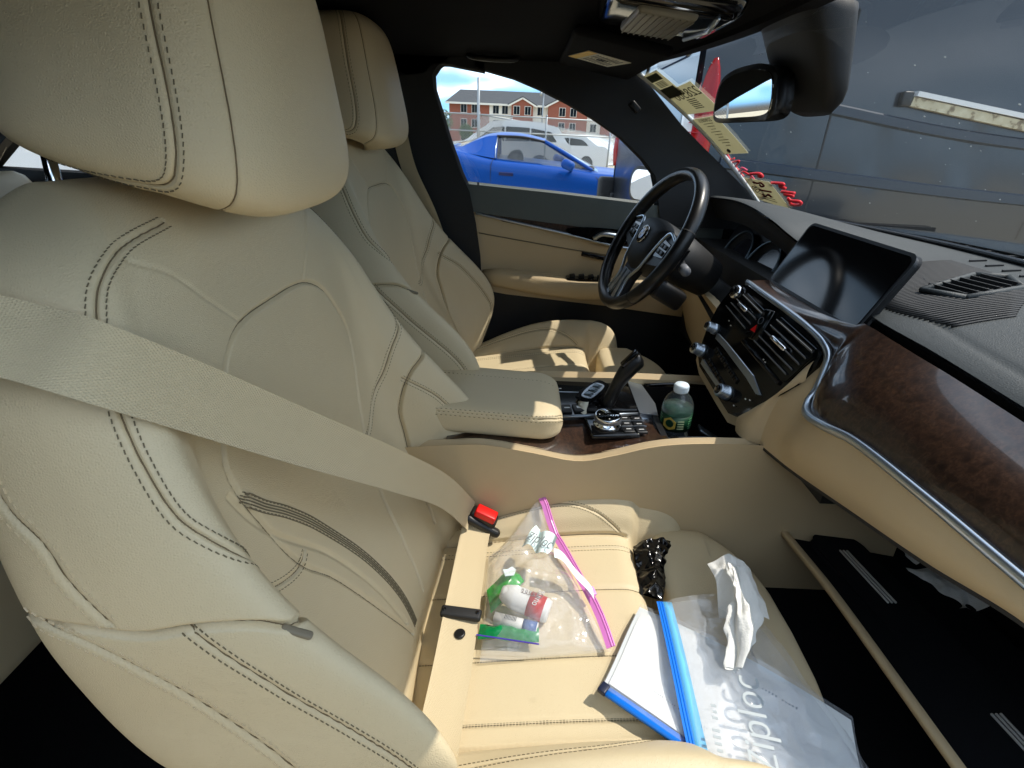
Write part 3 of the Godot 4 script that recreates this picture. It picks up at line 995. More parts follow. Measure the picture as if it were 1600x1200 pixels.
func make_dash() -> void:
	var o := thing("dashboard", "dark dashboard with glossy wood trim, chrome strip and beige lower face", "dashboard")
	var g := Grid.new(160, 50)
	for j in 50:
		for i in 160:
			var z := -0.66 + 1.42 * i / 159.0
			g.p[j * 160 + i] = dash_top_at(z, j / 49.0)
	g.normals()
	if g.n[800].y < 0: g.sgn = -1.0; g.normals()
	# recessed ring of the airbag cover and speaker outline
	var ring := []
	for k in 80:
		var an := TAU * k / 79.0
		ring.append(Vector2(clampf((0.40 + signf(cos(an)) * pow(absf(cos(an)), 0.6) * 0.19 + 0.66) / 1.42 * 159, 1, 158), (0.36 + signf(sin(an)) * pow(absf(sin(an)), 0.6) * 0.24) * 49))
	g.crease(ring, 0.0025, 0.006)
	g.press()
	put("dash_top", g.mesh(), M.dash, o)
	# face below the lip
	var face := Grid.new(160, 6)
	for i in 160:
		var z := -0.66 + 1.42 * i / 159.0
		var l := lip(z)
		for j in 6:
			var f := j / 5.0
			face.p[j * 160 + i] = l + v3(0.0 + 0.03 * f + (0.004 if j == 1 else 0.0), -0.004 - f * (0.03 if z > 0.2 else 0.055), 0)
	face.normals()
	if face.n[0].x > 0: face.sgn = -1.0; face.normals()
	put("lip_face", face.mesh(), M.black, o)
	# wood: from the chrome up to the lip
	var st := [[-0.12, 0.505, 0.89, 0.555, 0.893], [-0.06, 0.509, 0.886, 0.562, 0.892], [0.05, 0.518, 0.878, 0.565, 0.895], [0.12, 0.524, 0.87, 0.56, 0.9], [0.165, 0.525, 0.862, 0.556, 0.905], [0.195, 0.523, 0.845, 0.552, 0.906], [0.212, 0.51, 0.799, 0.551, 0.906], [0.228, 0.492, 0.779, 0.551, 0.906], [0.258, 0.478, 0.774, 0.553, 0.904], [0.307, 0.478, 0.781, 0.559, 0.899], [0.365, 0.488, 0.79, 0.57, 0.892], [0.488, 0.498, 0.791, 0.581, 0.88], [0.605, 0.512, 0.785, 0.591, 0.868], [0.76, 0.532, 0.777, 0.607, 0.854]]
	var rows := []
	for s in curve(st.map(func(q): return PackedFloat32Array(q)).map(func(q): return Vector4(q[1], q[2], q[3], q[4])), 70):
		rows.append(s)
	var zs := curve(st.map(func(q): return Vector2(q[0], 0)), 70)
	var wd := Grid.new(70, 14)
	for i in 70:
		var s: Vector4 = rows[i]
		for j in 14:
			var f := j / 13.0
			var c := Vector2(s.x, s.y).lerp(Vector2(s.z, s.w), f)
			var bul := 0.014 * sin(pow(f, 0.8) * PI) * clampf((s.w - s.y) / 0.09, 0.1, 1.0)
			wd.p[j * 70 + i] = v3(c.x - bul * 0.75, c.y + bul * 0.65, zs[i].x)
	wd.normals()
	if wd.n[200].y < 0: wd.sgn = -1.0; wd.normals()
	put("wood_trim", wd.mesh(), M.wood, o)
	# chrome strip along the vents, round the corner and along the passenger side
	var path := []
	for i in 70:
		var s: Vector4 = rows[i]
		path.append(v3(s.x - 0.004, s.y - 0.004, zs[i].x))
	var b := MB.new()
	b.sweep(path, [Vector2(-0.009, 0), Vector2(-0.006, 0.006), Vector2(0.0, 0.0085), Vector2(0.006, 0.006), Vector2(0.009, 0), Vector2(0, -0.006)], v3(-0.55, 0.75, 0.3), true)
	put("chrome_strip", b, M.satin, o)
	# beige face under the chrome on the passenger side
	var bz := Grid.new(60, 16)
	for i in 60:
		var z := 0.165 + 0.595 * i / 59.0
		var k := 0.0
		for q in 69:
			if zs[q].x <= z and z <= zs[q + 1].x: k = q
		var s: Vector4 = rows[int(k)]
		var low := Vector2(tab([[0.165, 0.47], [0.235, 0.495], [0.351, 0.527], [0.489, 0.543], [0.598, 0.551], [0.734, 0.571]], z), tab([[0.165, 0.655], [0.235, 0.65], [0.351, 0.659], [0.489, 0.685], [0.598, 0.715], [0.734, 0.724]], z))
		for j in 16:
			var f := j / 15.0
			var c := Vector2(s.x, s.y - 0.012).lerp(low, f)
			bz.p[j * 60 + i] = v3(c.x - 0.022 * sin(f * PI * 0.9), c.y, z)
	bz.normals()
	if bz.n[200].x > 0: bz.sgn = -1.0; bz.normals()
	put("beige_face", bz.mesh(), M.vinyl, o)
	# the face turns forward into the centre stack
	var sf := stack_frame()
	var left := curve([sf * v3(0.142, 0.0, -0.004), sf * v3(0.130, -0.02, -0.002), sf * v3(0.118, -0.042, 0.0), sf * v3(0.095, -0.076, 0.002), sf * v3(0.078, -0.104, 0.002), sf * v3(0.062, -0.128, 0.0), sf * v3(0.070, -0.150, -0.006)], 16)
	var fl := Grid.new(16, 12)
	for i in 16:
		for j in 12:
			var f := j / 11.0
			var q: Vector3 = left[i].lerp(bz.p[i * 60], f)
			fl.p[j * 16 + i] = q + v3(-0.010 * sin(f * PI), 0.0, 0.006 * sin(f * PI))
	fl.normals()
	if fl.n[100].x > 0: fl.sgn = -1.0; fl.normals()
	put("beige_return", fl.mesh(), M.vinyl, o)
	b = MB.new()
	var e1 := []; var e2 := []
	for i in 60: e1.append(bz.p[15 * 60 + i]); e2.append(bz.p[15 * 60 + i] + v3(0.18, 0.06, 0))
	b.band(e1, e2, v3(0, -0.006, 0))
	put("glovebox_lintel", b, M.black, o)
	# slim air outlet along the windscreen
	for k in 34:
		var z := 0.0 + 0.42 * k / 33.0
		b = MB.new()
		var q := dash_top_at(z, 0.86)
		b.box(q + v3(0, 0.001, 0), v3(0.03, 0.004, 0.004), Basis(Vector3.BACK, 0.08))
		if k % 3 == 0: put("demister_slot", b, M.black, o)
	# ribbed speaker field with its outlet
	b = MB.new()
	for k in 46:
		var z := -0.01 + 0.29 * k / 45.0
		var f0 := tab([[-0.01, 0.30], [0.10, 0.10], [0.18, 0.06], [0.28, 0.16]], z)
		var f1 := tab([[-0.01, 0.72], [0.10, 0.74], [0.20, 0.66], [0.28, 0.42]], z)
		var line := []
		for i in 8: line.append(dash_top_at(z, lerpf(f0, f1, i / 7.0)) + v3(0, 0.0012, 0))
		b.tube(line, 0.0017, 5)
	tag(put("ribbed_field", b, M.black, o), "", "", "", "stuff")
	var va := dash_top_at(0.155, 0.50)
	var vb := Basis(Vector3.UP, 0.25) * Basis(Vector3.BACK, 0.13)
	b = MB.new()
	var ol := [Vector2(-0.075, -0.02), Vector2(0.055, -0.042), Vector2(0.085, -0.01), Vector2(0.05, 0.038), Vector2(-0.055, 0.035)]
	var inn := ol.map(func(q): return q * 0.86)
	for k in 5:
		var a0: Vector2 = ol[k]; var a1: Vector2 = ol[(k + 1) % 5]
		b.tube([va + vb * v3(a0.x, 0.003, a0.y), va + vb * v3(a1.x, 0.003, a1.y)], 0.005, 8)
	var vent := put("windscreen_outlet", b, M.dash, o)
	b = MB.new()
	b.plate(inn, 0.004, Transform3D(vb * Basis(Vector3.RIGHT, PI / 2), va + v3(0, 0.001, 0)))
	put("outlet_well", b, M.gloss_black, vent)
	for k in 6:
		b = MB.new()
		var xx := -0.05 + 0.021 * k
		b.box(va + vb * v3(xx, 0.005, 0.0), v3(0.002, 0.006, 0.062), vb)
		put("outlet_slat", b, M.black, vent)
	make_stack(o)
	make_display(o)
	make_cluster(o)
	make_glovebox(o)
	# lower driver side knee panel (beige) and dark column surround
	b = MB.new()
	var ka := curve([v3(0.52, 0.80, -0.66), v3(0.50, 0.80, -0.5), v3(0.49, 0.80, -0.33), v3(0.475, 0.80, -0.15)], 16)
	var kb := curve([v3(0.56, 0.62, -0.66), v3(0.54, 0.61, -0.5), v3(0.53, 0.60, -0.33), v3(0.50, 0.60, -0.15)], 16)
	b.band(ka, kb, v3(0.04, 0, 0))
	put("knee_panel", b, M.vinyl, o)
	b = MB.new()
	var ca := curve([v3(0.54, 0.86, -0.66), v3(0.54, 0.835, -0.5), v3(0.54, 0.825, -0.33), v3(0.52, 0.84, -0.15)], 16)
	var cb := curve([v3(0.515, 0.80, -0.66), v3(0.495, 0.80, -0.5), v3(0.485, 0.78, -0.33), v3(0.47, 0.76, -0.15)], 16)
	b.band(ca, cb, v3(0.05, 0, 0))
	put("column_surround", b, M.black, o)
	b = MB.new()
	b.box(v3(0.70, 0.74, -0.2), v3(0.30, 0.30, 0.9)); b.box(v3(0.78, 0.82, 0.45), v3(0.30, 0.10, 0.6))
	put("dash_core", b, M.black, o)

func make_stack(o: Node3D) -> void:
	var f := stack_frame()
	var b := MB.new()
	var outline := pl([[-0.150, 0.088], [-0.06, 0.080], [0.06, 0.068], [0.118, 0.056], [0.134, 0.048], [0.140, 0.03], [0.132, -0.012], [0.12, -0.034], [0.075, -0.10], [0.056, -0.124], [0.03, -0.131], [-0.03, -0.122], [-0.14, -0.104], [-0.168, -0.088], [-0.182, -0.06], [-0.195, -0.03], [-0.205, 0.02], [-0.198, 0.055], [-0.18, 0.08]])
	b.plate(outline, 0.02, f.translated_local(v3(0, 0, -0.012)), 0.004)
	var p := put("centre_panel", b, M.gloss_black, o)
	# beige frame round the panel
	b = MB.new()
	b.plate(pl([[-0.205, 0.06], [-0.218, 0.02], [-0.208, -0.035], [-0.195, -0.07], [-0.178, -0.10], [-0.14, -0.117], [-0.03, -0.136], [0.03, -0.145], [0.06, -0.136], [0.04, -0.10], [-0.12, -0.09], [-0.17, -0.05], [-0.18, 0.05]]), 0.05, f.translated_local(v3(0, 0, -0.038)), 0.008)
	put("stack_surround", b, M.vinyl, o)
	# two air vents with slats
	for s in 2:
		b = MB.new()
		var poly := pl([[-0.178, 0.060], [-0.135, 0.076], [-0.045, 0.062], [-0.052, 0.02], [-0.07, 0.008], [-0.165, 0.028]]) if s == 0 else pl([[0.0, 0.068], [0.122, 0.052], [0.128, 0.04], [0.112, -0.018], [0.10, -0.022], [-0.022, 0.004]])
		b.plate(poly, 0.004, f.translated_local(v3(0, 0, 0.0005)), 0.001)
		var vt := put("air_vent", b, M.screen, p)
		var rows := [[-0.137, 0.069, -0.047, 0.056], [-0.148, 0.055, -0.055, 0.042], [-0.160, 0.043, -0.062, 0.029], [-0.170, 0.032, -0.068, 0.016]] if s == 0 else [[0.001, 0.060, 0.124, 0.045], [-0.005, 0.046, 0.120, 0.031], [-0.010, 0.032, 0.116, 0.017], [-0.015, 0.018, 0.110, 0.003], [-0.02, 0.006, 0.104, -0.009]]
		for r in rows:
			b = MB.new()
			b.rbox(f * v3((r[0] + r[2]) / 2, (r[1] + r[3]) / 2, 0.004), v3(Vector2(r[2] - r[0], r[3] - r[1]).length(), 0.0022, 0.008), 0.001, f.basis * Basis(Vector3.BACK, atan2(r[3] - r[1], r[2] - r[0])) * Basis(Vector3.RIGHT, -0.5), 2)
			put("vent_slat", b, M.grey_gloss, vt)
		b = MB.new()
		var c := v3(-0.108, 0.049, 0.009) if s == 0 else v3(0.048, 0.028, 0.009)
		b.rbox(f * c, v3(0.040 if s == 0 else 0.052, 0.009, 0.010), 0.004, f.basis * Basis(Vector3.BACK, -0.12))
		put("vent_tab", b, M.chrome, vt)
	b = MB.new()
	b.rbox(f * v3(-0.03, 0.038, 0.002), v3(0.030, 0.066, 0.008), 0.003, f.basis * Basis(Vector3.BACK, 0.12))
	var hz := put("hazard_switch", b, M.gloss_black, p)
	b = MB.new()
	b.plate([Vector2(-0.008, -0.006), Vector2(0.008, -0.006), Vector2(0, 0.008)], 0.001, f.translated_local(v3(-0.04, 0.026, 0.0065)))
	put("hazard_triangle", b, M.red, hz)
	b = MB.new()
	for k in 24: b.box(f * v3(-0.036 + cos(TAU * k / 24) * 0.007, 0.045 + sin(TAU * k / 24) * 0.007, 0.0065), v3(0.0019, 0.0008, 0.0006), f.basis * Basis(Vector3.BACK, TAU * k / 24 + PI / 2))
	put("lock_ring", b, M.grey, hz)
	# start button
	b = MB.new()
	b.lathe([Vector2(0.0, 0.010), Vector2(0.013, 0.010), Vector2(0.0155, 0.006), Vector2(0.016, 0.0)], f * Transform3D(Basis(Vector3.RIGHT, PI / 2), v3(-0.169, 0.068, 0.0)), 28)
	var sb := put("start_button", b, M.chrome, p)
	b = MB.new()
	b.lathe([Vector2(0.0, 0.0115), Vector2(0.0115, 0.0112), Vector2(0.012, 0.009)], f * Transform3D(Basis(Vector3.RIGHT, PI / 2), v3(-0.169, 0.068, 0.0)), 28)
	put("button_cap", b, M.gloss_black, sb)
	# three knobs
	for q in [v3(-0.166, -0.022, 0.0), v3(-0.165, -0.078, 0.0), v3(-0.005, -0.107, 0.0)]:
		b = MB.new()
		var kf := f * Transform3D(Basis(Vector3.RIGHT, PI / 2), q)
		var r := 0.0135 if q.y < -0.03 else 0.011
		b.lathe([Vector2(r * 1.15, -0.002), Vector2(r * 1.12, 0.004), Vector2(r, 0.005), Vector2(r * 0.96, 0.021), Vector2(r * 0.85, 0.0235), Vector2(0, 0.0235)], kf, 28)
		var kb := put("knob", b, M.satin, p)
		b = MB.new()
		b.lathe([Vector2(0, 0.0246), Vector2(r * 0.66, 0.0244), Vector2(r * 0.7, 0.0225)], kf, 24)
		put("knob_cap", b, M.gloss_black, kb)
		b = MB.new()
		for k in 28: b.box(kf * v3(cos(TAU * k / 28) * r, 0.013, sin(TAU * k / 28) * r), v3(0.0007, 0.014, 0.0007), kf.basis * Basis(Vector3.UP, -TAU * k / 28))
		put("knob_knurl", b, M.grey, kb)
	# two metal strips
	b = MB.new()
	b.plate(pl([[-0.146, -0.026], [-0.10, -0.030], [0.03, -0.048], [0.075, -0.066], [0.068, -0.069], [0.02, -0.058], [-0.10, -0.040], [-0.142, -0.036]]), 0.004, f.translated_local(v3(0, 0, 0.0)), 0.001)
	put("metal_strip", b, M.satin, p)
	b = MB.new()
	b.plate(pl([[-0.140, -0.090], [-0.03, -0.106], [-0.03, -0.113], [-0.136, -0.099]]), 0.004, f.translated_local(v3(0, 0, 0.0)), 0.001)
	put("metal_strip", b, M.satin, p)
	# small buttons and marks
	for k in 7:
		b = MB.new()
		b.rbox(f * v3(-0.115 + k * 0.018, -0.055 - k * 0.0035, 0.0), v3(0.015, 0.010, 0.003), 0.001, f.basis * Basis(Vector3.BACK, -0.17), 2)
		put("button", b, M.screen, p)
	for k in 6:
		b = MB.new()
		b.rbox(f * v3(-0.118 + k * 0.016, -0.083 - k * 0.0033, 0.0), v3(0.013, 0.008, 0.003), 0.001, f.basis * Basis(Vector3.BACK, -0.17), 2)
		put("button", b, M.screen, p)
	b = MB.new()
	for q in [[0.045, 0.006], [0.053, 0.004], [0.058, 0.003], [0.064, -0.086], [0.052, -0.09], [-0.135, 0.01], [-0.12, 0.004], [0.03, -0.012], [0.038, -0.014], [0.035, -0.115]]: b.box(f * v3(q[0], q[1], -0.0015 + 0.003), v3(0.004, 0.0022, 0.0006), f.basis)
	put("button_marks", b, M.white, p)
	b = MB.new()
	b.rbox(f * v3(0.02, -0.018, 0.0), v3(0.16, 0.008, 0.006), 0.002, f.basis * Basis(Vector3.BACK, -0.14))
	put("thermal_wheel_bar", b, M.gloss_black, p)

func make_display(o: Node3D) -> void:
	var b := MB.new()
	var x := (v3(0.605, 1.007, 0.178) - v3(0.605, 1.009, -0.118)).normalized()
	var mid := v3(0.577, 0.950, 0.038)
	var y := (v3(0.604, 1.008, 0.03) - v3(0.550, 0.892, 0.045)).normalized()
	y = (y - x * y.dot(x)).normalized()
	var f := Transform3D(Basis(x, y, x.cross(y)), mid)
	if f.basis.z.x > 0: f.basis = Basis(-x, y, (-x).cross(y))
	b.plate(rounded(0.315, 0.132, 0.014, 7), 0.012, f, 0.003)
	var d := put("centre_display", b, M.black_smooth, o)
	b = MB.new()
	b.plate(rounded(0.308, 0.125, 0.012, 7), 0.002, f.translated_local(v3(0, 0, 0.0063)), 0.0006)
	put("screen_glass", b, M.gloss_black, d)
	b = MB.new()
	b.rbox(f * v3(0, -0.04, -0.035), v3(0.18, 0.07, 0.06), 0.02, f.basis)
	put("display_foot", b, M.black, d)

func make_cluster(o: Node3D) -> void:
	var n := v3(-0.90, 0.43, 0.04).normalized()
	var x := v3(0.04, 0, 1).normalized()
	x = (x - n * x.dot(n)).normalized()
	var f := Transform3D(Basis(x, n.cross(x), n), v3(0.60, 0.895, -0.365))
	var b := MB.new()
	b.plate(rounded(0.36, 0.15, 0.03, 6), 0.02, f.translated_local(v3(0, -0.005, -0.02)), 0.004)
	var c := put("instrument_cluster", b, M.black_smooth, o)
	b = MB.new()
	b.plate(rounded(0.27, 0.105, 0.03, 6), 0.003, f.translated_local(v3(0.005, -0.008, -0.007)), 0.0008)
	put("cluster_screen", b, M.screen_violet, c)
	for s in [-1, 1]:
		b = MB.new()
		var a := []
		for k in 26: a.append(f * v3(0.005 + s * 0.072 + cos(PI * (-0.12 + 1.24 * k / 25.0)) * 0.066, -0.012 + sin(PI * (-0.12 + 1.24 * k / 25.0)) * 0.066, 0.006))
		b.tube(a, 0.0035, 8)
		put("dial_bezel", b, M.satin_dark, c)
		b = MB.new()
		var a2 := []; var a3 := []
		for k in 26:
			var an := PI * (-0.12 + 1.24 * k / 25.0)
			a2.append(f * v3(0.005 + s * 0.072 + cos(an) * 0.065, -0.012 + sin(an) * 0.065, 0.005)); a3.append(f * v3(0.005 + s * 0.072 + cos(an) * 0.050, -0.012 + sin(an) * 0.050, -0.006))
		b.band(a2, a3, f.basis.z * -0.003)
		put("dial_wall", b, M.black, c)
	b = MB.new()
	b.tube([f * v3(-0.13, -0.065, 0.004), f * v3(0.14, -0.068, 0.004)], 0.002, 6)
	put("lower_trim", b, M.satin, c)

func make_glovebox(o: Node3D) -> void:
	# the open lid: a tray with a pale rim towards the seat, felt inside, with card slots
	var rim := curve([v3(0.60, 0.455, 0.122), v3(0.572, 0.452, 0.125), v3(0.560, 0.455, 0.145), v3(0.560, 0.462, 0.22), v3(0.560, 0.475, 0.336), v3(0.560, 0.482, 0.499), v3(0.562, 0.484, 0.615), v3(0.57, 0.484, 0.75)], 50)
	var b := MB.new()
	b.sweep(rim, [Vector2(-0.0065, -0.006), Vector2(-0.0065, 0.002), Vector2(-0.005, 0.0035), Vector2(0.005, 0.0035), Vector2(0.0065, 0.002), Vector2(0.0065, -0.006)], v3(0.9, 0, 0.45), true)
	var lid := put("glovebox_lid", b, M.vinyl, o)
	var g := Grid.new(50, 24)
	for i in 50:
		for j in 24:
			var f := j / 23.0
			g.p[j * 50 + i] = v3(lerpf(rim[i].x + 0.003, 0.86, f), rim[i].y - 0.012 - 0.05 * f, lerpf(rim[i].z, rim[i].z - 0.0, f))
	g.normals()
	if g.n[0].y < 0: g.sgn = -1.0; g.normals()
	put("felt_liner", g.mesh(), M.felt, lid)
	# raised pouch with two groups of card slots
	b = MB.new()
	var pf := Transform3D(Basis(v3(0.12, 0.0, 0.99).normalized(), v3(0.99, -0.10, -0.12).normalized(), Vector3.UP), v3(0.685, 0.446, 0.43))
	pf.basis = pf.basis.orthonormalized()
	b.plate(rounded(0.52, 0.10, 0.03, 7), 0.012, pf, 0.004)
	put("card_pouch", b, M.felt, lid)
	for s in [-0.155, 0.145]:
		for k in 3:
			b = MB.new()
			b.rbox(pf * v3(s, -0.012 + k * 0.0075, 0.0072), v3(0.125 if s < 0 else 0.10, 0.0035, 0.0035), 0.0012, pf.basis, 2)
			put("card_slot", b, M.slot_metal, lid)
	b = MB.new()
	b.box(v3(0.95, 0.60, 0.45), v3(0.02, 0.34, 0.66)); b.box(v3(0.80, 0.56, 0.145), v3(0.34, 0.26, 0.012)); b.box(v3(0.78, 0.30, 0.45), v3(0.46, 0.012, 0.66))
	put("glovebox_bin", b, M.felt, o)

# ---------------------------------------------------------------- steering wheel
func make_wheel() -> void:
	var n := v3(-0.874, 0.474, 0.105).normalized()
	var x := v3(0.0, 0, 1)
	x = (x - n * x.dot(n)).normalized()
	var y := n.cross(x)
	var o := thing("steering_wheel", "black leather steering wheel with silver spoke trim and round emblem", "steering wheel", v3(0.323, 0.931, -0.332))
	o.basis = Basis(x, y, n)
	var b := MB.new()
	var path := []
	for k in 120: path.append(v3(cos(TAU * k / 120) * 0.176, sin(TAU * k / 120) * 0.176, 0))
	var prof := []
	for k in 20: prof.append(Vector2(cos(TAU * k / 20) * 0.0145, sin(TAU * k / 20) * 0.0175))
	b.ring(path, prof, Vector3.BACK)
	var rim := put("rim", b, M.wheel_leather, o)
	b = MB.new()
	for a in [0.35, 2.79, 3.9, 5.5]:
		for k in 3: b.ring(range(20).map(func(i): return v3(cos(a + k * 0.004), sin(a + k * 0.004), 0) * (0.176 + 0.0147 * cos(TAU * i / 20)) + v3(0, 0, 0.0177 * sin(TAU * i / 20))), [Vector2(-0.0004, -0.0004), Vector2(0.0004, -0.0004), Vector2(0.0004, 0.0004), Vector2(-0.0004, 0.0004)], v3(-sin(a), cos(a), 0))
	put("rim_seam", b, M.black, rim)
	# hub pad
	var hub := curve([Vector2(-0.082, 0.03), Vector2(-0.07, 0.052), Vector2(0, 0.062), Vector2(0.07, 0.052), Vector2(0.082, 0.03), Vector2(0.078, -0.03), Vector2(0.05, -0.062), Vector2(0, -0.078), Vector2(-0.05, -0.062), Vector2(-0.078, -0.03)], 60, true)
	b = MB.new()
	var rows := []
	for l in [[0.92, -0.045], [1.0, -0.03], [1.0, 0.0], [0.97, 0.012], [0.88, 0.022], [0.6, 0.031], [0.2, 0.034]]: rows.append(hub.map(func(q): return v3(q.x * l[0], q.y * l[0] - 0.002, l[1] - 0.015)))
	b.loft(rows)
	put("airbag_cover", b, M.black, o)
	# spokes: left, right and the split lower one
	for s in [-1, 1]:
		b = MB.new()
		b.plate(pl([[0.06 * s, 0.035], [0.12 * s, 0.030], [0.165 * s, 0.028], [0.168 * s, -0.012], [0.12 * s, -0.03], [0.07 * s, -0.04]]), 0.026, Transform3D(Basis(), v3(0, 0, -0.014)), 0.006)
		var sp := put("spoke", b, M.black_smooth, o)
		b = MB.new()
		b.plate(pl([[0.09 * s, 0.022], [0.135 * s, 0.018], [0.135 * s, -0.012], [0.092 * s, -0.018]]), 0.006, Transform3D(Basis(), v3(0, 0, 0.001)), 0.002)
		put("button_pad", b, M.gloss_black, sp)
		for k in 4:
			b = MB.new()
			b.rbox(v3(s * (0.103 + 0.02 * (k % 2)), 0.010 - 0.015 * (k / 2), 0.005), v3(0.016, 0.011, 0.004), 0.0015, Basis(), 2)
			put("wheel_button", b, M.black_smooth, sp)
		b = MB.new()
		b.tube(curve([v3(s * 0.150, 0.030, 0.002), v3(s * 0.10, 0.040, 0.004), v3(s * 0.078, 0.0, 0.004), v3(s * 0.06, -0.06, 0.002), v3(s * 0.035, -0.10, 0.0), v3(s * 0.045, -0.155, -0.002)], 40), 0.004, 8)
		put("silver_trim", b, M.satin, sp)
	b = MB.new()
	b.plate(pl([[-0.035, -0.06], [-0.03, -0.10], [-0.042, -0.165], [0.042, -0.165], [0.03, -0.10], [0.035, -0.06]]), 0.02, Transform3D(Basis(), v3(0, 0, -0.013)), 0.005)
	var low := put("lower_spoke", b, M.black_smooth, o)
	b = MB.new()
	b.plate(pl([[-0.022, -0.085], [-0.018, -0.11], [-0.032, -0.158], [-0.014, -0.160], [-0.006, -0.11], [-0.008, -0.085]]), 0.006, Transform3D(Basis(), v3(0, 0, -0.001)), 0.002)
	put("silver_insert", b, M.satin, low)
	b = MB.new()
	b.plate(pl([[0.022, -0.085], [0.018, -0.11], [0.032, -0.158], [0.014, -0.160], [0.006, -0.11], [0.008, -0.085]]), 0.006, Transform3D(Basis(), v3(0, 0, -0.001)), 0.002)
	put("silver_insert", b, M.satin, low)
	# emblem
	b = MB.new()
	b.lathe([Vector2(0, 0), Vector2(0.0235, 0), Vector2(0.0235, 0.003), Vector2(0.022, 0.004), Vector2(0, 0.004)], Transform3D(Basis(Vector3.RIGHT, PI / 2), v3(0, 0.006, 0.0185)), 36)
	var em := put("emblem", b, M.chrome, o)
	b = MB.new()
	b.lathe([Vector2(0, 0), Vector2(0.0218, 0), Vector2(0.0218, 0.0010), Vector2(0, 0.0010)], Transform3D(Basis(Vector3.RIGHT, PI / 2), v3(0, 0.006, 0.0220)), 36)
	put("emblem_ring", b, M.gloss_black, em)
	for q in 4:
		b = MB.new()
		var pts := [Vector2.ZERO]
		for k in 9: pts.append(Vector2.from_angle(PI / 2 * q + PI / 2 * k / 8.0) * 0.0135)
		b.plate(pts, 0.001, Transform3D(Basis(), v3(0, 0.006, 0.0234)))
		put("emblem_quarter", b, M.emblem_blue if q % 2 == 1 else M.white, em)
	for k in 3:
		var an: float = PI / 2 + (1 - k) * 0.62
		lettering("emblem_letter", "BMW"[k], 0.008, Transform3D(Basis(Vector3.BACK, an - PI / 2), v3(cos(an) * 0.0176, 0.006 + sin(an) * 0.0176, 0.0233)), M.white, em, 0.0006)
	# column and stalks
	b = MB.new()
	b.lathe([Vector2(0.0, -0.20), Vector2(0.05, -0.20), Vector2(0.062, -0.10), Vector2(0.058, -0.05), Vector2(0.0, -0.045)], Transform3D(Basis(Vector3.RIGHT, PI / 2), Vector3.ZERO), 24)
	put("column_shroud", b, M.black, o)
	for s in [-1, 1]:
		b = MB.new()
		b.tube(curve([v3(s * 0.045, 0.0, -0.07), v3(s * 0.09, 0.0, -0.065), v3(s * 0.14, -0.006, -0.055)], 10), 0.009, 10)
		var sk := put("stalk", b, M.black_smooth, o)
		b = MB.new()
		b.tube([v3(s * 0.138, -0.006, -0.055), v3(s * 0.168, -0.008, -0.05)], 0.0115, 12)
		put("stalk_tip", b, M.grey, sk)
	b = MB.new()
	b.rbox(v3(0.06, -0.08, -0.10), v3(0.05, 0.05, 0.09), 0.012)
	put("column_adjuster", b, M.black_smooth, o)

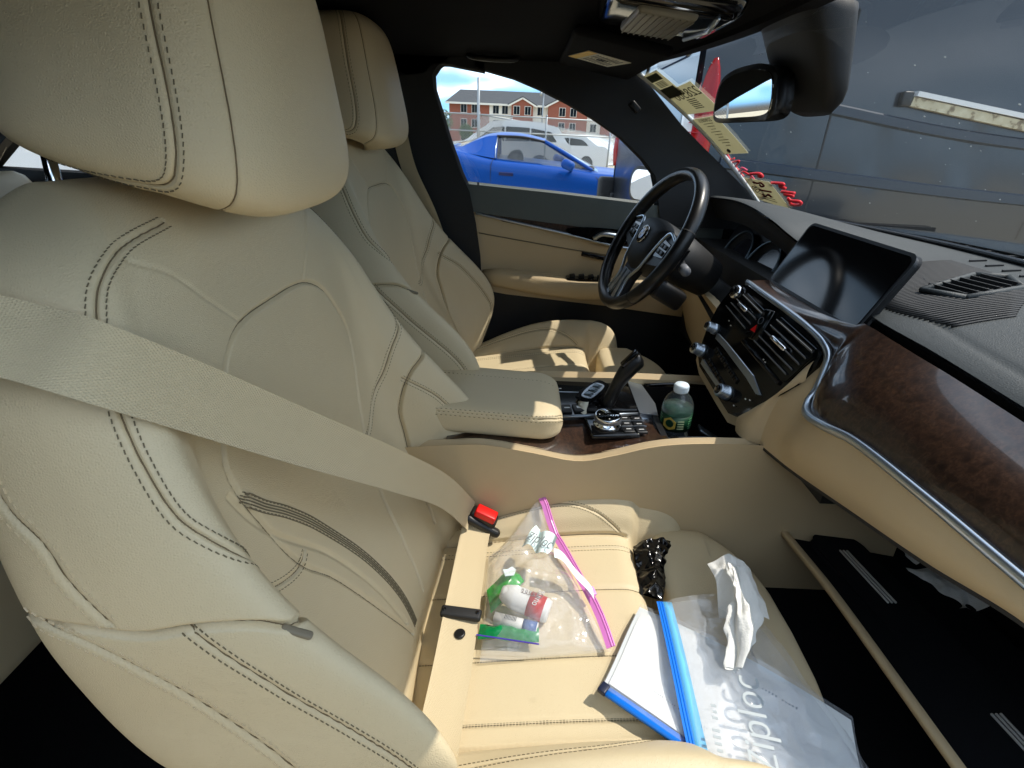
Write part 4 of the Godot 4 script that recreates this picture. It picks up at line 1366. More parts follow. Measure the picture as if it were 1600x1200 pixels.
# ---------------------------------------------------------------- driver door
func make_door() -> void:
	var o := thing("driver_door", "closed driver door lined in beige leather with a wood strip and armrest", "car door")
	put("door_cap", xy_plate(pl([[-0.158, 1.0], [0.1, 0.985], [0.365, 0.966], [0.62, 0.95], [0.62, 0.90], [0.30, 0.910], [0.0, 0.936], [-0.152, 0.952]]), -0.715, 0.085, 0.015), M.door_cap, o)
	put("wood_strip", xy_plate(pl([[-0.12, 0.944], [0.0, 0.934], [0.30, 0.908], [0.60, 0.897], [0.60, 0.838], [0.42, 0.842], [0.30, 0.860], [0.1, 0.893], [-0.05, 0.916]]), -0.712, 0.075, 0.006), M.wood, o)
	var b := MB.new()
	b.tube(curve([v3(-0.135, 0.932, -0.674), v3(0.0, 0.908, -0.673), v3(0.15, 0.882, -0.672), v3(0.30, 0.852, -0.672), v3(0.45, 0.834, -0.675)], 24), 0.0045, 8)
	put("chrome_line", b, M.satin, o)
	put("beige_panel", xy_plate(pl([[-0.148, 0.945], [-0.05, 0.922], [0.1, 0.898], [0.30, 0.862], [0.60, 0.835], [0.64, 0.63], [0.30, 0.665], [-0.03, 0.69], [-0.10, 0.70], [-0.122, 0.82]]), -0.718, 0.08, 0.012), M.vinyl, o)
	# seam across the panel
	b = MB.new()
	b.tube(curve([v3(-0.125, 0.872, -0.677), v3(0.1, 0.842, -0.677), v3(0.30, 0.818, -0.677)], 16), 0.0016, 5)
	put("panel_seam", b, M.thread, o)
	# armrest
	b = MB.new()
	var rows := []
	for s in [[-0.115, 0.728, 0.008, 0.004], [-0.11, 0.735, 0.03, 0.022], [-0.05, 0.735, 0.042, 0.03], [0.08, 0.722, 0.055, 0.034], [0.20, 0.712, 0.062, 0.034], [0.30, 0.715, 0.062, 0.032], [0.40, 0.725, 0.05, 0.03], [0.46, 0.74, 0.02, 0.012]]:
		var row := []
		for k in 20:
			var a := TAU * k / 20
			row.append(v3(s[0], s[1] + signf(sin(a)) * pow(absf(sin(a)), 0.55) * s[3], -0.682 + signf(cos(a)) * pow(absf(cos(a)), 0.55) * s[2]))
		rows.append(row)
	b.loft(rows)
	var ar := put("armrest", b, M.vinyl, o)
	b = MB.new()
	b.plate(rounded(0.13, 0.036, 0.008), 0.006, Transform3D(Basis(Vector3.RIGHT, -PI / 2) , v3(0.225, 0.748, -0.655)), 0.002)
	var sw := put("switch_panel", b, M.gloss_black, ar)
	for k in 4:
		b = MB.new()
		b.rbox(v3(0.178 + 0.03 * k, 0.755, -0.655), v3(0.018, 0.010, 0.022), 0.003, Basis(Vector3.BACK, 0.2))
		put("window_switch", b, M.black_smooth, sw)
	# handle and its bezel
	put("handle_recess", xy_plate(curve(pl([[0.15, 0.893], [0.22, 0.902], [0.33, 0.896], [0.40, 0.872], [0.33, 0.862], [0.22, 0.868]]), 40, true), -0.678, 0.02, 0.003), M.gloss_black, o)
	b = MB.new()
	b.tube(curve([v3(0.235, 0.872, -0.662), v3(0.26, 0.888, -0.655), v3(0.31, 0.884, -0.655), v3(0.345, 0.876, -0.662)], 16), 0.008, 10)
	put("door_handle", b, M.satin, o)
	b = MB.new()
	b.rbox(v3(0.245, 0.815, -0.676), v3(0.085, 0.014, 0.008), 0.003, Basis(Vector3.BACK, -0.16))
	put("tweeter_slot", b, M.gloss_black, o)
	put("lower_lining", xy_plate(pl([[-0.115, 0.71], [0.0, 0.69], [0.30, 0.668], [0.64, 0.632], [0.66, 0.28], [-0.10, 0.28]]), -0.727, 0.08, 0.012), M.black, o)
	b = MB.new()
	rows = []
	for s in [[0.0, 0.36, 0.02], [0.02, 0.40, 0.04], [0.3, 0.42, 0.05], [0.55, 0.42, 0.045], [0.6, 0.40, 0.02]]:
		rows.append([v3(s[0], 0.30, -0.69), v3(s[0], s[1], -0.69), v3(s[0], s[1], -0.69 + s[2]), v3(s[0], 0.30, -0.69 + s[2])])
	b.loft(rows, false)
	put("door_pocket", b, M.black, o)
	# lock pin
	b = MB.new()
	b.lathe([Vector2(0, 0), Vector2(0.012, 0), Vector2(0.009, 0.006), Vector2(0.003, 0.008), Vector2(0.003, 0.022), Vector2(0, 0.023)], Transform3D(Basis(), v3(-0.132, 0.996, -0.715)), 16)
	put("lock_pin", b, M.black_smooth, o)
	# side window and its bright seal
	b = MB.new()
	b.plate(pl([[-0.17, 0.985], [-0.295, 1.33], [-0.20, 1.345], [-0.1, 1.345], [0.08, 1.29], [0.21, 1.235], [0.30, 1.185], [0.38, 1.12], [0.42, 1.075], [0.45, 0.95]]), 0.004, Transform3D(Basis(), v3(0, 0, -0.735)))
	put("side_window", b, M.glass, o)
	b = MB.new()
	b.tube(curve([v3(-0.158, 1.002, -0.752), v3(0.1, 0.987, -0.752), v3(0.37, 0.967, -0.752), v3(0.44, 0.962, -0.752)], 16), 0.0045, 8)
	put("window_chrome", b, M.chrome, o)
	put("door_skin", xy_plate(pl([[-0.16, 1.0], [0.37, 0.965], [0.75, 0.95], [0.78, 0.28], [-0.12, 0.28]]), -0.785, 0.05, 0.012), M.paint_dark, o)
	# outside mirror
	b = MB.new()
	rows = []
	var mc := v3(0.445, 1.012, -0.965)
	for l in [[0.985, -0.002, 0.0], [1.0, 0.008, 0.0], [0.97, 0.035, 0.0], [0.75, 0.07, 0.0], [0.3, 0.09, 0.0]]:
		var row := []
		for q in rounded(0.20, 0.125, 0.045, 7): row.append(mc + Basis(Vector3.UP, 0.43) * (Basis(Vector3.UP, PI / 2) * v3(q.x * l[0], q.y * l[0], l[1])))
		rows.append(row)
	b.loft(rows)
	var om := put("outside_mirror", b, M.black_smooth, o)
	b = MB.new()
	var gf := Transform3D(Basis(Vector3.UP, 0.43) * Basis(Vector3.UP, PI / 2), mc)
	b.plate(rounded(0.165, 0.098, 0.036, 7), 0.004, gf.translated_local(v3(0, 0, -0.005)), 0.001)
	put("mirror_glass", b, M.mirror, om)
	b = MB.new()
	b.rbox(v3(0.46, 0.955, -0.86), v3(0.06, 0.03, 0.14), 0.012)
	put("mirror_arm", b, M.black_smooth, om)

# ---------------------------------------------------------------- centre console
func make_console() -> void:
	var o := thing("centre_console", "centre console with cream armrest lid, dark wood and black switch panel", "console")
	var b := MB.new()
	b.plate(curve(pl([[-0.30, 0.60], [-0.10, 0.622], [-0.038, 0.624], [0.042, 0.612], [0.13, 0.598], [0.20, 0.614], [0.26, 0.634], [0.319, 0.645], [0.40, 0.650], [0.463, 0.650]]), 40) + pl([[0.52, 0.63], [0.62, 0.58], [0.78, 0.52], [0.80, 0.20], [-0.30, 0.20]]), 0.022, Transform3D(Basis(), v3(0, 0, 0.164)), 0.008, false)
	put("side_panel", b, M.vinyl, o)
	b = MB.new()
	b.plate(pl([[-0.30, 0.62], [0.25, 0.638], [0.46, 0.638], [0.62, 0.58], [0.62, 0.20], [-0.30, 0.20]]), 0.034, Transform3D(Basis(), v3(0, 0, -0.128)), 0.012)
	put("side_panel", b, M.vinyl, o)
	b = MB.new()
	b.box(v3(-0.02, 0.40, 0.012), v3(0.56, 0.40, 0.245)); b.box(v3(0.42, 0.33, 0.012), v3(0.36, 0.26, 0.245))
	put("console_core", b, M.black, o)
	# wood plinth
	var g := Grid.new(40, 18)
	for i in 40:
		for j in 18:
			var x := -0.12 + 0.425 * i / 39.0
			var f := j / 17.0
			var ye := tab([[-0.12, 0.622], [-0.038, 0.624], [0.042, 0.612], [0.13, 0.600], [0.20, 0.614], [0.26, 0.634], [0.319, 0.645]], x) + 0.007
			g.p[j * 40 + i] = v3(x, lerpf(0.628, ye, pow(f, 3.0)), lerpf(0.03, 0.1545, f))
	g.normals()
	if g.n[100].y < 0: g.sgn = -1.0; g.normals()
	put("wood_plinth", g.mesh(), M.wood, o)
	b = MB.new()
	b.plate(pl([[0.02, -0.115], [0.285, -0.112], [0.292, 0.030], [0.02, 0.075]]), 0.012, Transform3D(Basis(Vector3.RIGHT, PI / 2), v3(0, 0.630, 0)), 0.002)
	var panel := put("switch_panel", b, M.gloss_black, o)
	b = MB.new()
	b.tube([v3(0.06, 0.638, 0.073), v3(0.20, 0.638, 0.048), v3(0.29, 0.638, 0.033)], 0.0035, 8)
	put("chrome_edge", b, M.satin, o)
	b = MB.new()
	b.plate(pl([[0.272, -0.112], [0.300, -0.114], [0.312, -0.02], [0.305, 0.035], [0.268, 0.042]]), 0.014, Transform3D(Basis(Vector3.BACK, -0.20) * Basis(Vector3.RIGHT, PI / 2), v3(0.006, 0.690, 0)), 0.003)
	put("chrome_bridge", b, M.satin, o)
	# buttons left of the lever
	for k in 3:
		b = MB.new()
		b.rbox(v3(0.115 + 0.028 * k, 0.638, 0.030 - 0.005 * k), v3(0.024, 0.006, 0.030), 0.002, Basis(Vector3.UP, 0.12))
		put("panel_button", b, M.black_smooth, panel)
	for q in [[v3(0.118, 0.6416, 0.030), v3(0.012, 0.0004, 0.004)], [v3(0.143, 0.6416, 0.025), v3(0.009, 0.0004, 0.009)], [v3(0.11, 0.6366, -0.07), v3(0.006, 0.0004, 0.003)]]:
		b = MB.new()
		b.box(q[0], q[1], Basis(Vector3.UP, 0.12))
		put("button_mark", b, M.white, panel)
	b = MB.new()
	b.box(v3(0.16, 0.6364, -0.055), v3(0.20, 0.001, 0.002), Basis(Vector3.UP, 0.03))
	put("panel_line", b, M.satin, panel)
	# gear lever
	b = MB.new()
	b.rbox(v3(0.225, 0.637, -0.03), v3(0.095, 0.01, 0.115), 0.004)
	put("lever_gate", b, M.gloss_black, panel)
	var path := curve([v3(0.205, 0.638, 0.005), v3(0.214, 0.665, 0.006), v3(0.222, 0.69, 0.006), v3(0.236, 0.717, 0.004), v3(0.255, 0.742, 0.0), v3(0.266, 0.750, -0.002)], 22)
	var rad := [0.015, 0.0135, 0.0135, 0.0175, 0.019, 0.010]
	b = MB.new()
	var rows := []
	for j in 22:
		var d: Vector3 = (path[mini(j + 1, 21)] - path[maxi(j - 1, 0)]).normalized()
		var x := v3(0, 0, 1)
		var y := d.cross(x).normalized()
		var r := tab([[0, rad[0]], [4, rad[1]], [8, rad[2]], [13, rad[3]], [18, rad[4]], [20, 0.016], [21, 0.008]], j)
		var row := []
		for k in 20: row.append(path[j] + x * cos(TAU * k / 20) * r * 0.95 + y * sin(TAU * k / 20) * r)
		rows.append(row)
	b.loft(rows)
	var lever := put("gear_lever", b, M.wheel_leather, o)
	b = MB.new()
	var lf := Transform3D(along(v3(0.64, 0.72, -0.08), v3(0, 0, 1)), path[15] + v3(-0.012, 0.0115, 0.006))
	b.rbox(path[16] + v3(-0.0120, 0.0095, 0.004), v3(0.012, 0.045, 0.018), 0.004, Basis(v3(0.78, -0.62, 0), v3(0.62, 0.78, 0), v3(0, 0, 1)))
	put("lever_face", b, M.gloss_black, lever)
	# rotary controller
	b = MB.new()
	b.rbox(v3(0.203, 0.634, 0.094), v3(0.10, 0.014, 0.072), 0.006, Basis(Vector3.UP, 0.1))
	var base := put("controller_base", b, M.gloss_black, o)
	b = MB.new()
	var kf := Transform3D(Basis(), v3(0.193, 0.640, 0.09))
	b.lathe([Vector2(0, 0), Vector2(0.0285, 0), Vector2(0.0275, 0.004), Vector2(0.0235, 0.006), Vector2(0.0235, 0.009)], kf, 40)
	b.lathe([Vector2(0.0235, 0.009), Vector2(0.0262, 0.010), Vector2(0.0265, 0.019), Vector2(0.0245, 0.0225), Vector2(0.0228, 0.0218)], kf, 40)
	var knob := put("rotary_knob", b, M.chrome, base)
	b = MB.new()
	b.lathe([Vector2(0.0228, 0.0218), Vector2(0.0215, 0.0205), Vector2(0.0, 0.0198)], kf, 40)
	b.lathe([Vector2(0.0229, 0.0215), Vector2(0, 0.0205), Vector2(0, 0.019), Vector2(0.0229, 0.019)], kf, 40)
	put("knob_top", b, M.gloss_black, knob)
	b = MB.new()
	for k in 4: b.box(kf * v3(cos(TAU * k / 4) * 0.017, 0.0216, sin(TAU * k / 4) * 0.017), v3(0.002, 0.0006, 0.002), Basis(Vector3.UP, PI / 4))
	put("direction_marks", b, M.white, knob)
	b = MB.new()
	for k in 60: b.box(kf * v3(cos(TAU * k / 60) * 0.0266, 0.0145, sin(TAU * k / 60) * 0.0266), v3(0.0008, 0.007, 0.0012), Basis(Vector3.UP, -TAU * k / 60))
	put("knob_knurl", b, M.grey, knob)
	for k in 6:
		b = MB.new()
		b.rbox(v3(0.232 + 0.025 * (k % 2), 0.641, 0.068 + 0.022 * (k / 2)), v3(0.022, 0.006, 0.019), 0.002, Basis(Vector3.UP, 0.1))
		put("controller_button", b, M.black_smooth, base)
	b = MB.new()
	for k in 6: b.box(v3(0.232 + 0.025 * (k % 2), 0.6443, 0.068 + 0.022 * (k / 2)), v3(0.010, 0.0004, 0.002), Basis(Vector3.UP, 0.1))
	put("button_marks", b, M.white, base)
	b = MB.new()
	for k in 2: b.box(v3(0.245, 0.6435, 0.0785 + 0.022 * k), v3(0.05, 0.003, 0.0022), Basis(Vector3.UP, 0.1))
	put("button_divider", b, M.satin, base)
	# armrest lid with a centre fold
	var lg := Grid.new(120, 100)
	for j in 100:
		var x := -0.34 + 0.442 * j / 99.0
		var e := clampf((x - 0.055) / 0.047, 0, 1)
		var endr := sqrt(maxf(0.0, 1.0 - e * e))
		var yt := 0.695 - 0.05 * maxf(0.0, x + 0.12)
		for i in 120:
			var a := TAU * i / 119.0
			var zz := signf(cos(a)) * pow(absf(cos(a)), 0.28) * 0.102 * lerpf(0.72, 1.0, endr)
			var yy := signf(sin(a)) * pow(absf(sin(a)), 0.36) * 0.032 * lerpf(0.25, 1.0, endr)
			lg.p[j * 120 + i] = v3(x, yt - 0.033 + yy, 0.04 + zz + 0.04 * e * 0.0)
	lg.normals()
	if lg.n[50 * 120 + 30].y < 0: lg.sgn = -1.0; lg.normals()
	var st := MB.new()
	lg.crease([Vector2(31, 0), Vector2(31, 50), Vector2(31, 98)], 0.0025, 0.0022)
	var near := [Vector2(4.5, 0), Vector2(4.5, 40), Vector2(4.5, 88), Vector2(8, 96), Vector2(14, 99)]
	triple(lg, near, st, 0.006)
	var fold := [Vector2(31, 0), Vector2(31, 50), Vector2(31, 98)]
	lg.press()
	seam_paths = [near, fold]
	var lid := put("armrest_lid", lg.mesh(), M.leather, o)
	lay_seam_shade(lg, lid)
	tag(put("stitching", st, M.thread, lid), "", "", "", "stuff")
	b = MB.new()   # closes the front end
	# tray in front with its walls
	b.box(v3(0.42, 0.500, 0.012), v3(0.30, 0.02, 0.24)); b.box(v3(0.302, 0.55, 0.012), v3(0.012, 0.17, 0.24)); b.box(v3(0.56, 0.56, 0.012), v3(0.02, 0.22, 0.24)); b.box(v3(0.43, 0.56, -0.107), v3(0.27, 0.15, 0.008)); b.box(v3(0.43, 0.56, 0.148), v3(0.27, 0.15, 0.008))
	put("storage_tray", b, M.black_smooth, o)
	b = MB.new()
	b.rbox(v3(0.345, 0.545, 0.045), v3(0.085, 0.075, 0.10), 0.01)
	put("cup_holder", b, M.black_smooth, o)
	for s in [-1, 1]:
		b = MB.new()
		b.tube(curve([v3(0.31, 0.637, 0.012 + s * 0.118), v3(0.38, 0.642, 0.012 + s * 0.120), v3(0.46, 0.640, 0.012 + s * 0.118)], 10), 0.004, 8)
		put("tray_edge", b, M.gloss_black, o)
	b = MB.new()
	b.rbox(v3(0.44, 0.60, 0.085), v3(0.13, 0.006, 0.030), 0.0025, Basis(Vector3.BACK, -0.5) * Basis(Vector3.UP, -0.2))
	put("tray_trim", b, M.satin_dark, o)

# ---------------------------------------------------------------- belts
func make_belts() -> void:
	var o := thing("passenger_seat_belt", "beige seat belt fastened across the empty passenger seat", "seat belt")
	var face := v3(0.82, 0.35, 0.45)
	var pts := [v3(-0.62, 1.12, 0.745), v3(-0.46, 1.055, 0.70), v3(-0.335, 1.020, 0.672), v3(-0.268, 0.992, 0.662), v3(-0.205, 0.872, 0.548), v3(-0.150, 0.740, 0.415), v3(-0.108, 0.600, 0.275), v3(-0.068, 0.484, 0.198)]
	var sides := []
	for k in pts.size():
		var d: Vector3 = (pts[mini(k + 1, pts.size() - 1)] - pts[maxi(k - 1, 0)]).normalized()
		var f := face
		if k < 2: f = v3(0.4, 0.5, 0.8)
		elif k == 2: f = v3(0.60, 0.70, 0.55)
		elif k == 3: f = v3(0.80, 0.55, 0.50)
		sides.append(d.cross(f).normalized())
	put("shoulder_strap", webbing(pts, sides, 0.056), M.webbing, o)
	pts = [v3(-0.056, 0.466, 0.205), v3(-0.060, 0.458, 0.25), v3(-0.062, 0.464, 0.33), v3(-0.064, 0.472, 0.42), v3(-0.067, 0.468, 0.50), v3(-0.075, 0.445, 0.60), v3(-0.085, 0.36, 0.68)]
	sides = []
	for k in pts.size():
		var d: Vector3 = (pts[mini(k + 1, pts.size() - 1)] - pts[maxi(k - 1, 0)]).normalized()
		sides.append(d.cross(v3(0.12, 1, 0.12)).normalized())
	put("lap_strap", webbing(pts, sides, 0.055), M.webbing, o)
	var b := MB.new()
	var tf := Transform3D(Basis(v3(0.78, -0.40, 0.10).normalized(), v3(0.35, 0.9, -0.25).normalized(), v3(0, 0, 1)).orthonormalized(), v3(-0.046, 0.470, 0.208))
	b.rbox(tf * v3(0.0, 0, 0), v3(0.078, 0.017, 0.019), 0.0075, tf.basis)
	put("tongue", b, M.black_smooth, o)
	b = MB.new()
	b.rbox(v3(-0.064, 0.4775, 0.418), v3(0.064, 0.011, 0.019), 0.004, Basis(Vector3.UP, -0.10))
	var clip := put("belt_clip", b, M.black, o)
	b = MB.new()
	for s in [-1, 1]: b.lathe([Vector2(0, 0), Vector2(0.003, 0), Vector2(0.003, 0.001), Vector2(0, 0.001)], Transform3D(Basis(), v3(-0.064 + s * 0.026, 0.483, 0.418 + s * 0.002)), 12)
	put("clip_rivet", b, M.gloss_black, clip)
	b = MB.new()
	b.lathe([Vector2(0, 0), Vector2(0.0085, 0), Vector2(0.0085, 0.002), Vector2(0.006, 0.0035), Vector2(0.003, 0.0025), Vector2(0, 0.0032)], Transform3D(Basis(v3(0, 0, 1), 0.1), v3(-0.062, 0.4735, 0.452)), 24)
	put("stop_button", b, M.black_smooth, o)
	# buckle beside the cushion
	o = thing("belt_buckle", "belt buckle with red release button between passenger seat and console", "buckle")
	b = MB.new()
	var bf := Transform3D(Basis(v3(0.85, -0.28, 0.2).normalized(), v3(0.25, 0.95, 0.1).normalized(), v3(0, 0, 1)).orthonormalized(), v3(-0.046, 0.474, 0.196))
	b.rbox(bf * v3(0, -0.02, 0), v3(0.055, 0.075, 0.028), 0.006, bf.basis)
	put("buckle_body", b, M.black_smooth, o)
	b = MB.new()
	b.rbox(bf * v3(0.002, 0.020, 0.002), v3(0.042, 0.016, 0.024), 0.003, bf.basis)
	put("release_button", b, M.red, o)
	# driver belt hanging beside the far pillar
	o = thing("driver_seat_belt", "beige seat belt hanging down the pillar behind the driver seat", "seat belt")
	pts = [v3(-0.36, 1.17, -0.655), v3(-0.33, 1.05, -0.645), v3(-0.27, 0.92, -0.64), v3(-0.22, 0.75, -0.645), v3(-0.20, 0.5, -0.65)]
	put("strap", webbing(pts, [v3(1, 0, 0.3), v3(1, 0, 0.3), v3(1, 0, 0.3), v3(1, 0, 0.3), v3(1, 0, 0.3)], 0.047), M.webbing, o)

# ---------------------------------------------------------------- outside the car
func gy(z: float) -> float: return -0.01 * maxf(0.0, -z - 8.0)

func wheel_parts(o: Node3D, c: Vector3, r: float, w: float, rim_m: Material) -> void:
	var f := Transform3D(Basis(Vector3.RIGHT, PI / 2), c)
	var b := MB.new()
	b.lathe([Vector2(r * 0.62, -w / 2), Vector2(r * 0.93, -w / 2), Vector2(r, -w * 0.36), Vector2(r, w * 0.36), Vector2(r * 0.93, w / 2), Vector2(r * 0.62, w / 2)], f, 28)
	var t := put("wheel", b, M.tyre, o)
	b = MB.new()
	b.lathe([Vector2(0, w * 0.30), Vector2(r * 0.12, w * 0.34), Vector2(r * 0.2, w * 0.28), Vector2(r * 0.52, w * 0.36), Vector2(r * 0.63, w * 0.5), Vector2(r * 0.63, -w * 0.5), Vector2(0, -w * 0.5)], f, 24)
	put("rim", b, rim_m, t)
	for k in 5:
		b = MB.new()
		var a := TAU * k / 5
		b.box(c + v3(cos(a) * r * 0.36, sin(a) * r * 0.36, w * 0.44), v3(r * 0.5, r * 0.13, 0.02), Basis(Vector3.BACK, a))
		put("rim_spoke", b, rim_m, t)

# body and cabin as bevelled side outlines; local x forward, y up, z to the side facing the camera
func parked_car(called: String, label: String, at: Vector3, turn: float, paint: Material, body: Array, cabin: Array, panes: Array, w: float, wheels: Array, group := "") -> Node3D:
	var o := thing(called, label, "car" if not called.contains("truck") else "truck", at, group)
	o.rotation.y = turn
	var b := MB.new()
	b.plate(curve(pl(body), body.size() * 5, true), w, Transform3D(), 0.07, false)
	put("body", b, paint, o)
	if cabin.size():
		b = MB.new()
		b.plate(pl(cabin), w * 0.84, Transform3D(), 0.10, false)
		put("cabin", b, paint, o)
	for s in [-1, 1]:
		for p in panes:
			b = MB.new()
			b.plate(pl(p), 0.03, Transform3D(Basis(Vector3.RIGHT, -0.0), v3(0, 0, s * w * 0.425)), 0.008)
			put("side_window", b, M.dark_glass, o)
		for q in wheels: wheel_parts(o, v3(q[0], q[1], s * (w / 2 - 0.08)), q[1], 0.22, M.satin_dark)
	return o

func make_vette() -> void:
	var o := thing("blue_coupe", "shiny blue two door sports coupe parked beyond the driver window", "car", v3(0, 0, -7.2))
	# local x, y as seen; z from the middle; facing side is +z
	var stn := [[-2.25, 0.42, 0.80, 0.86, 0.62], [-2.15, 0.30, 0.93, 0.98, 0.80], [-1.6, 0.26, 0.97, 1.0, 0.93], [-1.0, 0.25, 0.97, 0.985, 0.94], [-0.4, 0.24, 0.875, 0.90, 0.90], [0.2, 0.24, 0.83, 0.86, 0.89], [0.7, 0.24, 0.785, 0.83, 0.89], [1.05, 0.24, 0.745, 0.80, 0.91], [1.6, 0.25, 0.72, 0.755, 0.93], [2.0, 0.27, 0.62, 0.66, 0.88], [2.3, 0.32, 0.52, 0.55, 0.72], [2.36, 0.36, 0.46, 0.48, 0.6]]
	var g := Grid.new(60, 140)
	var cv := curve(stn.map(func(q): return Vector4(q[1], q[2], q[3], q[4])), 140)
	var cx := curve(stn.map(func(q): return Vector2(q[0], 0)), 140)
	for j in 140:
		var s: Vector4 = cv[j]
		var sec := curve([Vector2(s.w * 0.9, s.x), Vector2(s.w * 1.0, s.x + 0.12), Vector2(s.w * 1.02, lerpf(s.x, s.y, 0.5)), Vector2(s.w * 1.01, s.y - 0.10), Vector2(s.w * 0.95, s.y - 0.015), Vector2(s.w * 0.84, s.y + 0.012), Vector2(s.w * 0.5, lerpf(s.y, s.z, 0.8)), Vector2(0, s.z)], 30)
		for i in 30:
			g.p[j * 60 + i] = v3(cx[j].x, sec[i].y, sec[i].x)
			g.p[j * 60 + 59 - i] = v3(cx[j].x, sec[i].y, -sec[i].x)
	g.normals()
	if g.n[70 * 60 + 5].z < 0: g.sgn = -1.0; g.normals()
	put("body", g.mesh(), M.blue_paint, o)
	# wheel arches and wheels
	for x in [-1.28, 1.38]:
		for s in [-1, 1]:
			var b := MB.new()
			b.lathe([Vector2(0, 0), Vector2(0.37, 0), Vector2(0.37, 0.01), Vector2(0, 0.01)], Transform3D(Basis(Vector3.RIGHT, PI / 2), v3(x, 0.33, s * 0.952)), 32)
			put("wheel_arch", b, M.tyre, o)
			wheel_parts(o, v3(x, 0.325, s * 0.90), 0.325, 0.24, M.satin)
	# roof with its wide rear pillars
	var rg := Grid.new(41, 50)
	for j in 50:
		var f := j / 49.0
		var x := lerpf(-0.86, 0.32, f)
		var yr := tab([[-0.86, 0.99], [-0.78, 1.03], [-0.62, 1.11], [-0.47, 1.17], [-0.25, 1.20], [0.03, 1.19], [0.32, 1.14]], x)
		for i in 41:
			var s := (i - 20) / 20.0
			g.p[0] = g.p[0]
			rg.p[j * 41 + i] = v3(x, yr - 0.045 * pow(absf(s), 3.0), s * tab([[-0.86, 0.70], [-0.5, 0.64], [0.32, 0.60]], x))
	rg.normals()
	if rg.n[800].y < 0: rg.sgn = -1.0; rg.normals()
	put("roof", rg.mesh(), M.blue_paint, o)
	for s in [-1, 1]:
		# rear quarter from roof edge down to the shoulder
		var b := MB.new()
		var a := []; var c := []
		for k in 20:
			var x := lerpf(-0.95, -0.33, k / 19.0)
			var yr := tab([[-0.95, 0.975], [-0.86, 0.985], [-0.78, 1.01], [-0.62, 1.08], [-0.47, 1.135], [-0.25, 1.16]], x)
			a.append(v3(x, yr, s * tab([[-0.95, 0.80], [-0.86, 0.70], [-0.5, 0.645], [-0.33, 0.635]], x)))
			c.append(v3(x, tab([[-0.95, 0.965], [-0.4, 0.885], [-0.3, 0.88]], x), s * 0.845))
		b.band(a, c, v3(0, 0, -s * 0.02))
		put("rear_quarter", b, M.blue_paint, o)
		b = MB.new()
		b.tube(curve([v3(0.30, 1.105, s * 0.60), v3(0.55, 0.985, s * 0.69), v3(0.80, 0.855, s * 0.77), v3(0.94, 0.785, s * 0.80)], 16), 0.022, 8)
		put("screen_pillar", b, M.blue_paint, o)
		b = MB.new()
		b.tube(curve([v3(-0.34, 1.145, s * 0.638), v3(0.0, 1.145, s * 0.618), v3(0.30, 1.10, s * 0.608)], 12), 0.016, 6)
		put("window_seal", b, M.black_smooth, o)
		b = MB.new()
		var wa := []; var wb := []
		for k in 16:
			var x := lerpf(-0.33, 0.80, k / 15.0)
			wa.append(v3(x, tab([[-0.33, 1.14], [0.03, 1.14], [0.30, 1.09], [0.55, 0.975], [0.80, 0.845]], x), s * tab([[-0.33, 0.635], [0.30, 0.61], [0.80, 0.77]], x)))
			wb.append(v3(x, tab([[-0.33, 0.875], [0.80, 0.79]], x), s * tab([[-0.33, 0.845], [0.80, 0.80]], x)))
		b.band(wa, wb, v3(0, 0, -s * 0.004))
		put("side_window", b, M.tint_glass, o)
		b = MB.new()
		b.tube([v3(-0.33, 1.14, s * 0.64), v3(-0.35, 1.0, s * 0.75), v3(-0.345, 0.885, s * 0.85)], 0.008, 6)
		put("window_edge", b, M.satin, o)
		# door outline, handle, mirror
		b = MB.new()
		b.tube(curve([v3(-0.37, 0.875, s * 0.868), v3(-0.40, 0.80, s * 0.916), v3(-0.405, 0.6, s * 0.916), v3(-0.40, 0.36, s * 0.91)], 14), 0.004, 5)
		put("door_gap", b, M.black, o)
		b = MB.new()
		b.tube(curve([v3(0.95, 0.735, s * 0.86), v3(1.03, 0.66, s * 0.918), v3(1.05, 0.5, s * 0.925), v3(1.0, 0.36, s * 0.92)], 14), 0.004, 5)
		put("door_gap", b, M.black, o)
		b = MB.new()
		b.rbox(v3(-0.20, 0.70, s * 0.912), v3(0.19, 0.042, 0.02), 0.009, Basis(Vector3.BACK, -0.03))
		put("door_handle", b, M.blue_dark, o)
		b = MB.new()
		b.rbox(v3(0.60, 0.845, s * 0.985), v3(0.17, 0.12, 0.20), 0.05, Basis(Vector3.BACK, -0.35) * Basis(Vector3.UP, -s * 0.2))
		b.tube([v3(0.66, 0.775, s * 0.86), v3(0.63, 0.80, s * 0.93)], 0.02, 8)
		put("door_mirror", b, M.blue_paint, o)
	var wsg := Grid.new(21, 16)
	for j in 16:
		for i in 21:
			var f := j / 15.0; var s := (i - 10) / 10.0
			wsg.p[j * 21 + i] = v3(lerpf(0.31, 1.02, f) + 0.05 * (1 - s * s) * (0.4 + f), lerpf(1.13, 0.79, f) - 0.03 * s * s, s * lerpf(0.60, 0.80, f))
	wsg.normals()
	put("windscreen", wsg.mesh(), M.tint_glass, o)
	var rwg := Grid.new(21, 10)
	for j in 10:
		for i in 21:
			var f := j / 9.0; var s := (i - 10) / 10.0
			rwg.p[j * 21 + i] = v3(lerpf(-0.60, -1.02, f) - 0.12 * (1 - s * s) * f, lerpf(1.115, 0.985, f), s * lerpf(0.62, 0.70, f))
	rwg.normals()
	put("rear_window", rwg.mesh(), M.tint_glass, o)
	for s in [-0.38, 0.38]:
		var b := MB.new()
		b.rbox(v3(-0.05, 0.72, s), v3(0.22, 0.5, 0.42), 0.08, Basis(Vector3.BACK, 0.25))
		put("seat", b, M.black, o)
	var tb := MB.new()
	tb.rbox(v3(0.82, 0.76, 0), v3(0.35, 0.14, 1.4), 0.05)
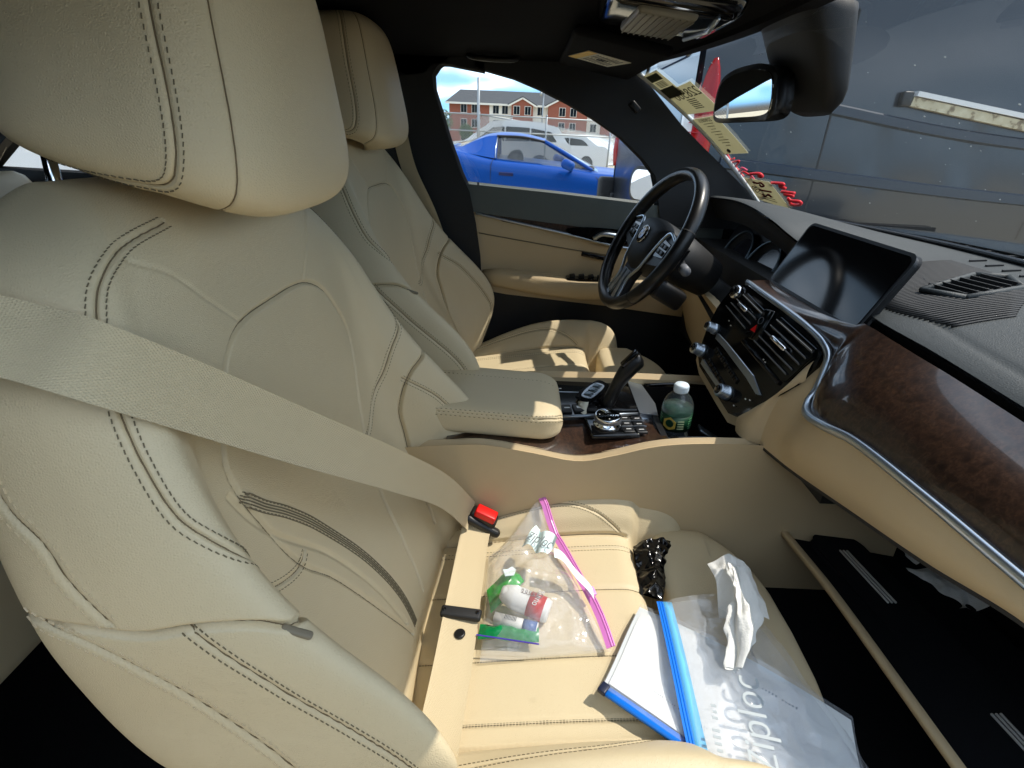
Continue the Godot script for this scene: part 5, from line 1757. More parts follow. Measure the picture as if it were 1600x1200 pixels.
	put("dash", tb, M.black, o)

func make_van() -> void:
	var o := thing("dark_van", "large dark blue grey van with red tail lights parked close beyond the windscreen", "van", v3(0.80, 0, -1.72))
	# local: rear face at x = 0, near side at z = 0, body runs to +x and -z
	var g := Grid.new(50, 60)
	for j in 60:
		var x := 5.2 * j / 59.0
		var sec := curve([v3(x, 0.32, -0.06), v3(x, 0.45, -0.01), v3(x, 0.80, 0.0), v3(x, 1.15, 0.0), v3(x, 1.5, -0.01), v3(x, 1.9, -0.05), v3(x, 2.25, -0.11), v3(x, 2.42, -0.22), v3(x, 2.47, -0.5), v3(x, 2.49, -1.05)], 25)
		for i in 25:
			g.p[j * 50 + i] = sec[i]
			g.p[j * 50 + 49 - i] = v3(x, sec[i].y, -2.1 - sec[i].z)
	g.normals()
	if g.n[20 * 50 + 5].z < 0: g.sgn = -1.0; g.normals()
	var ring := []
	g.crease([Vector2(8, 0), Vector2(8, 30), Vector2(8, 59)], 0.012, 0.02)
	g.press()
	put("body_sides", g.mesh(), M.van_paint, o)
	# rear doors
	for s in 2:
		var b := MB.new()
		var z0 := -0.10 - s * 0.96; var z1 := z0 - 0.94
		b.plate([Vector2(z0, 0.45), Vector2(z0, 1.6), Vector2(z0 - (0.10 if s == 0 else 0.0), 2.38), Vector2(z1 + (0.10 if s == 1 else 0.0), 2.38), Vector2(z1, 1.6), Vector2(z1, 0.45)].map(func(q): return Vector2(-q.x, q.y)), 0.05, Transform3D(Basis(Vector3.UP, PI / 2), v3(0.02, 0, 0)), 0.012)
		var d := put("rear_door", b, M.van_paint, o)
		b = MB.new()
		b.plate(rounded(0.70, 0.62, 0.08).map(func(q): return Vector2(q.x - (z0 + z1) / 2, q.y + 1.85)), 0.012, Transform3D(Basis(Vector3.UP, PI / 2), v3(-0.01, 0, 0)), 0.003)
		put("door_window", b, M.dark_glass, d)
		for k in 3:
			b = MB.new()
			b.rbox(v3(-0.012, 0.7 + 0.55 * k, (z0 - 0.02) if s == 0 else (z1 + 0.02)), v3(0.04, 0.10, 0.05), 0.01)
			put("hinge", b, M.black_smooth, d)
		b = MB.new()
		b.rbox(v3(-0.012, 0.62, (z0 + z1) / 2), v3(0.02, 0.16, 0.52), 0.008)
		put("door_pressing", b, M.van_paint, d)
	# tail lights at the corners
	for s in 2:
		var zz := -0.02 if s == 0 else -2.08
		var sg := 1.0 if s == 0 else -1.0
		var rows := []
		for k in 16:
			var f := k / 15.0
			var y := lerpf(0.96, 1.50, f)
			var wd := 0.060 * sqrt(maxf(0.02, 1.0 - pow(maxf(0.0, f - 0.35) / 0.65, 2.0))) * (0.75 + 0.25 * minf(1.0, f * 5.0))
			var row := []
			for q in 12:
				var a := TAU * q / 12
				row.append(v3(0.03 + 0.02 * f + cos(a) * wd * 1.05, y, zz + sg * (sin(a) * 0.035)))
			rows.append(row)
		var b := MB.new()
		b.loft(rows)
		var tl := put("tail_light", b, M.red_lens, o)
		b = MB.new()
		b.rbox(v3(-0.03, 1.24, zz), v3(0.05, 0.13, 0.045), 0.012)
		put("reversing_lamp", b, M.white_lens, tl)
		for k in 9:
			b = MB.new()
			b.box(v3(0.01, 1.0 + 0.04 * k, zz + sg * 0.0335), v3(0.085, 0.004, 0.006))
			put("lens_rib", b, M.red_lens, tl)
	# bumper and reflector plates
	var b := MB.new()
	b.rbox(v3(-0.08, 0.50, -1.05), v3(0.20, 0.24, 2.12), 0.05)
	put("rear_bumper", b, M.black, o)
	b = MB.new()
	b.rbox(v3(-0.06, 0.70, -2.05), v3(0.14, 0.34, 0.14), 0.03)
	put("bumper_corner", b, M.black, o)
	for k in 2:
		b = MB.new()
		b.box(v3(0.085 + 0.075 * k, 0.75, -2.0), v3(0.07, 0.10, 0.02), Basis(Vector3.UP, -0.3))
		put("reflector", b, M.white if k == 0 else M.red, o)
	# pressed mouldings along the side
	var mo := [[v3(0.15, 1.075, 0.004), v3(1.9, 0.955, 0.004), v3(4.6, 0.90, 0.004), 0.055], [v3(0.42, 1.345, 0.004), v3(1.7, 1.20, 0.004), v3(4.4, 1.10, 0.0), 0.05]]
	for m in mo:
		b = MB.new()
		b.sweep(curve([m[0], m[1], m[2]], 24), [Vector2(-m[3] / 2, -0.004), Vector2(-m[3] / 2 + 0.008, 0.010), Vector2(m[3] / 2 - 0.008, 0.010), Vector2(m[3] / 2, -0.004)], v3(0, 1, 0), false)
		put("side_moulding", b, M.van_trim, o)
	# pale sliding door track with its worn lower face
	b = MB.new()
	b.sweep([v3(0.965, 1.392, 0.016), v3(1.5, 1.318, 0.018), v3(2.5, 1.19, 0.02)], [Vector2(-0.008, -0.02), Vector2(-0.008, 0.016), Vector2(0.012, 0.016), Vector2(0.012, -0.02)], v3(0, 1, 0))
	var tr := put("door_track", b, M.white, o)
	b = MB.new()
	b.sweep([v3(0.955, 1.362, 0.012), v3(1.5, 1.284, 0.014), v3(2.5, 1.156, 0.016)], [Vector2(-0.018, -0.016), Vector2(-0.018, 0.012), Vector2(0.020, 0.012), Vector2(0.020, -0.016)], v3(0, 1, 0))
	put("track_face", b, M.stained_cream, tr)
	b = MB.new()
	b.rbox(v3(0.93, 1.372, 0.012), v3(0.045, 0.06, 0.03), 0.006)
	put("track_end", b, M.black_smooth, tr)
	b = MB.new()
	for x in [0.62, 2.2]:
		b = MB.new()
		b.box(v3(x, 1.05, -0.004), v3(0.008, 1.3, 0.012))
		put("door_gap", b, M.black, o)
	for x in [1.0, 4.3]:
		for z in [-0.14, -1.96]: wheel_parts(o, v3(x, 0.36, z), 0.36, 0.24, M.satin_dark)
	b = MB.new()
	b.box(v3(2.6, 0.36, -1.05), v3(5.0, 0.1, 1.8))
	put("chassis", b, M.tyre, o)

func make_fence() -> void:
	for run in 2:
		var o := thing("chain_link_fence", ["galvanised chain link fence running behind the blue coupe, with one taller post", "chain link fence running away towards the brick building"][run], "fence", Vector3.ZERO, "chain link fences")
		var a := v3(-8.0, 0, -15.6) if run == 0 else v3(-1.4, 0, -17.2)
		var e := v3(9.5, 0, -19.8) if run == 0 else v3(12.0, 0, -62.0)
		var h := 1.82
		var n := 8 if run == 0 else 14
		var d := (e - a).normalized()
		var up := func(t: float, y: float) -> Vector3:
			var p := a.lerp(e, t)
			return v3(p.x, gy(p.z) + y, p.z)
		for k in n + 1:
			var b := MB.new()
			var t := k / float(n)
			var p: Vector3 = up.call(t, 0.0)
			var tall := h + 0.05
			b.tube([p, p + v3(0, tall, 0)], 0.03, 8)
			b.lathe([Vector2(0.035, 0), Vector2(0.03, 0.03), Vector2(0, 0.045)], Transform3D(Basis(), p + v3(0, tall, 0)), 8)
			put("fence_post", b, M.galv, o)
		if run == 0:
			var b := MB.new()
			b.tube([v3(-1.42, 0, -17.1), v3(-1.42, 2.72, -17.1)], 0.045, 10)
			put("tall_post", b, M.galv, o)
		for y in ([h, 1.35, 0.12] if run == 0 else [h, 1.1, 0.12]):
			var b := MB.new()
			b.tube([up.call(0.0, y), up.call(1.0, y)], 0.024, 6)
			put("fence_rail", b, M.galv, o)
		var w := MB.new()
		var len := a.distance_to(e)
		var sp := 0.085 if run == 0 else 0.16
		for s in [-1, 1]:
			var x := -h
			while x < len:
				var t0 := maxf(x, 0.0); var y0 := (t0 - x)
				var t1 := minf(x + h, len); var y1 := (t1 - x)
				if t1 - t0 > 0.05:
					var p0: Vector3 = up.call(t0 / len, y0 if s > 0 else h - y0); var p1: Vector3 = up.call(t1 / len, y1 if s > 0 else h - y1)
					w.box((p0 + p1) / 2, v3(0.009 if run == 0 else 0.012, p0.distance_to(p1), 0.008), along(p1 - p0, v3(0, 0, 1)))
				x += sp
		tag(put("chain_mesh", w, M.galv, o), "", "", "", "stuff")

func make_building() -> void:
	var zf := -120.0
	var base := gy(zf)
	var o := thing("brick_apartment_block", "three storey brick and white apartment block with grey gabled roof beyond the fence", "building", v3(0, base, zf))
	var ev := 8.15
	var rdg := 10.9
	# wall runs: x from, x to, brick?, gable?
	var runs := [[-15.6, -7.2, 1, 0], [-7.2, -2.6, 0, 0], [-2.6, 1.9, 1, 1], [1.9, 5.0, 0, 0], [5.0, 13.2, 1, 1], [13.2, 16.2, 0, 0], [16.2, 23.6, 1, 1], [23.6, 27.0, 0, 0], [27.0, 35.0, 1, 1], [35.0, 38.0, 0, 0], [38.0, 46.0, 1, 0]]
	for r in runs:
		var proud := 0.9 if r[3] else 0.0
		var b := MB.new()
		b.box(v3((r[0] + r[1]) / 2, ev / 2, -5.0 + proud / 2), v3(r[1] - r[0] - 0.01, ev, 10.0 + proud))
		var wl := put("brick_wall" if r[2] else "white_wall", b, M.brick if r[2] else M.render_white, o)
		if r[3]:
			b = MB.new()
			var mid: float = (r[0] + r[1]) / 2
			b.plate([Vector2(r[0] - 0.5, ev), Vector2(r[1] + 0.5, ev), Vector2(mid, ev + (r[1] - r[0]) * 0.25)], 0.3, Transform3D(Basis(), v3(0, 0, proud - 0.16)))
			put("gable", b, M.brick, wl)
			for s in [-1, 1]:
				b = MB.new()
				var p0 := v3(mid, ev + (r[1] - r[0]) * 0.25 + 0.12, proud + 0.2); var p1 := v3(mid + s * ((r[1] - r[0]) / 2 + 0.8), ev - 0.28, proud + 0.2)
				b.box((p0 + p1) / 2, v3(0.35, p0.distance_to(p1), 0.5), along(p1 - p0, v3(0, 0, 1)))
				put("gable_trim", b, M.render_white, wl)
				b = MB.new()
				var q0 := p0 + v3(0, 0.22, -3.5); var q1 := p1 + v3(0, 0.22, -3.5)
				b.box((q0 + q1) / 2, v3(0.15, q0.distance_to(q1), 7.5), along(q1 - q0, v3(0, 0, 1)))
				put("gable_roof", b, M.shingle, wl)
		var n := 2 if r[1] - r[0] > 4.0 else 1
		for fl in 3:
			for k in n:
				var x: float = (r[0] + r[1]) / 2 + ((k - 0.5) * (2.3 if r[2] else 1.9) if n == 2 else 0.0)
				b = MB.new()
				var y := 1.7 + fl * 2.72
				b.box(v3(x, y, proud + 0.03), v3(1.35, 1.65, 0.10))
				var wi := put("window", b, M.render_white, wl)
				for s in [-1, 1]:
					b = MB.new()
					b.box(v3(x + s * 0.31, y, proud + 0.09), v3(0.56, 1.48, 0.04))
					put("pane", b, M.dark_glass, wi)
	var b := MB.new()
	var rows := []
	for x in [-16.4, 46.5]: rows.append([v3(x, ev, 0.8), v3(x + (2.6 if x < 0 else -2.6), rdg, -5.0), v3(x, ev, -10.8)])
	b.loft(rows, false)
	put("roof", b, M.shingle, o)
	b = MB.new()
	b.box(v3(15.0, ev - 0.1, 0.7), v3(62.6, 0.35, 0.25))
	put("eaves_board", b, M.render_white, o)

func make_outside() -> void:
	var n := FastNoiseLite.new()
	M.tyre = mat(Color(0.055, 0.055, 0.058), 0.85)
	M.blue_paint = mat(Color(0.0, 0.26, 0.58), 0.35, 0.0, 0.3)
	M.blue_paint.clearcoat_enabled = true; M.blue_paint.clearcoat = 0.2; M.blue_paint.clearcoat_roughness = 0.03
	M.blue_dark = mat(Color(0.01, 0.07, 0.30), 0.3)
	M.dark_glass = mat(Color(0.05, 0.06, 0.065), 0.08, 0.0, 0.3)
	M.tint_glass = mat(Color(0.10, 0.13, 0.12, 0.22), 0.0)
	M.tint_glass.transparency = BaseMaterial3D.TRANSPARENCY_ALPHA
	M.van_paint = mat(Color(0.062, 0.09, 0.125), 0.3)
	M.van_paint.clearcoat_enabled = true; M.van_paint.clearcoat = 0.7; M.van_paint.clearcoat_roughness = 0.12
	M.van_trim = mat(Color(0.14, 0.19, 0.245), 0.4)
	M.red_lens = mat(Color(0.62, 0.01, 0.02), 0.15)
	M.white_lens = mat(Color(0.85, 0.85, 0.85), 0.2)
	M.galv = mat(Color(0.58, 0.60, 0.61), 0.45, 0.6)
	M.render_white = mat(Color(0.86, 0.85, 0.81), 0.85)
	M.shingle = mat(Color(0.27, 0.28, 0.29), 0.9)
	M.white_paint = mat(Color(0.86, 0.87, 0.88), 0.25)
	M.white_paint.clearcoat_enabled = true; M.white_paint.clearcoat = 1.0
	M.red_paint = mat(Color(0.45, 0.03, 0.05), 0.25)
	var br := mat(Color(1, 1, 1), 0.9)
	br.albedo_texture = noise_tex(FastNoiseLite.TYPE_SIMPLEX, 0.04, 256, [[0.0, Color(0.46, 0.25, 0.19)], [0.5, Color(0.55, 0.32, 0.25)], [1.0, Color(0.62, 0.39, 0.31)]], false, 1.0, 4)
	M.brick = triplanar(br, 0.5)
	var sc := mat(Color(1, 1, 1), 0.8)
	sc.albedo_texture = noise_tex(FastNoiseLite.TYPE_SIMPLEX, 0.02, 256, [[0.0, Color(0.36, 0.31, 0.24)], [0.28, Color(0.55, 0.50, 0.40)], [0.36, Color(0.72, 0.68, 0.56)], [1.0, Color(0.80, 0.77, 0.66)]], false, 1.0, 4)
	M.stained_cream = triplanar(sc, 2.5)
	var asp := mat(Color(1, 1, 1), 0.95)
	asp.albedo_texture = noise_tex(FastNoiseLite.TYPE_SIMPLEX, 0.05, 512, [[0.0, Color(0.66, 0.61, 0.51)], [0.5, Color(0.74, 0.69, 0.58)], [1.0, Color(0.80, 0.75, 0.64)]], false, 1.0, 5)
	M.ground = triplanar(asp, 0.35)
	var g := Grid.new(60, 90)
	for j in 90:
		var f := j / 89.0
		var z := lerpf(40.0, -400.0, f * f * 0.4 + f * 0.6)
		for i in 60: g.p[j * 60 + i] = v3(lerpf(-260, 260, i / 59.0), gy(z), z)
	g.normals()
	if g.n[0].y < 0: g.sgn = -1.0; g.normals()
	structure("ground", g.mesh(), M.ground)
	make_vette()
	make_van()
	make_fence()
	make_building()
	# vehicles in the lot behind the fence
	var suv_body := [[-2.4, 0.45], [-2.42, 0.75], [-2.38, 1.05], [-1.9, 1.08], [0.2, 1.05], [1.15, 1.02], [1.9, 0.95], [2.3, 0.82], [2.38, 0.55], [2.2, 0.35], [0.0, 0.32], [-2.2, 0.35]]
	var suv_cab := [[-2.35, 1.0], [-1.95, 1.52], [-1.4, 1.66], [-0.4, 1.70], [0.35, 1.64], [1.3, 1.02]]
	var suv_win := [[[-2.0, 1.10], [-1.75, 1.46], [-1.05, 1.56], [-1.05, 1.08]], [[-0.98, 1.08], [-0.98, 1.57], [-0.15, 1.585], [-0.15, 1.07]], [[-0.08, 1.07], [-0.08, 1.58], [0.32, 1.54], [1.05, 1.06]]]
	var s := parked_car("white_suv", "white sport utility car with dark side windows behind the chain link fence", v3(-0.75, gy(-19.5) - 0.02, -20.2), PI, M.white_paint, suv_body, suv_cab, suv_win, 1.9, [[-1.4, 0.36], [1.45, 0.36]])
	var mb := MB.new()
	mb.rbox(v3(0.85, 1.08, -1.02), v3(0.2, 0.15, 0.16), 0.05)
	put("door_mirror", mb, M.white_paint, s)
	for z in [-0.62, 0.62]:
		mb = MB.new()
		mb.tube(curve([v3(-1.7, 1.60, z), v3(-1.5, 1.70, z), v3(-0.3, 1.745, z), v3(0.2, 1.69, z)], 12), 0.018, 6)
		put("roof_bar", mb, M.satin_dark, s)
	var sed_body := [[-2.3, 0.4], [-2.35, 0.7], [-2.25, 0.98], [-1.6, 1.0], [0.6, 0.96], [1.7, 0.88], [2.25, 0.75], [2.35, 0.5], [2.2, 0.32], [0, 0.28], [-2.2, 0.3]]
	var sed_cab := [[-1.9, 0.95], [-1.15, 1.36], [-0.6, 1.43], [0.0, 1.42], [1.0, 0.92]]
	var sed_win := [[[-1.5, 1.0], [-1.05, 1.30], [-0.45, 1.36], [-0.45, 0.98]], [[-0.38, 0.98], [-0.38, 1.36], [0.0, 1.34], [0.75, 0.97]]]
	parked_car("white_sedan", "white sedan nose in beyond the blue coupe windscreen", v3(2.2, gy(-26), -26.0), 2.6, M.white_paint, sed_body, sed_cab, sed_win, 1.8, [[-1.4, 0.33], [1.45, 0.33]], "white cars in the lot")
	parked_car("white_sedan", "white sedan parked furthest back, left of the white trucks", v3(4.6, gy(-38), -38.0), 2.2, M.white_paint, sed_body, sed_cab, sed_win, 1.8, [[-1.4, 0.33], [1.45, 0.33]], "white cars in the lot")
	parked_car("red_car", "small dark red car parked by the white trucks in the far lot", v3(11.6, gy(-75), -75.0), PI + 0.2, M.red_paint, sed_body, sed_cab, sed_win, 1.8, [[-1.4, 0.33], [1.45, 0.33]])
	for k in 2:
		var tk := parked_car("white_truck", ["white truck cab on the far side of the lot, nearer the sedans", "white crew cab truck standing beside the small red car"][k], v3([8.7, 12.2][k], gy(-90), -90.0), 0.1, M.white_paint, [[-3.0, 0.6], [-3.0, 0.95], [0.0, 1.0], [0.1, 1.5], [1.6, 1.5], [1.9, 1.2], [1.95, 0.5], [0.5, 0.45]], [[0.0, 1.3], [0.1, 2.35], [1.2, 2.4], [1.65, 1.45]], [[[0.25, 1.5], [0.3, 2.2], [0.75, 2.22], [0.75, 1.5]], [[0.85, 1.5], [0.85, 2.22], [1.15, 2.2], [1.45, 1.5]]], 2.1, [[-2.0, 0.45], [1.2, 0.45]], "white trucks")
		var b := MB.new()
		b.box(v3(-1.6, 1.25 if k == 0 else 1.1, 0), v3(2.6, 0.6 if k == 0 else 0.2, 2.0))
		put("truck_bed", b, M.white_paint if k == 0 else M.black_smooth, tk)
	# pale car just behind, seen in the mirrors and past the seats
	parked_car("white_hatchback", "white car parked alongside behind the driver, glimpsed between the seats", v3(-3.4, 0, -2.9), 0.0, M.white_paint, sed_body, sed_cab, sed_win, 1.8, [[-1.4, 0.33], [1.45, 0.33]])
	# unseen car added to block light from the open passenger side
	var nb := parked_car("added_dark_suv", "unseen dark grey sport utility car added alongside the open passenger door to block light", v3(-0.6, 0, 3.05), 0.0, M.paint_dark, suv_body, suv_cab, suv_win, 1.95, [[-1.4, 0.36], [1.45, 0.36]])
	# utility pole
	var u := thing("utility_pole", "tall grey utility pole with cross arm in front of the brick building", "pole", v3(3.5, gy(-110), -110.0))
	var b := MB.new()
	b.tube([v3(0, 0, 0), v3(0.15, 11.4, 0)], 0.17, 10, true, 0.11)
	put("pole_shaft", b, M.galv, u)
	b = MB.new()
	b.box(v3(0.1, 10.6, 0), v3(1.9, 0.14, 0.12))
	put("cross_arm", b, M.galv, u)
	for k in 3:
		b = MB.new()
		b.lathe([Vector2(0.05, 0), Vector2(0.08, 0.1), Vector2(0.04, 0.25), Vector2(0, 0.27)], Transform3D(Basis(), v3(-0.75 + 0.8 * k, 10.67, 0)), 8)
		put("insulator", b, M.galv, u)
	b = MB.new()
	b.lathe([Vector2(0, 0), Vector2(0.25, 0), Vector2(0.25, 0.7), Vector2(0, 0.75)], Transform3D(Basis(), v3(-0.4, 9.2, 0.1)), 12)
	put("transformer", b, M.galv, u)
	# trees far left behind the fence
	for k in 4: make_tree(v3(-24.0 + k * 4.2, gy(-105), -108.0 - 5.0 * (k % 2)), 4.0 + 1.2 * (k % 3), k)

func make_tree(at: Vector3, h: float, k: int) -> void:
	var t := thing("far_tree", ["small rounded tree leftmost beyond the fence", "taller leafy tree second from the fence end", "broad leafy tree left of the brick building", "low tree touching the brick building corner"][k], "tree", at, "trees beyond the fence")
	var b := MB.new()
	b.tube([v3(0, 0, 0), v3(0.05, h * 0.4, 0), v3(0.0, h * 0.7, 0)], 0.16, 8, true, 0.06)
	for q in 5:
		var a := q * 1.3
		b.tube([v3(0, h * (0.35 + 0.05 * q), 0), v3(cos(a) * h * 0.2, h * (0.55 + 0.05 * q), sin(a) * h * 0.2)], 0.06, 6, true, 0.02)
	put("trunk", b, mat(Color(0.30, 0.24, 0.18), 0.9), t)
	var st := MB.new()
	for q in 900:
		var d := Vector3(rng.randfn(), rng.randfn(), rng.randfn()).normalized() * pow(rng.randf(), 0.4)
		var c := v3(d.x * h * 0.36, h * 0.66 + d.y * h * 0.34, d.z * h * 0.36)
		var e := Basis.from_euler(v3(rng.randf() * 6, rng.randf() * 6, rng.randf() * 6))
		var s := 0.18 + rng.randf() * 0.14
		st.solid(PackedVector3Array([c + e * v3(-s, 0, 0), c + e * v3(0, s * 0.6, 0), c + e * v3(s, 0, 0), c + e * v3(-s, 0, 0), c + e * v3(s, 0, 0), c + e * v3(0, -s * 0.6, 0.05)]), false, false)
	var cr := put("crown", st, M.leaf, t)

# ---------------------------------------------------------------- small things
func ws_at(z: float, f: float, out := 0.0) -> Vector3:
	var q := ws_base(z).lerp(ws_head(z), f) + v3(0.34, 0.5, 0) * 0.035 * sin(f * PI)
	return q + v3(0.51, 0.86, 0).normalized() * out

# a sheet on the glass inside corners [z, f] (four), curved with the screen
func glass_sheet(c: Array, out: float, n := 8) -> ArrayMesh:
	var b := MB.new()
	var lo := []; var hi := []
	for k in 2:
		var rows := []
		for j in n + 1:
			var row := []
			for i in n + 1:
				var a: Vector2 = Vector2(c[0][0], c[0][1]).lerp(Vector2(c[1][0], c[1][1]), i / float(n))
				var e: Vector2 = Vector2(c[3][0], c[3][1]).lerp(Vector2(c[2][0], c[2][1]), i / float(n))
				var q := a.lerp(e, j / float(n))
				row.append(ws_at(q.x, q.y, out + (0.0003 if k else -0.0003)))
			rows.append(row)
		b.loft(rows, true, false, false)
	return b.mesh()

func sheet_frame(c: Array, u: float, v: float, out: float) -> Transform3D:
	var at2 := func(a: float, e: float) -> Vector3:
		var p: Vector2 = Vector2(c[0][0], c[0][1]).lerp(Vector2(c[1][0], c[1][1]), a)
		var q: Vector2 = Vector2(c[3][0], c[3][1]).lerp(Vector2(c[2][0], c[2][1]), a)
		var r := p.lerp(q, e)
		return ws_at(r.x, r.y, out)
	var o: Vector3 = at2.call(u, v)
	var x: Vector3 = (at2.call(u + 0.05, v) - o).normalized()
	var y: Vector3 = -(at2.call(u, v + 0.05) - o).normalized()
	var z := x.cross(y).normalized()
	return Transform3D(Basis(x, z.cross(x), z), o)

func notice(label: String, c: Array, m: Material) -> Node3D:
	var o := thing("paper_notice", label, "notice", Vector3.ZERO, "notices stuck inside the windscreen")
	put("sheet", glass_sheet(c, -0.004), m, o)
	return o

func make_notices() -> void:
	var ink := mat(Color(0.20, 0.21, 0.16), 0.8)
	var dark := mat(Color(0.22, 0.24, 0.17), 0.8)
	var pap := mat(Color(0.70, 0.70, 0.62), 0.8)
	pap.backlight_enabled = true; pap.backlight = Color(0.8, 0.78, 0.68)
	var c := [[-0.650, 0.964], [-0.560, 0.985], [-0.560, 0.812], [-0.650, 0.785]]
	var o := notice("narrow printed permit with dark blocks, highest of the notices on the windscreen", c, pap)
	for q in [[0.12, 0.06, 0.88, 0.30], [0.06, 0.60, 0.94, 0.97]]:
		var r := []
		for k in [[q[0], q[1]], [q[2], q[1]], [q[2], q[3]], [q[0], q[3]]]: r.append([lerpf(c[0][0], c[1][0], k[0]), lerpf(lerpf(c[0][1], c[1][1], k[0]), lerpf(c[3][1], c[2][1], k[0]), k[1])])
		put("dark_block", glass_sheet(r, -0.0056, 3), dark, o)
	var b := MB.new()
	for k in 5:
		var f := sheet_frame(c, 0.5, 0.36 + k * 0.045, -0.0056)
		b.box(f.origin, v3(0.05, 0.002, 0.0003), f.basis)
	put("print_lines", b, ink, o)
	var c2 := [[-0.648, 0.835], [-0.480, 0.885], [-0.492, 0.690], [-0.648, 0.668]]
	o = notice("square notice with large mirrored digits overlapping the narrow permit", c2, pap)
	var f2 := sheet_frame(c2, 0.60, 0.26, -0.0062)
	lettering("large_digits", "228500", 0.042, Transform3D(f2.basis * Basis(Vector3.UP, PI), f2.origin), ink, o, 0.0004)
	b = MB.new()
	for k in 6:
		for s in 5:
			var f := sheet_frame(c2, 0.44 + s * 0.055, 0.48 + k * 0.065, -0.0056)
			b.box(f.origin, v3(0.006 + 0.003 * ((s * 7 + k * 3) % 3), 0.0028, 0.0003), f.basis)
	put("print_lines", b, ink, o)
	var c3 := [[-0.648, 0.632], [-0.540, 0.655], [-0.548, 0.400], [-0.648, 0.380]]
	o = notice("long pale notice with a round hole, hanging below the square one", c3, pap)
	f2 = sheet_frame(c3, 0.5, 0.06, -0.0062)
	lettering("printed_digits", "2280855", 0.016, Transform3D(f2.basis * Basis(Vector3.UP, PI), f2.origin), ink, o, 0.0004)
	b = MB.new()
	f2 = sheet_frame(c3, 0.35, 0.90, -0.0058)
	b.lathe([Vector2(0, 0), Vector2(0.007, 0), Vector2(0.007, 0.0006), Vector2(0, 0.0006)], f2 * Transform3D(Basis(Vector3.RIGHT, PI / 2), Vector3.ZERO), 20)
	put("punched_hole", b, ink, o)
	b = MB.new()
	for k in 9:
		var f := sheet_frame(c3, 0.5, 0.16 + k * 0.075, -0.0056)
		b.box(f.origin, v3(0.045 - 0.012 * (k % 3), 0.0022, 0.0003), f.basis)
	put("faint_print", b, mat(Color(0.52, 0.51, 0.42), 0.8), o)
	var c4 := [[-0.640, 0.222], [-0.556, 0.212], [-0.548, 0.030], [-0.640, 0.072]]
	o = notice("lowest notice by the dashboard with red marker digits written across it", c4, pap)
	b = MB.new()
	for k in 3:
		var f := sheet_frame(c4, 0.45, 0.62 + k * 0.1, -0.0056)
		b.box(f.origin, v3(0.05, 0.002, 0.0003), f.basis)
	put("faint_print", b, mat(Color(0.45, 0.44, 0.36), 0.8), o)
	f2 = sheet_frame(c4, 0.22, 0.42, -0.0062)
	lettering("number", "05", 0.026, Transform3D(f2.basis * Basis(Vector3.BACK, -0.9) * Basis(Vector3.UP, PI), f2.origin), ink, o, 0.0004)
	b = MB.new()
	for s in [[[-0.613, 0.202], [-0.601, 0.195], [-0.586, 0.201], [-0.583, 0.182], [-0.595, 0.175], [-0.595, 0.189]], [[-0.61, 0.15], [-0.591, 0.147], [-0.572, 0.145]], [[-0.609, 0.123], [-0.606, 0.105], [-0.59, 0.124], [-0.584, 0.106]]]:
		b.tube(curve(s.map(func(q): return ws_at(q[0], q[1], -0.0058)), 20), 0.0026, 6)
	put("marker_digits", b, mat(Color(0.42, 0.03, 0.05), 0.6), o)
	# red marker on the outside of the glass
	var red := mat(Color(0.86, 0.05, 0.12), 0.5)
	var pink := mat(Color(0.88, 0.30, 0.42), 0.5)
	o = thing("marker_writing", "pinkish red handwriting running down the windscreen edge beside the pillar", "writing", Vector3.ZERO, "red marker writing on the glass")
	for s in [[[-0.652, 0.368], [-0.643, 0.378], [-0.622, 0.383]], [[-0.645, 0.388], [-0.649, 0.354], [-0.652, 0.328], [-0.633, 0.338]], [[-0.652, 0.31], [-0.637, 0.317], [-0.622, 0.322], [-0.65, 0.282], [-0.652, 0.261], [-0.649, 0.252]], [[-0.649, 0.252], [-0.631, 0.275], [-0.619, 0.26]], [[-0.648, 0.214], [-0.65, 0.231], [-0.637, 0.247], [-0.621, 0.227]], [[-0.645, 0.18], [-0.623, 0.212]], [[-0.621, 0.235], [-0.617, 0.213], [-0.618, 0.181]], [[-0.642, 0.122], [-0.623, 0.16], [-0.611, 0.158], [-0.609, 0.136], [-0.608, 0.109]], [[-0.637, 0.091], [-0.62, 0.088], [-0.603, 0.083]], [[-0.634, 0.073], [-0.611, 0.101]]]:
		b = MB.new()
		b.tube(curve(s.map(func(q): return ws_at(q[0], q[1], 0.003)), 20), 0.0028, 6)
		put("stroke", b, pink if s.size() % 2 else red, o)
	o = thing("marker_writing", "bright red marker strokes on the windscreen right of the lowest notice", "writing", Vector3.ZERO, "red marker writing on the glass")
	for s in [[[-0.62, 0.232], [-0.598, 0.241], [-0.583, 0.241], [-0.58, 0.225], [-0.592, 0.221], [-0.591, 0.233]], [[-0.565, 0.187], [-0.53, 0.19], [-0.526, 0.182], [-0.544, 0.173]], [[-0.544, 0.166], [-0.528, 0.159]], [[-0.551, 0.134], [-0.508, 0.134]], [[-0.549, 0.116], [-0.52, 0.111]], [[-0.545, 0.092], [-0.542, 0.081], [-0.536, 0.078], [-0.512, 0.081], [-0.513, 0.065], [-0.534, 0.051], [-0.553, 0.05]], [[-0.544, 0.094], [-0.55, 0.053]]]:
		b = MB.new()
		b.tube(curve(s.map(func(q): return ws_at(q[0], q[1], 0.004)), 20), 0.0042, 6)
		put("stroke", b, red, o)

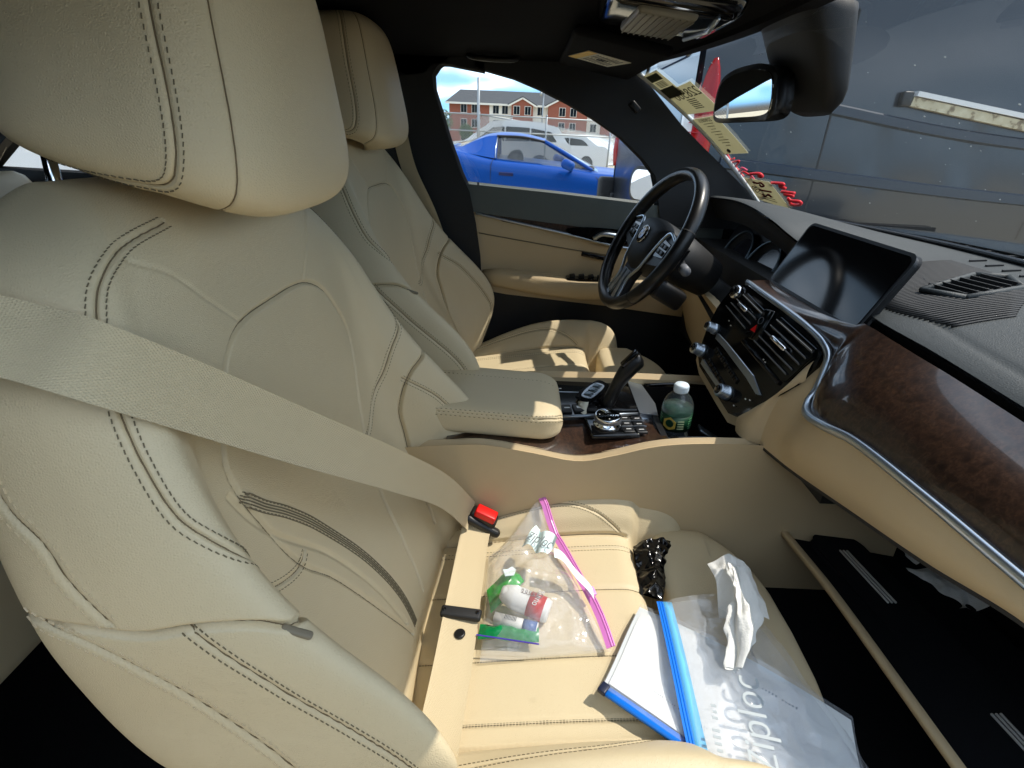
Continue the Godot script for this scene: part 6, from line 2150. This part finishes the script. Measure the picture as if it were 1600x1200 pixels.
# ---------------------------------------------------------------- bottle, key, bags, tissue
func make_bottle(at: Vector3, label: String, full: bool) -> void:
	var o := thing("water_bottle", label, "bottle", at, "plastic water bottles")
	var f := Transform3D(Basis(Vector3.BACK, 0.02), Vector3.ZERO)
	var prof := [Vector2(0, 0.004), Vector2(0.020, 0.0), Vector2(0.028, 0.004), Vector2(0.0305, 0.010), Vector2(0.0295, 0.016), Vector2(0.0305, 0.022), Vector2(0.0297, 0.028), Vector2(0.0305, 0.034), Vector2(0.0305, 0.071), Vector2(0.0315, 0.075), Vector2(0.0312, 0.083), Vector2(0.0285, 0.094), Vector2(0.023, 0.104), Vector2(0.016, 0.111), Vector2(0.0125, 0.114), Vector2(0.012, 0.118)]
	var b := MB.new()
	b.lathe(prof, f, 40)
	put("bottle_wall", b, M.clear_plastic, o)
	if full:
		b = MB.new()
		var w := []
		for q in prof:
			if q.y < 0.080: w.append(Vector2(maxf(0.0, q.x - 0.0012), q.y + 0.001))
		w.append(Vector2(0.0300, 0.083)); w.append(Vector2(0, 0.083))
		b.lathe(w, f, 40)
		put("water", b, M.water, o)
		b = MB.new()
		b.lathe([Vector2(0.0306, 0.036), Vector2(0.0311, 0.036), Vector2(0.0311, 0.070), Vector2(0.0306, 0.070)], f, 48)
		var lb := put("label_band", b, M.label_green, o)
		for q in [[2.25, 0.0, 0.0125], [1.55, 1.0, 0.011], [0.85, 2.0, 0.010], [3.1, 2.0, 0.012]]:
			var a: float = q[0]
			var lf := f * Transform3D(Basis(Vector3.UP, -a + PI / 2), v3(cos(a) * 0.0314, 0.053, sin(a) * 0.0314))
			b = MB.new()
			if q[1] == 0.0:
				b.plate(range(6).map(func(k): return Vector2.from_angle(TAU * k / 6 + PI / 6) * 0.0145), 0.0006, lf)
				var hx := put("label_badge", b, mat(Color(0.80, 0.68, 0.30), 0.5), lb)
				b = MB.new()
				b.lathe([Vector2(0.0065, 0), Vector2(0.0085, 0), Vector2(0.0085, 0.0005), Vector2(0.0065, 0.0005)], lf * Transform3D(Basis(Vector3.RIGHT, PI / 2), v3(0, 0.001, 0.0003)), 24)
				put("badge_ring", b, M.label_green, hx)
				lettering("badge_letter", "B", 0.012, lf.translated_local(v3(0, 0.001, 0.0006)), M.label_green, hx, 0.0004)
			elif q[1] == 1.0:
				for k in 4: b.box(lf * v3(0, 0.008 - 0.0055 * k, 0), v3(0.013, 0.0022, 0.0006), lf.basis)
				put("label_print", b, mat(Color(0.75, 0.80, 0.62), 0.5), lb)
			else:
				for k in 5: b.box(lf * v3(0.001 * (k % 2), 0.012 - 0.0055 * k, 0), v3(0.010 + 0.003 * (k % 2), 0.0018, 0.0006), lf.basis)
				put("label_print", b, mat(Color(0.35, 0.60, 0.40), 0.5), lb)
	b = MB.new()
	b.lathe([Vector2(0, 0.132), Vector2(0.0128, 0.132), Vector2(0.0142, 0.1295), Vector2(0.0145, 0.118), Vector2(0.0142, 0.115), Vector2(0, 0.115)], f, 36)
	var cap := put("cap", b, M.cap_white, o)
	b = MB.new()
	for k in 40: b.box(f * v3(cos(TAU * k / 40) * 0.0145, 0.1235, sin(TAU * k / 40) * 0.0145), v3(0.0009, 0.010, 0.0011), f.basis * Basis(Vector3.UP, -TAU * k / 40))
	put("cap_ridge", b, M.cap_white, cap)

# a crumpled film over an outline of (x, z): corners a b c d, height from a function
func film(c: Array, nu: int, nv: int, height: Callable) -> Grid:
	var g := Grid.new(nu, nv)
	for j in nv:
		for i in nu:
			var u := i / float(nu - 1); var v := j / float(nv - 1)
			var p: Vector2 = c[0].lerp(c[1], u).lerp(c[3].lerp(c[2], u), v)
			g.p[j * nu + i] = v3(p.x, height.call(u, v, p), p.y)
	g.normals()
	if g.n[nu * (nv / 2) + nu / 2].y < 0: g.sgn = -1.0; g.normals()
	return g

func crumple(sd: int, freq: float) -> FastNoiseLite:
	var n := FastNoiseLite.new()
	n.noise_type = FastNoiseLite.TYPE_CELLULAR
	n.cellular_return_type = FastNoiseLite.RETURN_DISTANCE
	n.frequency = freq
	n.seed = sd
	n.fractal_octaves = 2
	n.fractal_type = FastNoiseLite.FRACTAL_FBM
	return n

# rough height of the passenger seat cushion (world x, z)
func seat_y(x: float, z: float) -> float:
	var s := absf(z - 0.40)
	if x > 0.272: return 0.455 - 0.06 * pow(maxf(0.0, x - 0.44) / 0.03, 2.0)
	var yc := tab(CUSH_Y, minf(x, 0.225)); var yb := tab(CUSH_B, x)
	return lerpf(yc, yb, smoothstep(0.165, 0.242, s))

func make_small_things() -> void:
	M.clear_plastic = mat(Color(0.85, 0.93, 0.97, 0.03), 0.02)
	M.clear_plastic.transparency = BaseMaterial3D.TRANSPARENCY_ALPHA
	M.film = mat(Color(0.95, 0.97, 1.0, 0.13), 0.05)
	M.film.transparency = BaseMaterial3D.TRANSPARENCY_ALPHA
	M.water = mat(Color(0.90, 0.96, 1.0, 0.02), 0.0)
	M.water.transparency = BaseMaterial3D.TRANSPARENCY_ALPHA
	M.water.refraction_enabled = true; M.water.refraction_scale = 0.033
	M.label_green = mat(Color(0.05, 0.24, 0.15), 0.4)
	M.cap_white = mat(Color(0.88, 0.93, 0.96), 0.4)
	M.pink = mat(Color(0.86, 0.50, 0.79), 0.3)
	M.blue_zip = mat(Color(0.03, 0.46, 0.88), 0.35)
	M.tissue = mat(Color(0.90, 0.895, 0.87), 0.95, 0.0, 0.2)
	var tn := noise_tex(FastNoiseLite.TYPE_CELLULAR, 0.09, 256, [], true, 4.0, 1, 3)
	M.tissue.normal_enabled = true; M.tissue.normal_texture = tn; M.tissue.normal_scale = 0.5
	triplanar(M.tissue, 14.0)
	M.print = mat(Color(0.90, 0.97, 0.97), 0.5)
	make_notices()
	make_bottle(v3(0.345, 0.583, 0.045), "clear water bottle with green label and white cap in the console", true)
	make_bottle(v3(0.44, 0.335, -0.62), "small empty bottle with pale cap in the dark driver footwell", false)
	# key on the console
	var o := thing("key_fob", "black and silver car key with a paper tag lying by the gear lever", "key", v3(0.178, 0.6485, -0.028))
	o.basis = Basis(Vector3.UP, 0.95) * Basis(Vector3.BACK, 0.14)
	var b := MB.new()
	b.plate(curve(pl([[-0.042, -0.012], [-0.038, 0.013], [0.0, 0.019], [0.034, 0.017], [0.042, 0.004], [0.040, -0.010], [0.0, -0.019], [-0.03, -0.018]]), 40, true), 0.013, Transform3D(Basis(Vector3.RIGHT, PI / 2), Vector3.ZERO), 0.004)
	put("key_body", b, M.gloss_black, o)
	b = MB.new()
	b.plate(curve(pl([[-0.030, -0.010], [-0.028, 0.010], [0.0, 0.0145], [0.028, 0.0125], [0.033, 0.0], [0.028, -0.010], [0.0, -0.0145]]), 36, true), 0.002, Transform3D(Basis(Vector3.RIGHT, PI / 2), v3(0, 0.007, 0)), 0.0007)
	var kp := put("key_plate", b, M.satin, o)
	for k in 3:
		b = MB.new()
		b.rbox(v3(-0.018 + 0.019 * k, 0.0085, 0), v3(0.014, 0.002, 0.018), 0.0008, Basis(), 2)
		put("key_button", b, M.satin_dark, kp)
	b = MB.new()
	b.sweep(curve([v3(-0.040, 0.003, 0.0), v3(-0.055, 0.006, 0.008), v3(-0.068, 0.000, 0.012), v3(-0.080, -0.004, 0.018)], 14), [Vector2(-0.011, 0), Vector2(0.011, 0), Vector2(0.011, 0.0005), Vector2(-0.011, 0.0005)], v3(0, 0.2, 1), true)
	put("paper_tag", b, M.paper, o)
	make_pink_bag()
	make_blue_bag()
	make_tissue()
	make_wrapper()
	# crumpled tissues in the open glovebox
	for k in 3:
		var t := thing("glovebox_tissue", ["crumpled white tissue at the back of the open glovebox, nearest the console", "folded white tissue in the open glovebox under the beige dash", "torn tissue strip in the open glovebox, nearest the door"][k], "tissue", v3([0.86, 0.88, 0.90][k], [0.415, 0.435, 0.42][k], [0.14, 0.26, 0.43][k]), "tissues in the glovebox")
		var n := crumple(40 + k, 14.0)
		var w: float = [0.045, 0.085, 0.10][k]; var d: float = [0.05, 0.05, 0.03][k]
		var g := film([Vector2(-w, -d), Vector2(w, -d * 0.7), Vector2(w * 0.9, d), Vector2(-w * 0.8, d)], 26, 20, func(u, v, p): return 0.06 * n.get_noise_2d(p.x, p.y) + 0.03 * sin(u * 2.5))
		var m2 := MB.new()
		put("tissue_fold", g.mesh(), M.tissue, t)

func make_pink_bag() -> void:
	var o := thing("zip_bag_with_pink_seal", "crumpled clear zip bag with pink seal lying on the sunlit passenger seat", "plastic bag")
	var n := crumple(5, 22.0)
	var n2 := crumple(9, 9.0)
	var A := Vector2(-0.030, 0.255); var B := Vector2(0.066, 0.165); var C := Vector2(0.166, 0.462); var D := Vector2(-0.030, 0.470)
	var hump := func(u: float, v: float) -> float: return pow(maxf(0.0, sin(PI * clampf(u, 0, 1)) * sin(PI * clampf(v, 0, 1))), 0.6)
	for layer in 2:
		var g := film([A, B, C, D], 110, 110, func(u, v, p):
			var h: float = hump.call(u, v)
			return seat_y(p.x, p.y) + 0.005 + layer * (0.003 + h * 0.042) + (0.034 if layer else 0.006) * (n.get_noise_2d(p.x, p.y) + 0.9) * (0.25 + h) * 0.7 + 0.02 * (n2.get_noise_2d(p.x, p.y) + 0.8) * h * layer)
		put("bag_film", g.mesh(), M.film, o)
	# pink seal along B - C
	var path := []
	for k in 14:
		var t := k / 13.0
		var q := B.lerp(C, t) + Vector2(0.010, -0.004) * sin(t * PI)
		path.append(v3(q.x, seat_y(q.x, q.y) + 0.014 + 0.012 * sin(t * PI) + 0.006 * sin(t * 9.0), q.y))
	var b := MB.new()
	b.sweep(path, [Vector2(-0.009, -0.0004), Vector2(-0.009, 0.0004), Vector2(-0.002, 0.0006), Vector2(0.0, 0.0016), Vector2(0.002, 0.0006), Vector2(0.0035, 0.0016), Vector2(0.005, 0.0005), Vector2(0.005, -0.0004)], v3(1, 0.5, -0.3))
	put("pink_seal", b, M.pink, o)
	b = MB.new()
	b.rbox(path[9] + v3(0.001, 0.003, 0), v3(0.015, 0.006, 0.017), 0.002, Basis(Vector3.UP, 0.3))
	put("slider", b, mat(Color(0.90, 0.62, 0.86), 0.3), o)
	# white printed patch and brand lettering
	var pf := Transform3D(Basis(v3(0.60, 0.25, 0.62).normalized(), v3(0.55, 0.35, -0.74).normalized(), Vector3.UP).orthonormalized(), v3(0.062, 0.512, 0.288))
	b = MB.new()
	var g2 := Grid.new(20, 16)
	for j in 16:
		for i in 20:
			var u := i / 19.0 - 0.5; var v := j / 15.0 - 0.5
			g2.p[j * 20 + i] = pf * v3(u * 0.060, v * 0.040 * (1.0 + 0.2 * sin(u * 9.0)), 0.004 * sin(u * 11.0 + v * 4.0))
	g2.normals()
	put("white_print", g2.mesh(), M.print, o)
	lettering("brand_print", "Ziploc", 0.022, pf.translated_local(v3(0.004, -0.002, 0.0062)), mat(Color(0.55, 0.58, 0.60), 0.5), o, 0.0006)
	var g3 := Grid.new(22, 10)
	for j in 10:
		for i in 22:
			var u := i / 21.0; var v := j / 9.0 - 0.5
			g3.p[j * 22 + i] = v3(0.085 + 0.062 * u, 0.508 - 0.025 * u + 0.004 * sin(u * 8.0), 0.312 + 0.055 * u * u + v * 0.022 + 0.01 * u)
	g3.normals()
	put("white_print", g3.mesh(), M.print, o)
	# what the bag holds
	var it := thing("green_packet", "bright green plastic packet inside the pink sealed bag", "packet")
	var gn := crumple(15, 18.0)
	for k in 2:
		var cs: Array = [[Vector2(-0.028, 0.345), Vector2(0.016, 0.300), Vector2(0.036, 0.335), Vector2(-0.018, 0.392)], [Vector2(-0.034, 0.412), Vector2(0.058, 0.428), Vector2(0.058, 0.452), Vector2(-0.036, 0.440)]][k]
		var g := film(cs, 40, 30, func(u, v, p): return seat_y(p.x, p.y) + 0.016 + 0.016 * (gn.get_noise_2d(p.x, p.y) + 0.9) + 0.014 * sin(PI * u) * sin(PI * v))
		put("packet_film", g.mesh(), mat(Color(0.06, 0.62, 0.16) if k == 0 else Color(0.03, 0.52, 0.28), 0.25), it)
	b = MB.new()
	b.box(v3(0.010, 0.473, 0.457), v3(0.095, 0.001, 0.002), Basis(Vector3.UP, -0.12))
	put("violet_line", b, mat(Color(0.25, 0.18, 0.62), 0.5), it)
	b = MB.new()
	b.plate(pl([[-0.011, -0.007], [0.004, -0.010], [0.012, 0.0], [0.008, 0.009], [-0.002, 0.006], [-0.009, 0.008]]), 0.001, Transform3D(Basis(Vector3.RIGHT, -PI / 2) * Basis(Vector3.BACK, 0.4), v3(0.010, 0.481, 0.332)))
	put("white_mark", b, M.print, it)
	it = thing("red_white_packet", "small red and white printed tube inside the pink sealed bag", "packet")
	b = MB.new()
	var tf := Transform3D(Basis(Vector3.UP, -0.35) * Basis(Vector3.BACK, PI / 2 - 0.1), v3(0.035, 0.472, 0.385))
	b.lathe([Vector2(0, -0.043), Vector2(0.017, -0.043), Vector2(0.019, -0.038), Vector2(0.019, 0.020), Vector2(0.014, 0.034), Vector2(0.010, 0.040), Vector2(0, 0.041)], tf, 28)
	put("tube_body", b, M.white, it)
	b = MB.new()
	b.lathe([Vector2(0.0192, -0.034), Vector2(0.0196, -0.034), Vector2(0.0196, -0.008), Vector2(0.0192, -0.008)], tf, 28)
	put("red_band", b, mat(Color(0.72, 0.05, 0.08), 0.4), it)
	b = MB.new()
	var sp := []
	for k in 40: sp.append(tf * v3(0, 0, 0) + v3(-0.006 + 0.034 * k / 39.0 + 0.003 * sin(k * 0.9), 0.0199, -0.004 + 0.010 * k / 39.0 + 0.0045 * cos(k * 0.9)))
	b.tube(sp, 0.0005, 5)
	put("script_print", b, mat(Color(0.45, 0.38, 0.36), 0.5), it)
	lettering("band_letters", "ouing", 0.013, Transform3D(Basis(v3(0.42, 0.0, -0.9), v3(-0.9, 0.0, -0.42), Vector3.UP).orthonormalized(), tf * v3(0, -0.021, 0) + v3(0, 0.0200, 0)), M.white, it, 0.0008)
	it = thing("blue_label_bottle", "little clear vial with white and blue label inside the pink sealed bag", "vial")
	b = MB.new()
	tf = Transform3D(Basis(Vector3.UP, -0.25) * Basis(Vector3.BACK, PI / 2), v3(0.022, 0.462, 0.420))
	b.lathe([Vector2(0, -0.035), Vector2(0.010, -0.035), Vector2(0.010, 0.035), Vector2(0, 0.035)], tf, 20)
	put("vial_body", b, M.white, it)
	b = MB.new()
	b.lathe([Vector2(0.0101, -0.034), Vector2(0.0105, -0.034), Vector2(0.0105, -0.012), Vector2(0.0101, -0.012)], tf, 20)
	put("blue_label", b, mat(Color(0.20, 0.34, 0.58), 0.4), it)
	b = MB.new()
	for k in 9: b.box(tf * v3(-0.0104 * 0.0, 0.0 + 0.0022 * k, 0.0) + v3(0, 0.0104, 0.0), v3(0.0009, 0.0004, 0.008), Basis(Vector3.UP, -0.25))
	put("label_print", b, mat(Color(0.2, 0.22, 0.25), 0.5), it)

# a line of print too small to read: short strokes of uneven height
func print_marks(called: String, f: Transform3D, width: float, height: float, n: int, m: Material, parent: Node) -> void:
	var b := MB.new()
	for k in n:
		var h := height * (0.55 + 0.45 * absf(sin(k * 2.7)))
		if k % 6 != 5: b.box(f * v3((k / float(n) - 0.5) * width, h / 2, 0), v3(width / n * 0.45, h, 0.0004), f.basis)
	put(called, b, m, parent).set_meta("kind", "stuff")

func make_blue_bag() -> void:
	var o := thing("blue_document_folder", "clear document wallet with blue spine and white pages on the passenger seat", "folder")
	var yy := func(x: float, z: float) -> float: return maxf(seat_y(x, z), 0.448) + 0.004
	# corners: top, left, bottom, right (x, z)
	var c := [Vector2(0.222, 0.388), Vector2(0.462, 0.560), Vector2(0.400, 0.740), Vector2(0.140, 0.528)]
	var lift := func(u: float, v: float, p: Vector2) -> float: return 0.474 + 0.012 * sin(u * 2.6) * (1.0 - v * 0.5) + 0.004 * sin(v * 6.0 + u * 3.0)
	var g := film(c, 40, 40, func(u, v, p): return lift.call(u, v, p))
	put("rear_cover", g.mesh(), mat(Color(0.86, 0.88, 0.88), 0.5), o)
	var inner := func(a: float, e: float) -> Vector2: return c[0].lerp(c[1], a).lerp(c[3].lerp(c[2], a), e)
	g = film([inner.call(0.02, 0.06), inner.call(0.86, 0.04), inner.call(0.86, 0.97), inner.call(0.02, 0.92)], 40, 40, func(u, v, p): return lift.call(u, v, p) + 0.003)
	var pg := put("white_page", g.mesh(), M.white_page, o)
	g = film(c, 50, 50, func(u, v, p): return lift.call(u, v, p) + 0.0075 + 0.002 * sin(u * 17.0) * sin(v * 13.0))
	put("front_cover", g.mesh(), M.film, o)
	var path := []
	for k in 16:
		var t := k / 15.0
		var q: Vector2 = c[3].lerp(c[2], t)
		path.append(v3(q.x, lift.call(t, 1.0, q) + 0.004, q.y))
	var b := MB.new()
	b.sweep(path, [Vector2(-0.007, -0.002), Vector2(-0.007, 0.003), Vector2(0.006, 0.003), Vector2(0.006, -0.002)], v3(-0.6, 0, 0.8), true)
	put("blue_spine", b, M.blue_zip, o)
	b = MB.new()
	b.rbox(path[0] + v3(0.003, 0.001, 0.002), v3(0.012, 0.008, 0.016), 0.002, Basis(Vector3.UP, -0.7))
	put("spine_end", b, mat(Color(0.08, 0.12, 0.22), 0.4), o)
	var f := Transform3D(Basis(v3(0.775, 0, 0.632), v3(0.632, 0, -0.775), Vector3.UP), v3(0.237, 0.4885, 0.562))
	print_marks("page_print", f, 0.075, 0.0016, 26, mat(Color(0.55, 0.57, 0.6), 0.7), pg)
	# the second bag over it
	o = thing("zip_bag_with_blue_seal", "large clear zip bag with blue seal laid over the document wallet", "plastic bag")
	var n := crumple(25, 16.0)
	var d := [Vector2(0.250, 0.395), Vector2(0.385, 0.385), Vector2(0.450, 0.640), Vector2(0.235, 0.640)]
	for layer in 2:
		g = film(d, 100, 120, func(u, v, p): return 0.486 + 0.012 * sin(PI * u) - 0.03 * maxf(0.0, (p.x - 0.43) / 0.05) + layer * 0.006 + (0.016 if layer else 0.003) * (n.get_noise_2d(p.x, p.y) + 0.9) * smoothstep(0.0, 0.2, u))
		put("bag_film", g.mesh(), M.film, o)
	path = []
	var p2 := []
	for k in 20:
		var t := k / 19.0
		var q: Vector2 = d[0].lerp(d[3], t)
		path.append(v3(q.x, 0.4955 + 0.002 * sin(t * 5.0), q.y)); p2.append(v3(q.x + 0.010, 0.4955 + 0.002 * sin(t * 5.0), q.y))
	b = MB.new()
	b.sweep(path, [Vector2(-0.006, -0.0005), Vector2(-0.006, 0.0004), Vector2(-0.003, 0.0005), Vector2(-0.002, 0.0016), Vector2(-0.001, 0.0005), Vector2(0.001, 0.0005), Vector2(0.002, 0.0016), Vector2(0.003, 0.0005), Vector2(0.006, 0.0004), Vector2(0.006, -0.0005)], v3(1, 0, 0))
	put("blue_seal", b, M.blue_zip, o)
	b = MB.new()
	b.sweep(p2, [Vector2(-0.006, -0.0008), Vector2(-0.006, 0.0006), Vector2(0.008, 0.0006), Vector2(0.008, -0.0008)], v3(1, 0, 0), true)
	put("blue_band", b, mat(Color(0.42, 0.74, 0.92), 0.3), o)
	f = Transform3D(Basis(v3(0.18, 0, -0.98), v3(-0.98, 0, -0.18), Vector3.UP), v3(0.318, 0.5125, 0.585))
	lettering("brand_print", "Ziploc", 0.045, f, mat(Color(0.70, 0.73, 0.74), 0.5), o, 0.0004)
	print_marks("small_print", f.translated_local(v3(-0.02, 0.045, 0)), 0.07, 0.009, 9, mat(Color(0.66, 0.69, 0.70), 0.5), o)
	f = Transform3D(Basis(v3(0.8, 0, 0.6), v3(0.6, 0, -0.8), Vector3.UP), v3(0.365, 0.508, 0.555))
	print_marks("small_print", f, 0.045, 0.003, 11, mat(Color(0.5, 0.52, 0.55), 0.6), o)

func make_tissue() -> void:
	var o := thing("crumpled_tissue", "crumpled white paper tissue standing on the blue sealed bag", "tissue", v3(0.335, 0.505, 0.45))
	var n := crumple(31, 16.0)
	var n2 := crumple(33, 34.0)
	var g := Grid.new(120, 80)
	for j in 80:
		var v := j / 79.0
		# spine of the twist: from the raised far end to the near end on the bag
		var s: Vector3 = catmull(v3(0.055, 0.09, -0.11), v3(0.020, 0.058, -0.062), v3(-0.005, 0.035, 0.01), v3(-0.012, 0.0, 0.075), v) if v < 0.5 else catmull(v3(0.020, 0.058, -0.062), v3(-0.005, 0.035, 0.01), v3(-0.012, 0.006, 0.072), v3(-0.02, -0.03, 0.12), v - 0.5 + 0.25)
		s = v3(0.022, 0.060, -0.065).lerp(v3(-0.018, 0.010, 0.070), v) + v3(0.008, 0.012, 0) * sin(v * PI)
		var r := 0.012 + 0.030 * pow(sin(clampf(v * 0.92 + 0.06, 0, 1) * PI), 0.6)
		for i in 120:
			var a := TAU * i / 119.0
			var d := v3(cos(a) * 1.1, sin(a) * 0.72, 0.25 * sin(a * 2.0))
			var k := 1.0 + 1.1 * n.get_noise_3d(d.x * 0.05 + s.x, d.y * 0.05 + s.y, d.z * 0.05 + s.z * 0.7) + 0.35 * n2.get_noise_3d(d.x * 0.05 + s.x, d.y * 0.05, s.z) + 0.22 * sin(a * 3.0 + v * 5.0)
			g.p[j * 120 + i] = s + d * r * k
	g.normals()
	put("tissue_ball", g.mesh(true), M.tissue, o)
	var fl := film([Vector2(-0.012, -0.085), Vector2(0.055, -0.092), Vector2(0.070, -0.02), Vector2(0.0, -0.03)], 40, 34, func(u, v, p): return 0.058 + 0.018 * sin(u * PI) + 0.03 * n.get_noise_2d(p.x * 1.4, p.y * 1.4) - 0.05 * v * v)
	put("tissue_flap", fl.mesh(), M.tissue, o)

func make_wrapper() -> void:
	var o := thing("black_wrapper", "crumpled black foil wrapper tucked at the front of the passenger cushion", "wrapper", v3(0.272, 0.458, 0.283))
	var n := crumple(51, 30.0)
	var q := [Vector2(-0.030, -0.045), Vector2(0.048, -0.062), Vector2(-0.002, 0.075), Vector2(-0.036, 0.062)]
	var g := film(q, 60, 70, func(u, v, p): return 0.012 * sin(PI * u) + 0.022 * (n.get_noise_2d(p.x, p.y) + 0.8) - 0.01 * v)
	put("foil", g.mesh(), mat(Color(0.035, 0.035, 0.038), 0.16), o)
	var under := film(q, 20, 20, func(u, v, p): return -0.003)
	put("foil", under.mesh(), mat(Color(0.035, 0.035, 0.038), 0.2), o)
	var f := Transform3D(Basis(v3(-0.35, 0, 0.93), v3(-0.93, 0, -0.35), Vector3.UP).rotated(Vector3.UP, PI), v3(0.004, 0.026, 0.0))
	lettering("foil_print", "UDE", 0.015, f, mat(Color(0.22, 0.215, 0.20), 0.4), o, 0.001)

# ---------------------------------------------------------------- build
func _ready() -> void:
	rng.seed = 7
	var cam := Camera3D.new()
	cam.name = "camera"
	add_child(cam)
	cam.position = v3(0, 1.15, 0.98)
	cam.basis = Basis(Vector3.RIGHT, deg_to_rad(-25.8)) * Basis(Vector3.BACK, deg_to_rad(2.5))
	cam.fov = 73.74
	cam.near = 0.02
	cam.far = 900.0
	var env := Environment.new()
	env.background_mode = Environment.BG_SKY
	var sky := Sky.new()
	var sm := ProceduralSkyMaterial.new()
	sm.sky_top_color = Color(0.53, 0.61, 0.70)
	sm.sky_horizon_color = Color(0.44, 0.66, 0.82)
	sm.sky_curve = 0.12
	sm.ground_bottom_color = Color(0.32, 0.31, 0.29)
	sm.ground_horizon_color = Color(0.60, 0.63, 0.65)
	sm.sun_angle_max = 2.0
	sm.sky_cover = cloud_cover()
	sky.sky_material = sm
	env.sky = sky
	env.sky_rotation = v3(0, deg_to_rad(70), 0)
	env.tonemap_mode = Environment.TONE_MAPPER_LINEAR
	env.tonemap_exposure = 2.5
	env.background_energy_multiplier = 1.05
	env.sdfgi_enabled = true
	env.ssao_enabled = true
	env.ssil_enabled = true
	var we := WorldEnvironment.new()
	we.name = "world"
	we.environment = env
	add_child(we)
	var sun := DirectionalLight3D.new()
	sun.name = "sun"
	add_child(sun)
	sun.light_energy = 0.6
	sun.light_color = Color(1.0, 0.97, 0.92)
	sun.light_angular_distance = 0.5
	sun.shadow_enabled = true
	sun.look_at_from_position(v3(0.58, 1.0, -0.05), Vector3.ZERO, Vector3.FORWARD)
	make_materials()
	more_materials()
	M.white_page = mat(Color(0.90, 0.90, 0.89), 0.8)
	M.slot_metal = mat(Color(0.80, 0.80, 0.78), 0.45, 0.4)
	M.tab = mat(Color(0.50, 0.46, 0.38), 0.7)
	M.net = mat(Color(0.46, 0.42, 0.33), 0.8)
	M.pale_edge = mat(Color(0.80, 0.82, 0.82), 0.35)
	M.leaf = mat(Color(0.24, 0.34, 0.14), 0.8)
	make_outside()
	make_body()
	make_roof_fittings()
	make_seats()
	make_dash()
	make_console()
	make_wheel()
	make_door()
	make_belts()
	make_small_things()

func cloud_cover() -> ImageTexture:
	var im := Image.create(1024, 512, false, Image.FORMAT_RGBA8)
	var n := FastNoiseLite.new()
	n.noise_type = FastNoiseLite.TYPE_SIMPLEX
	n.fractal_octaves = 5
	n.frequency = 1.0
	n.seed = 21
	for y in 512:
		var lat := PI * (0.5 - (y + 0.5) / 512.0)
		for x in 1024:
			var lon := TAU * (x + 0.5) / 1024.0
			var a := 0.0
			if lat > 0:
				var d := Vector3(cos(lat) * cos(lon), sin(lat), cos(lat) * sin(lon))
				var k := 1.6 / (d.y + 0.18)
				a = clampf((n.get_noise_3d(d.x * k * 0.8, 3.0, d.z * k * 1.7) + 0.12) * 2.2, 0, 1) * clampf(lat / 0.05, 0, 1)
			im.set_pixel(x, y, Color(1, 1, 1, a * 0.5))
	return ImageTexture.create_from_image(im)

func more_materials() -> void:
	M.paint_dark = mat(Color(0.05, 0.055, 0.065), 0.25)
	M.paint_dark.clearcoat_enabled = true; M.paint_dark.clearcoat = 1.0; M.paint_dark.clearcoat_roughness = 0.04
	M.lens = mat(Color(0.45, 0.43, 0.37), 0.4)
	M.paper = mat(Color(0.84, 0.82, 0.74), 0.75)
	M.grey_gloss = mat(Color(0.40, 0.41, 0.42), 0.25)
	M.satin_dark = mat(Color(0.42, 0.47, 0.50), 0.28, 0.9)
	M.screen_violet = mat(Color(0.10, 0.10, 0.135), 0.16)
	M.emblem_blue = mat(Color(0.10, 0.34, 0.72), 0.25)
	M.door_cap = mat(Color(0.34, 0.365, 0.35), 0.5)
	M.door_cap.normal_enabled = true; M.door_cap.normal_texture = M.black.normal_texture; M.door_cap.normal_scale = 0.4
	triplanar(M.door_cap, 9.0)
	M.wheel_leather = mat(Color(0.055, 0.057, 0.06), 0.33)
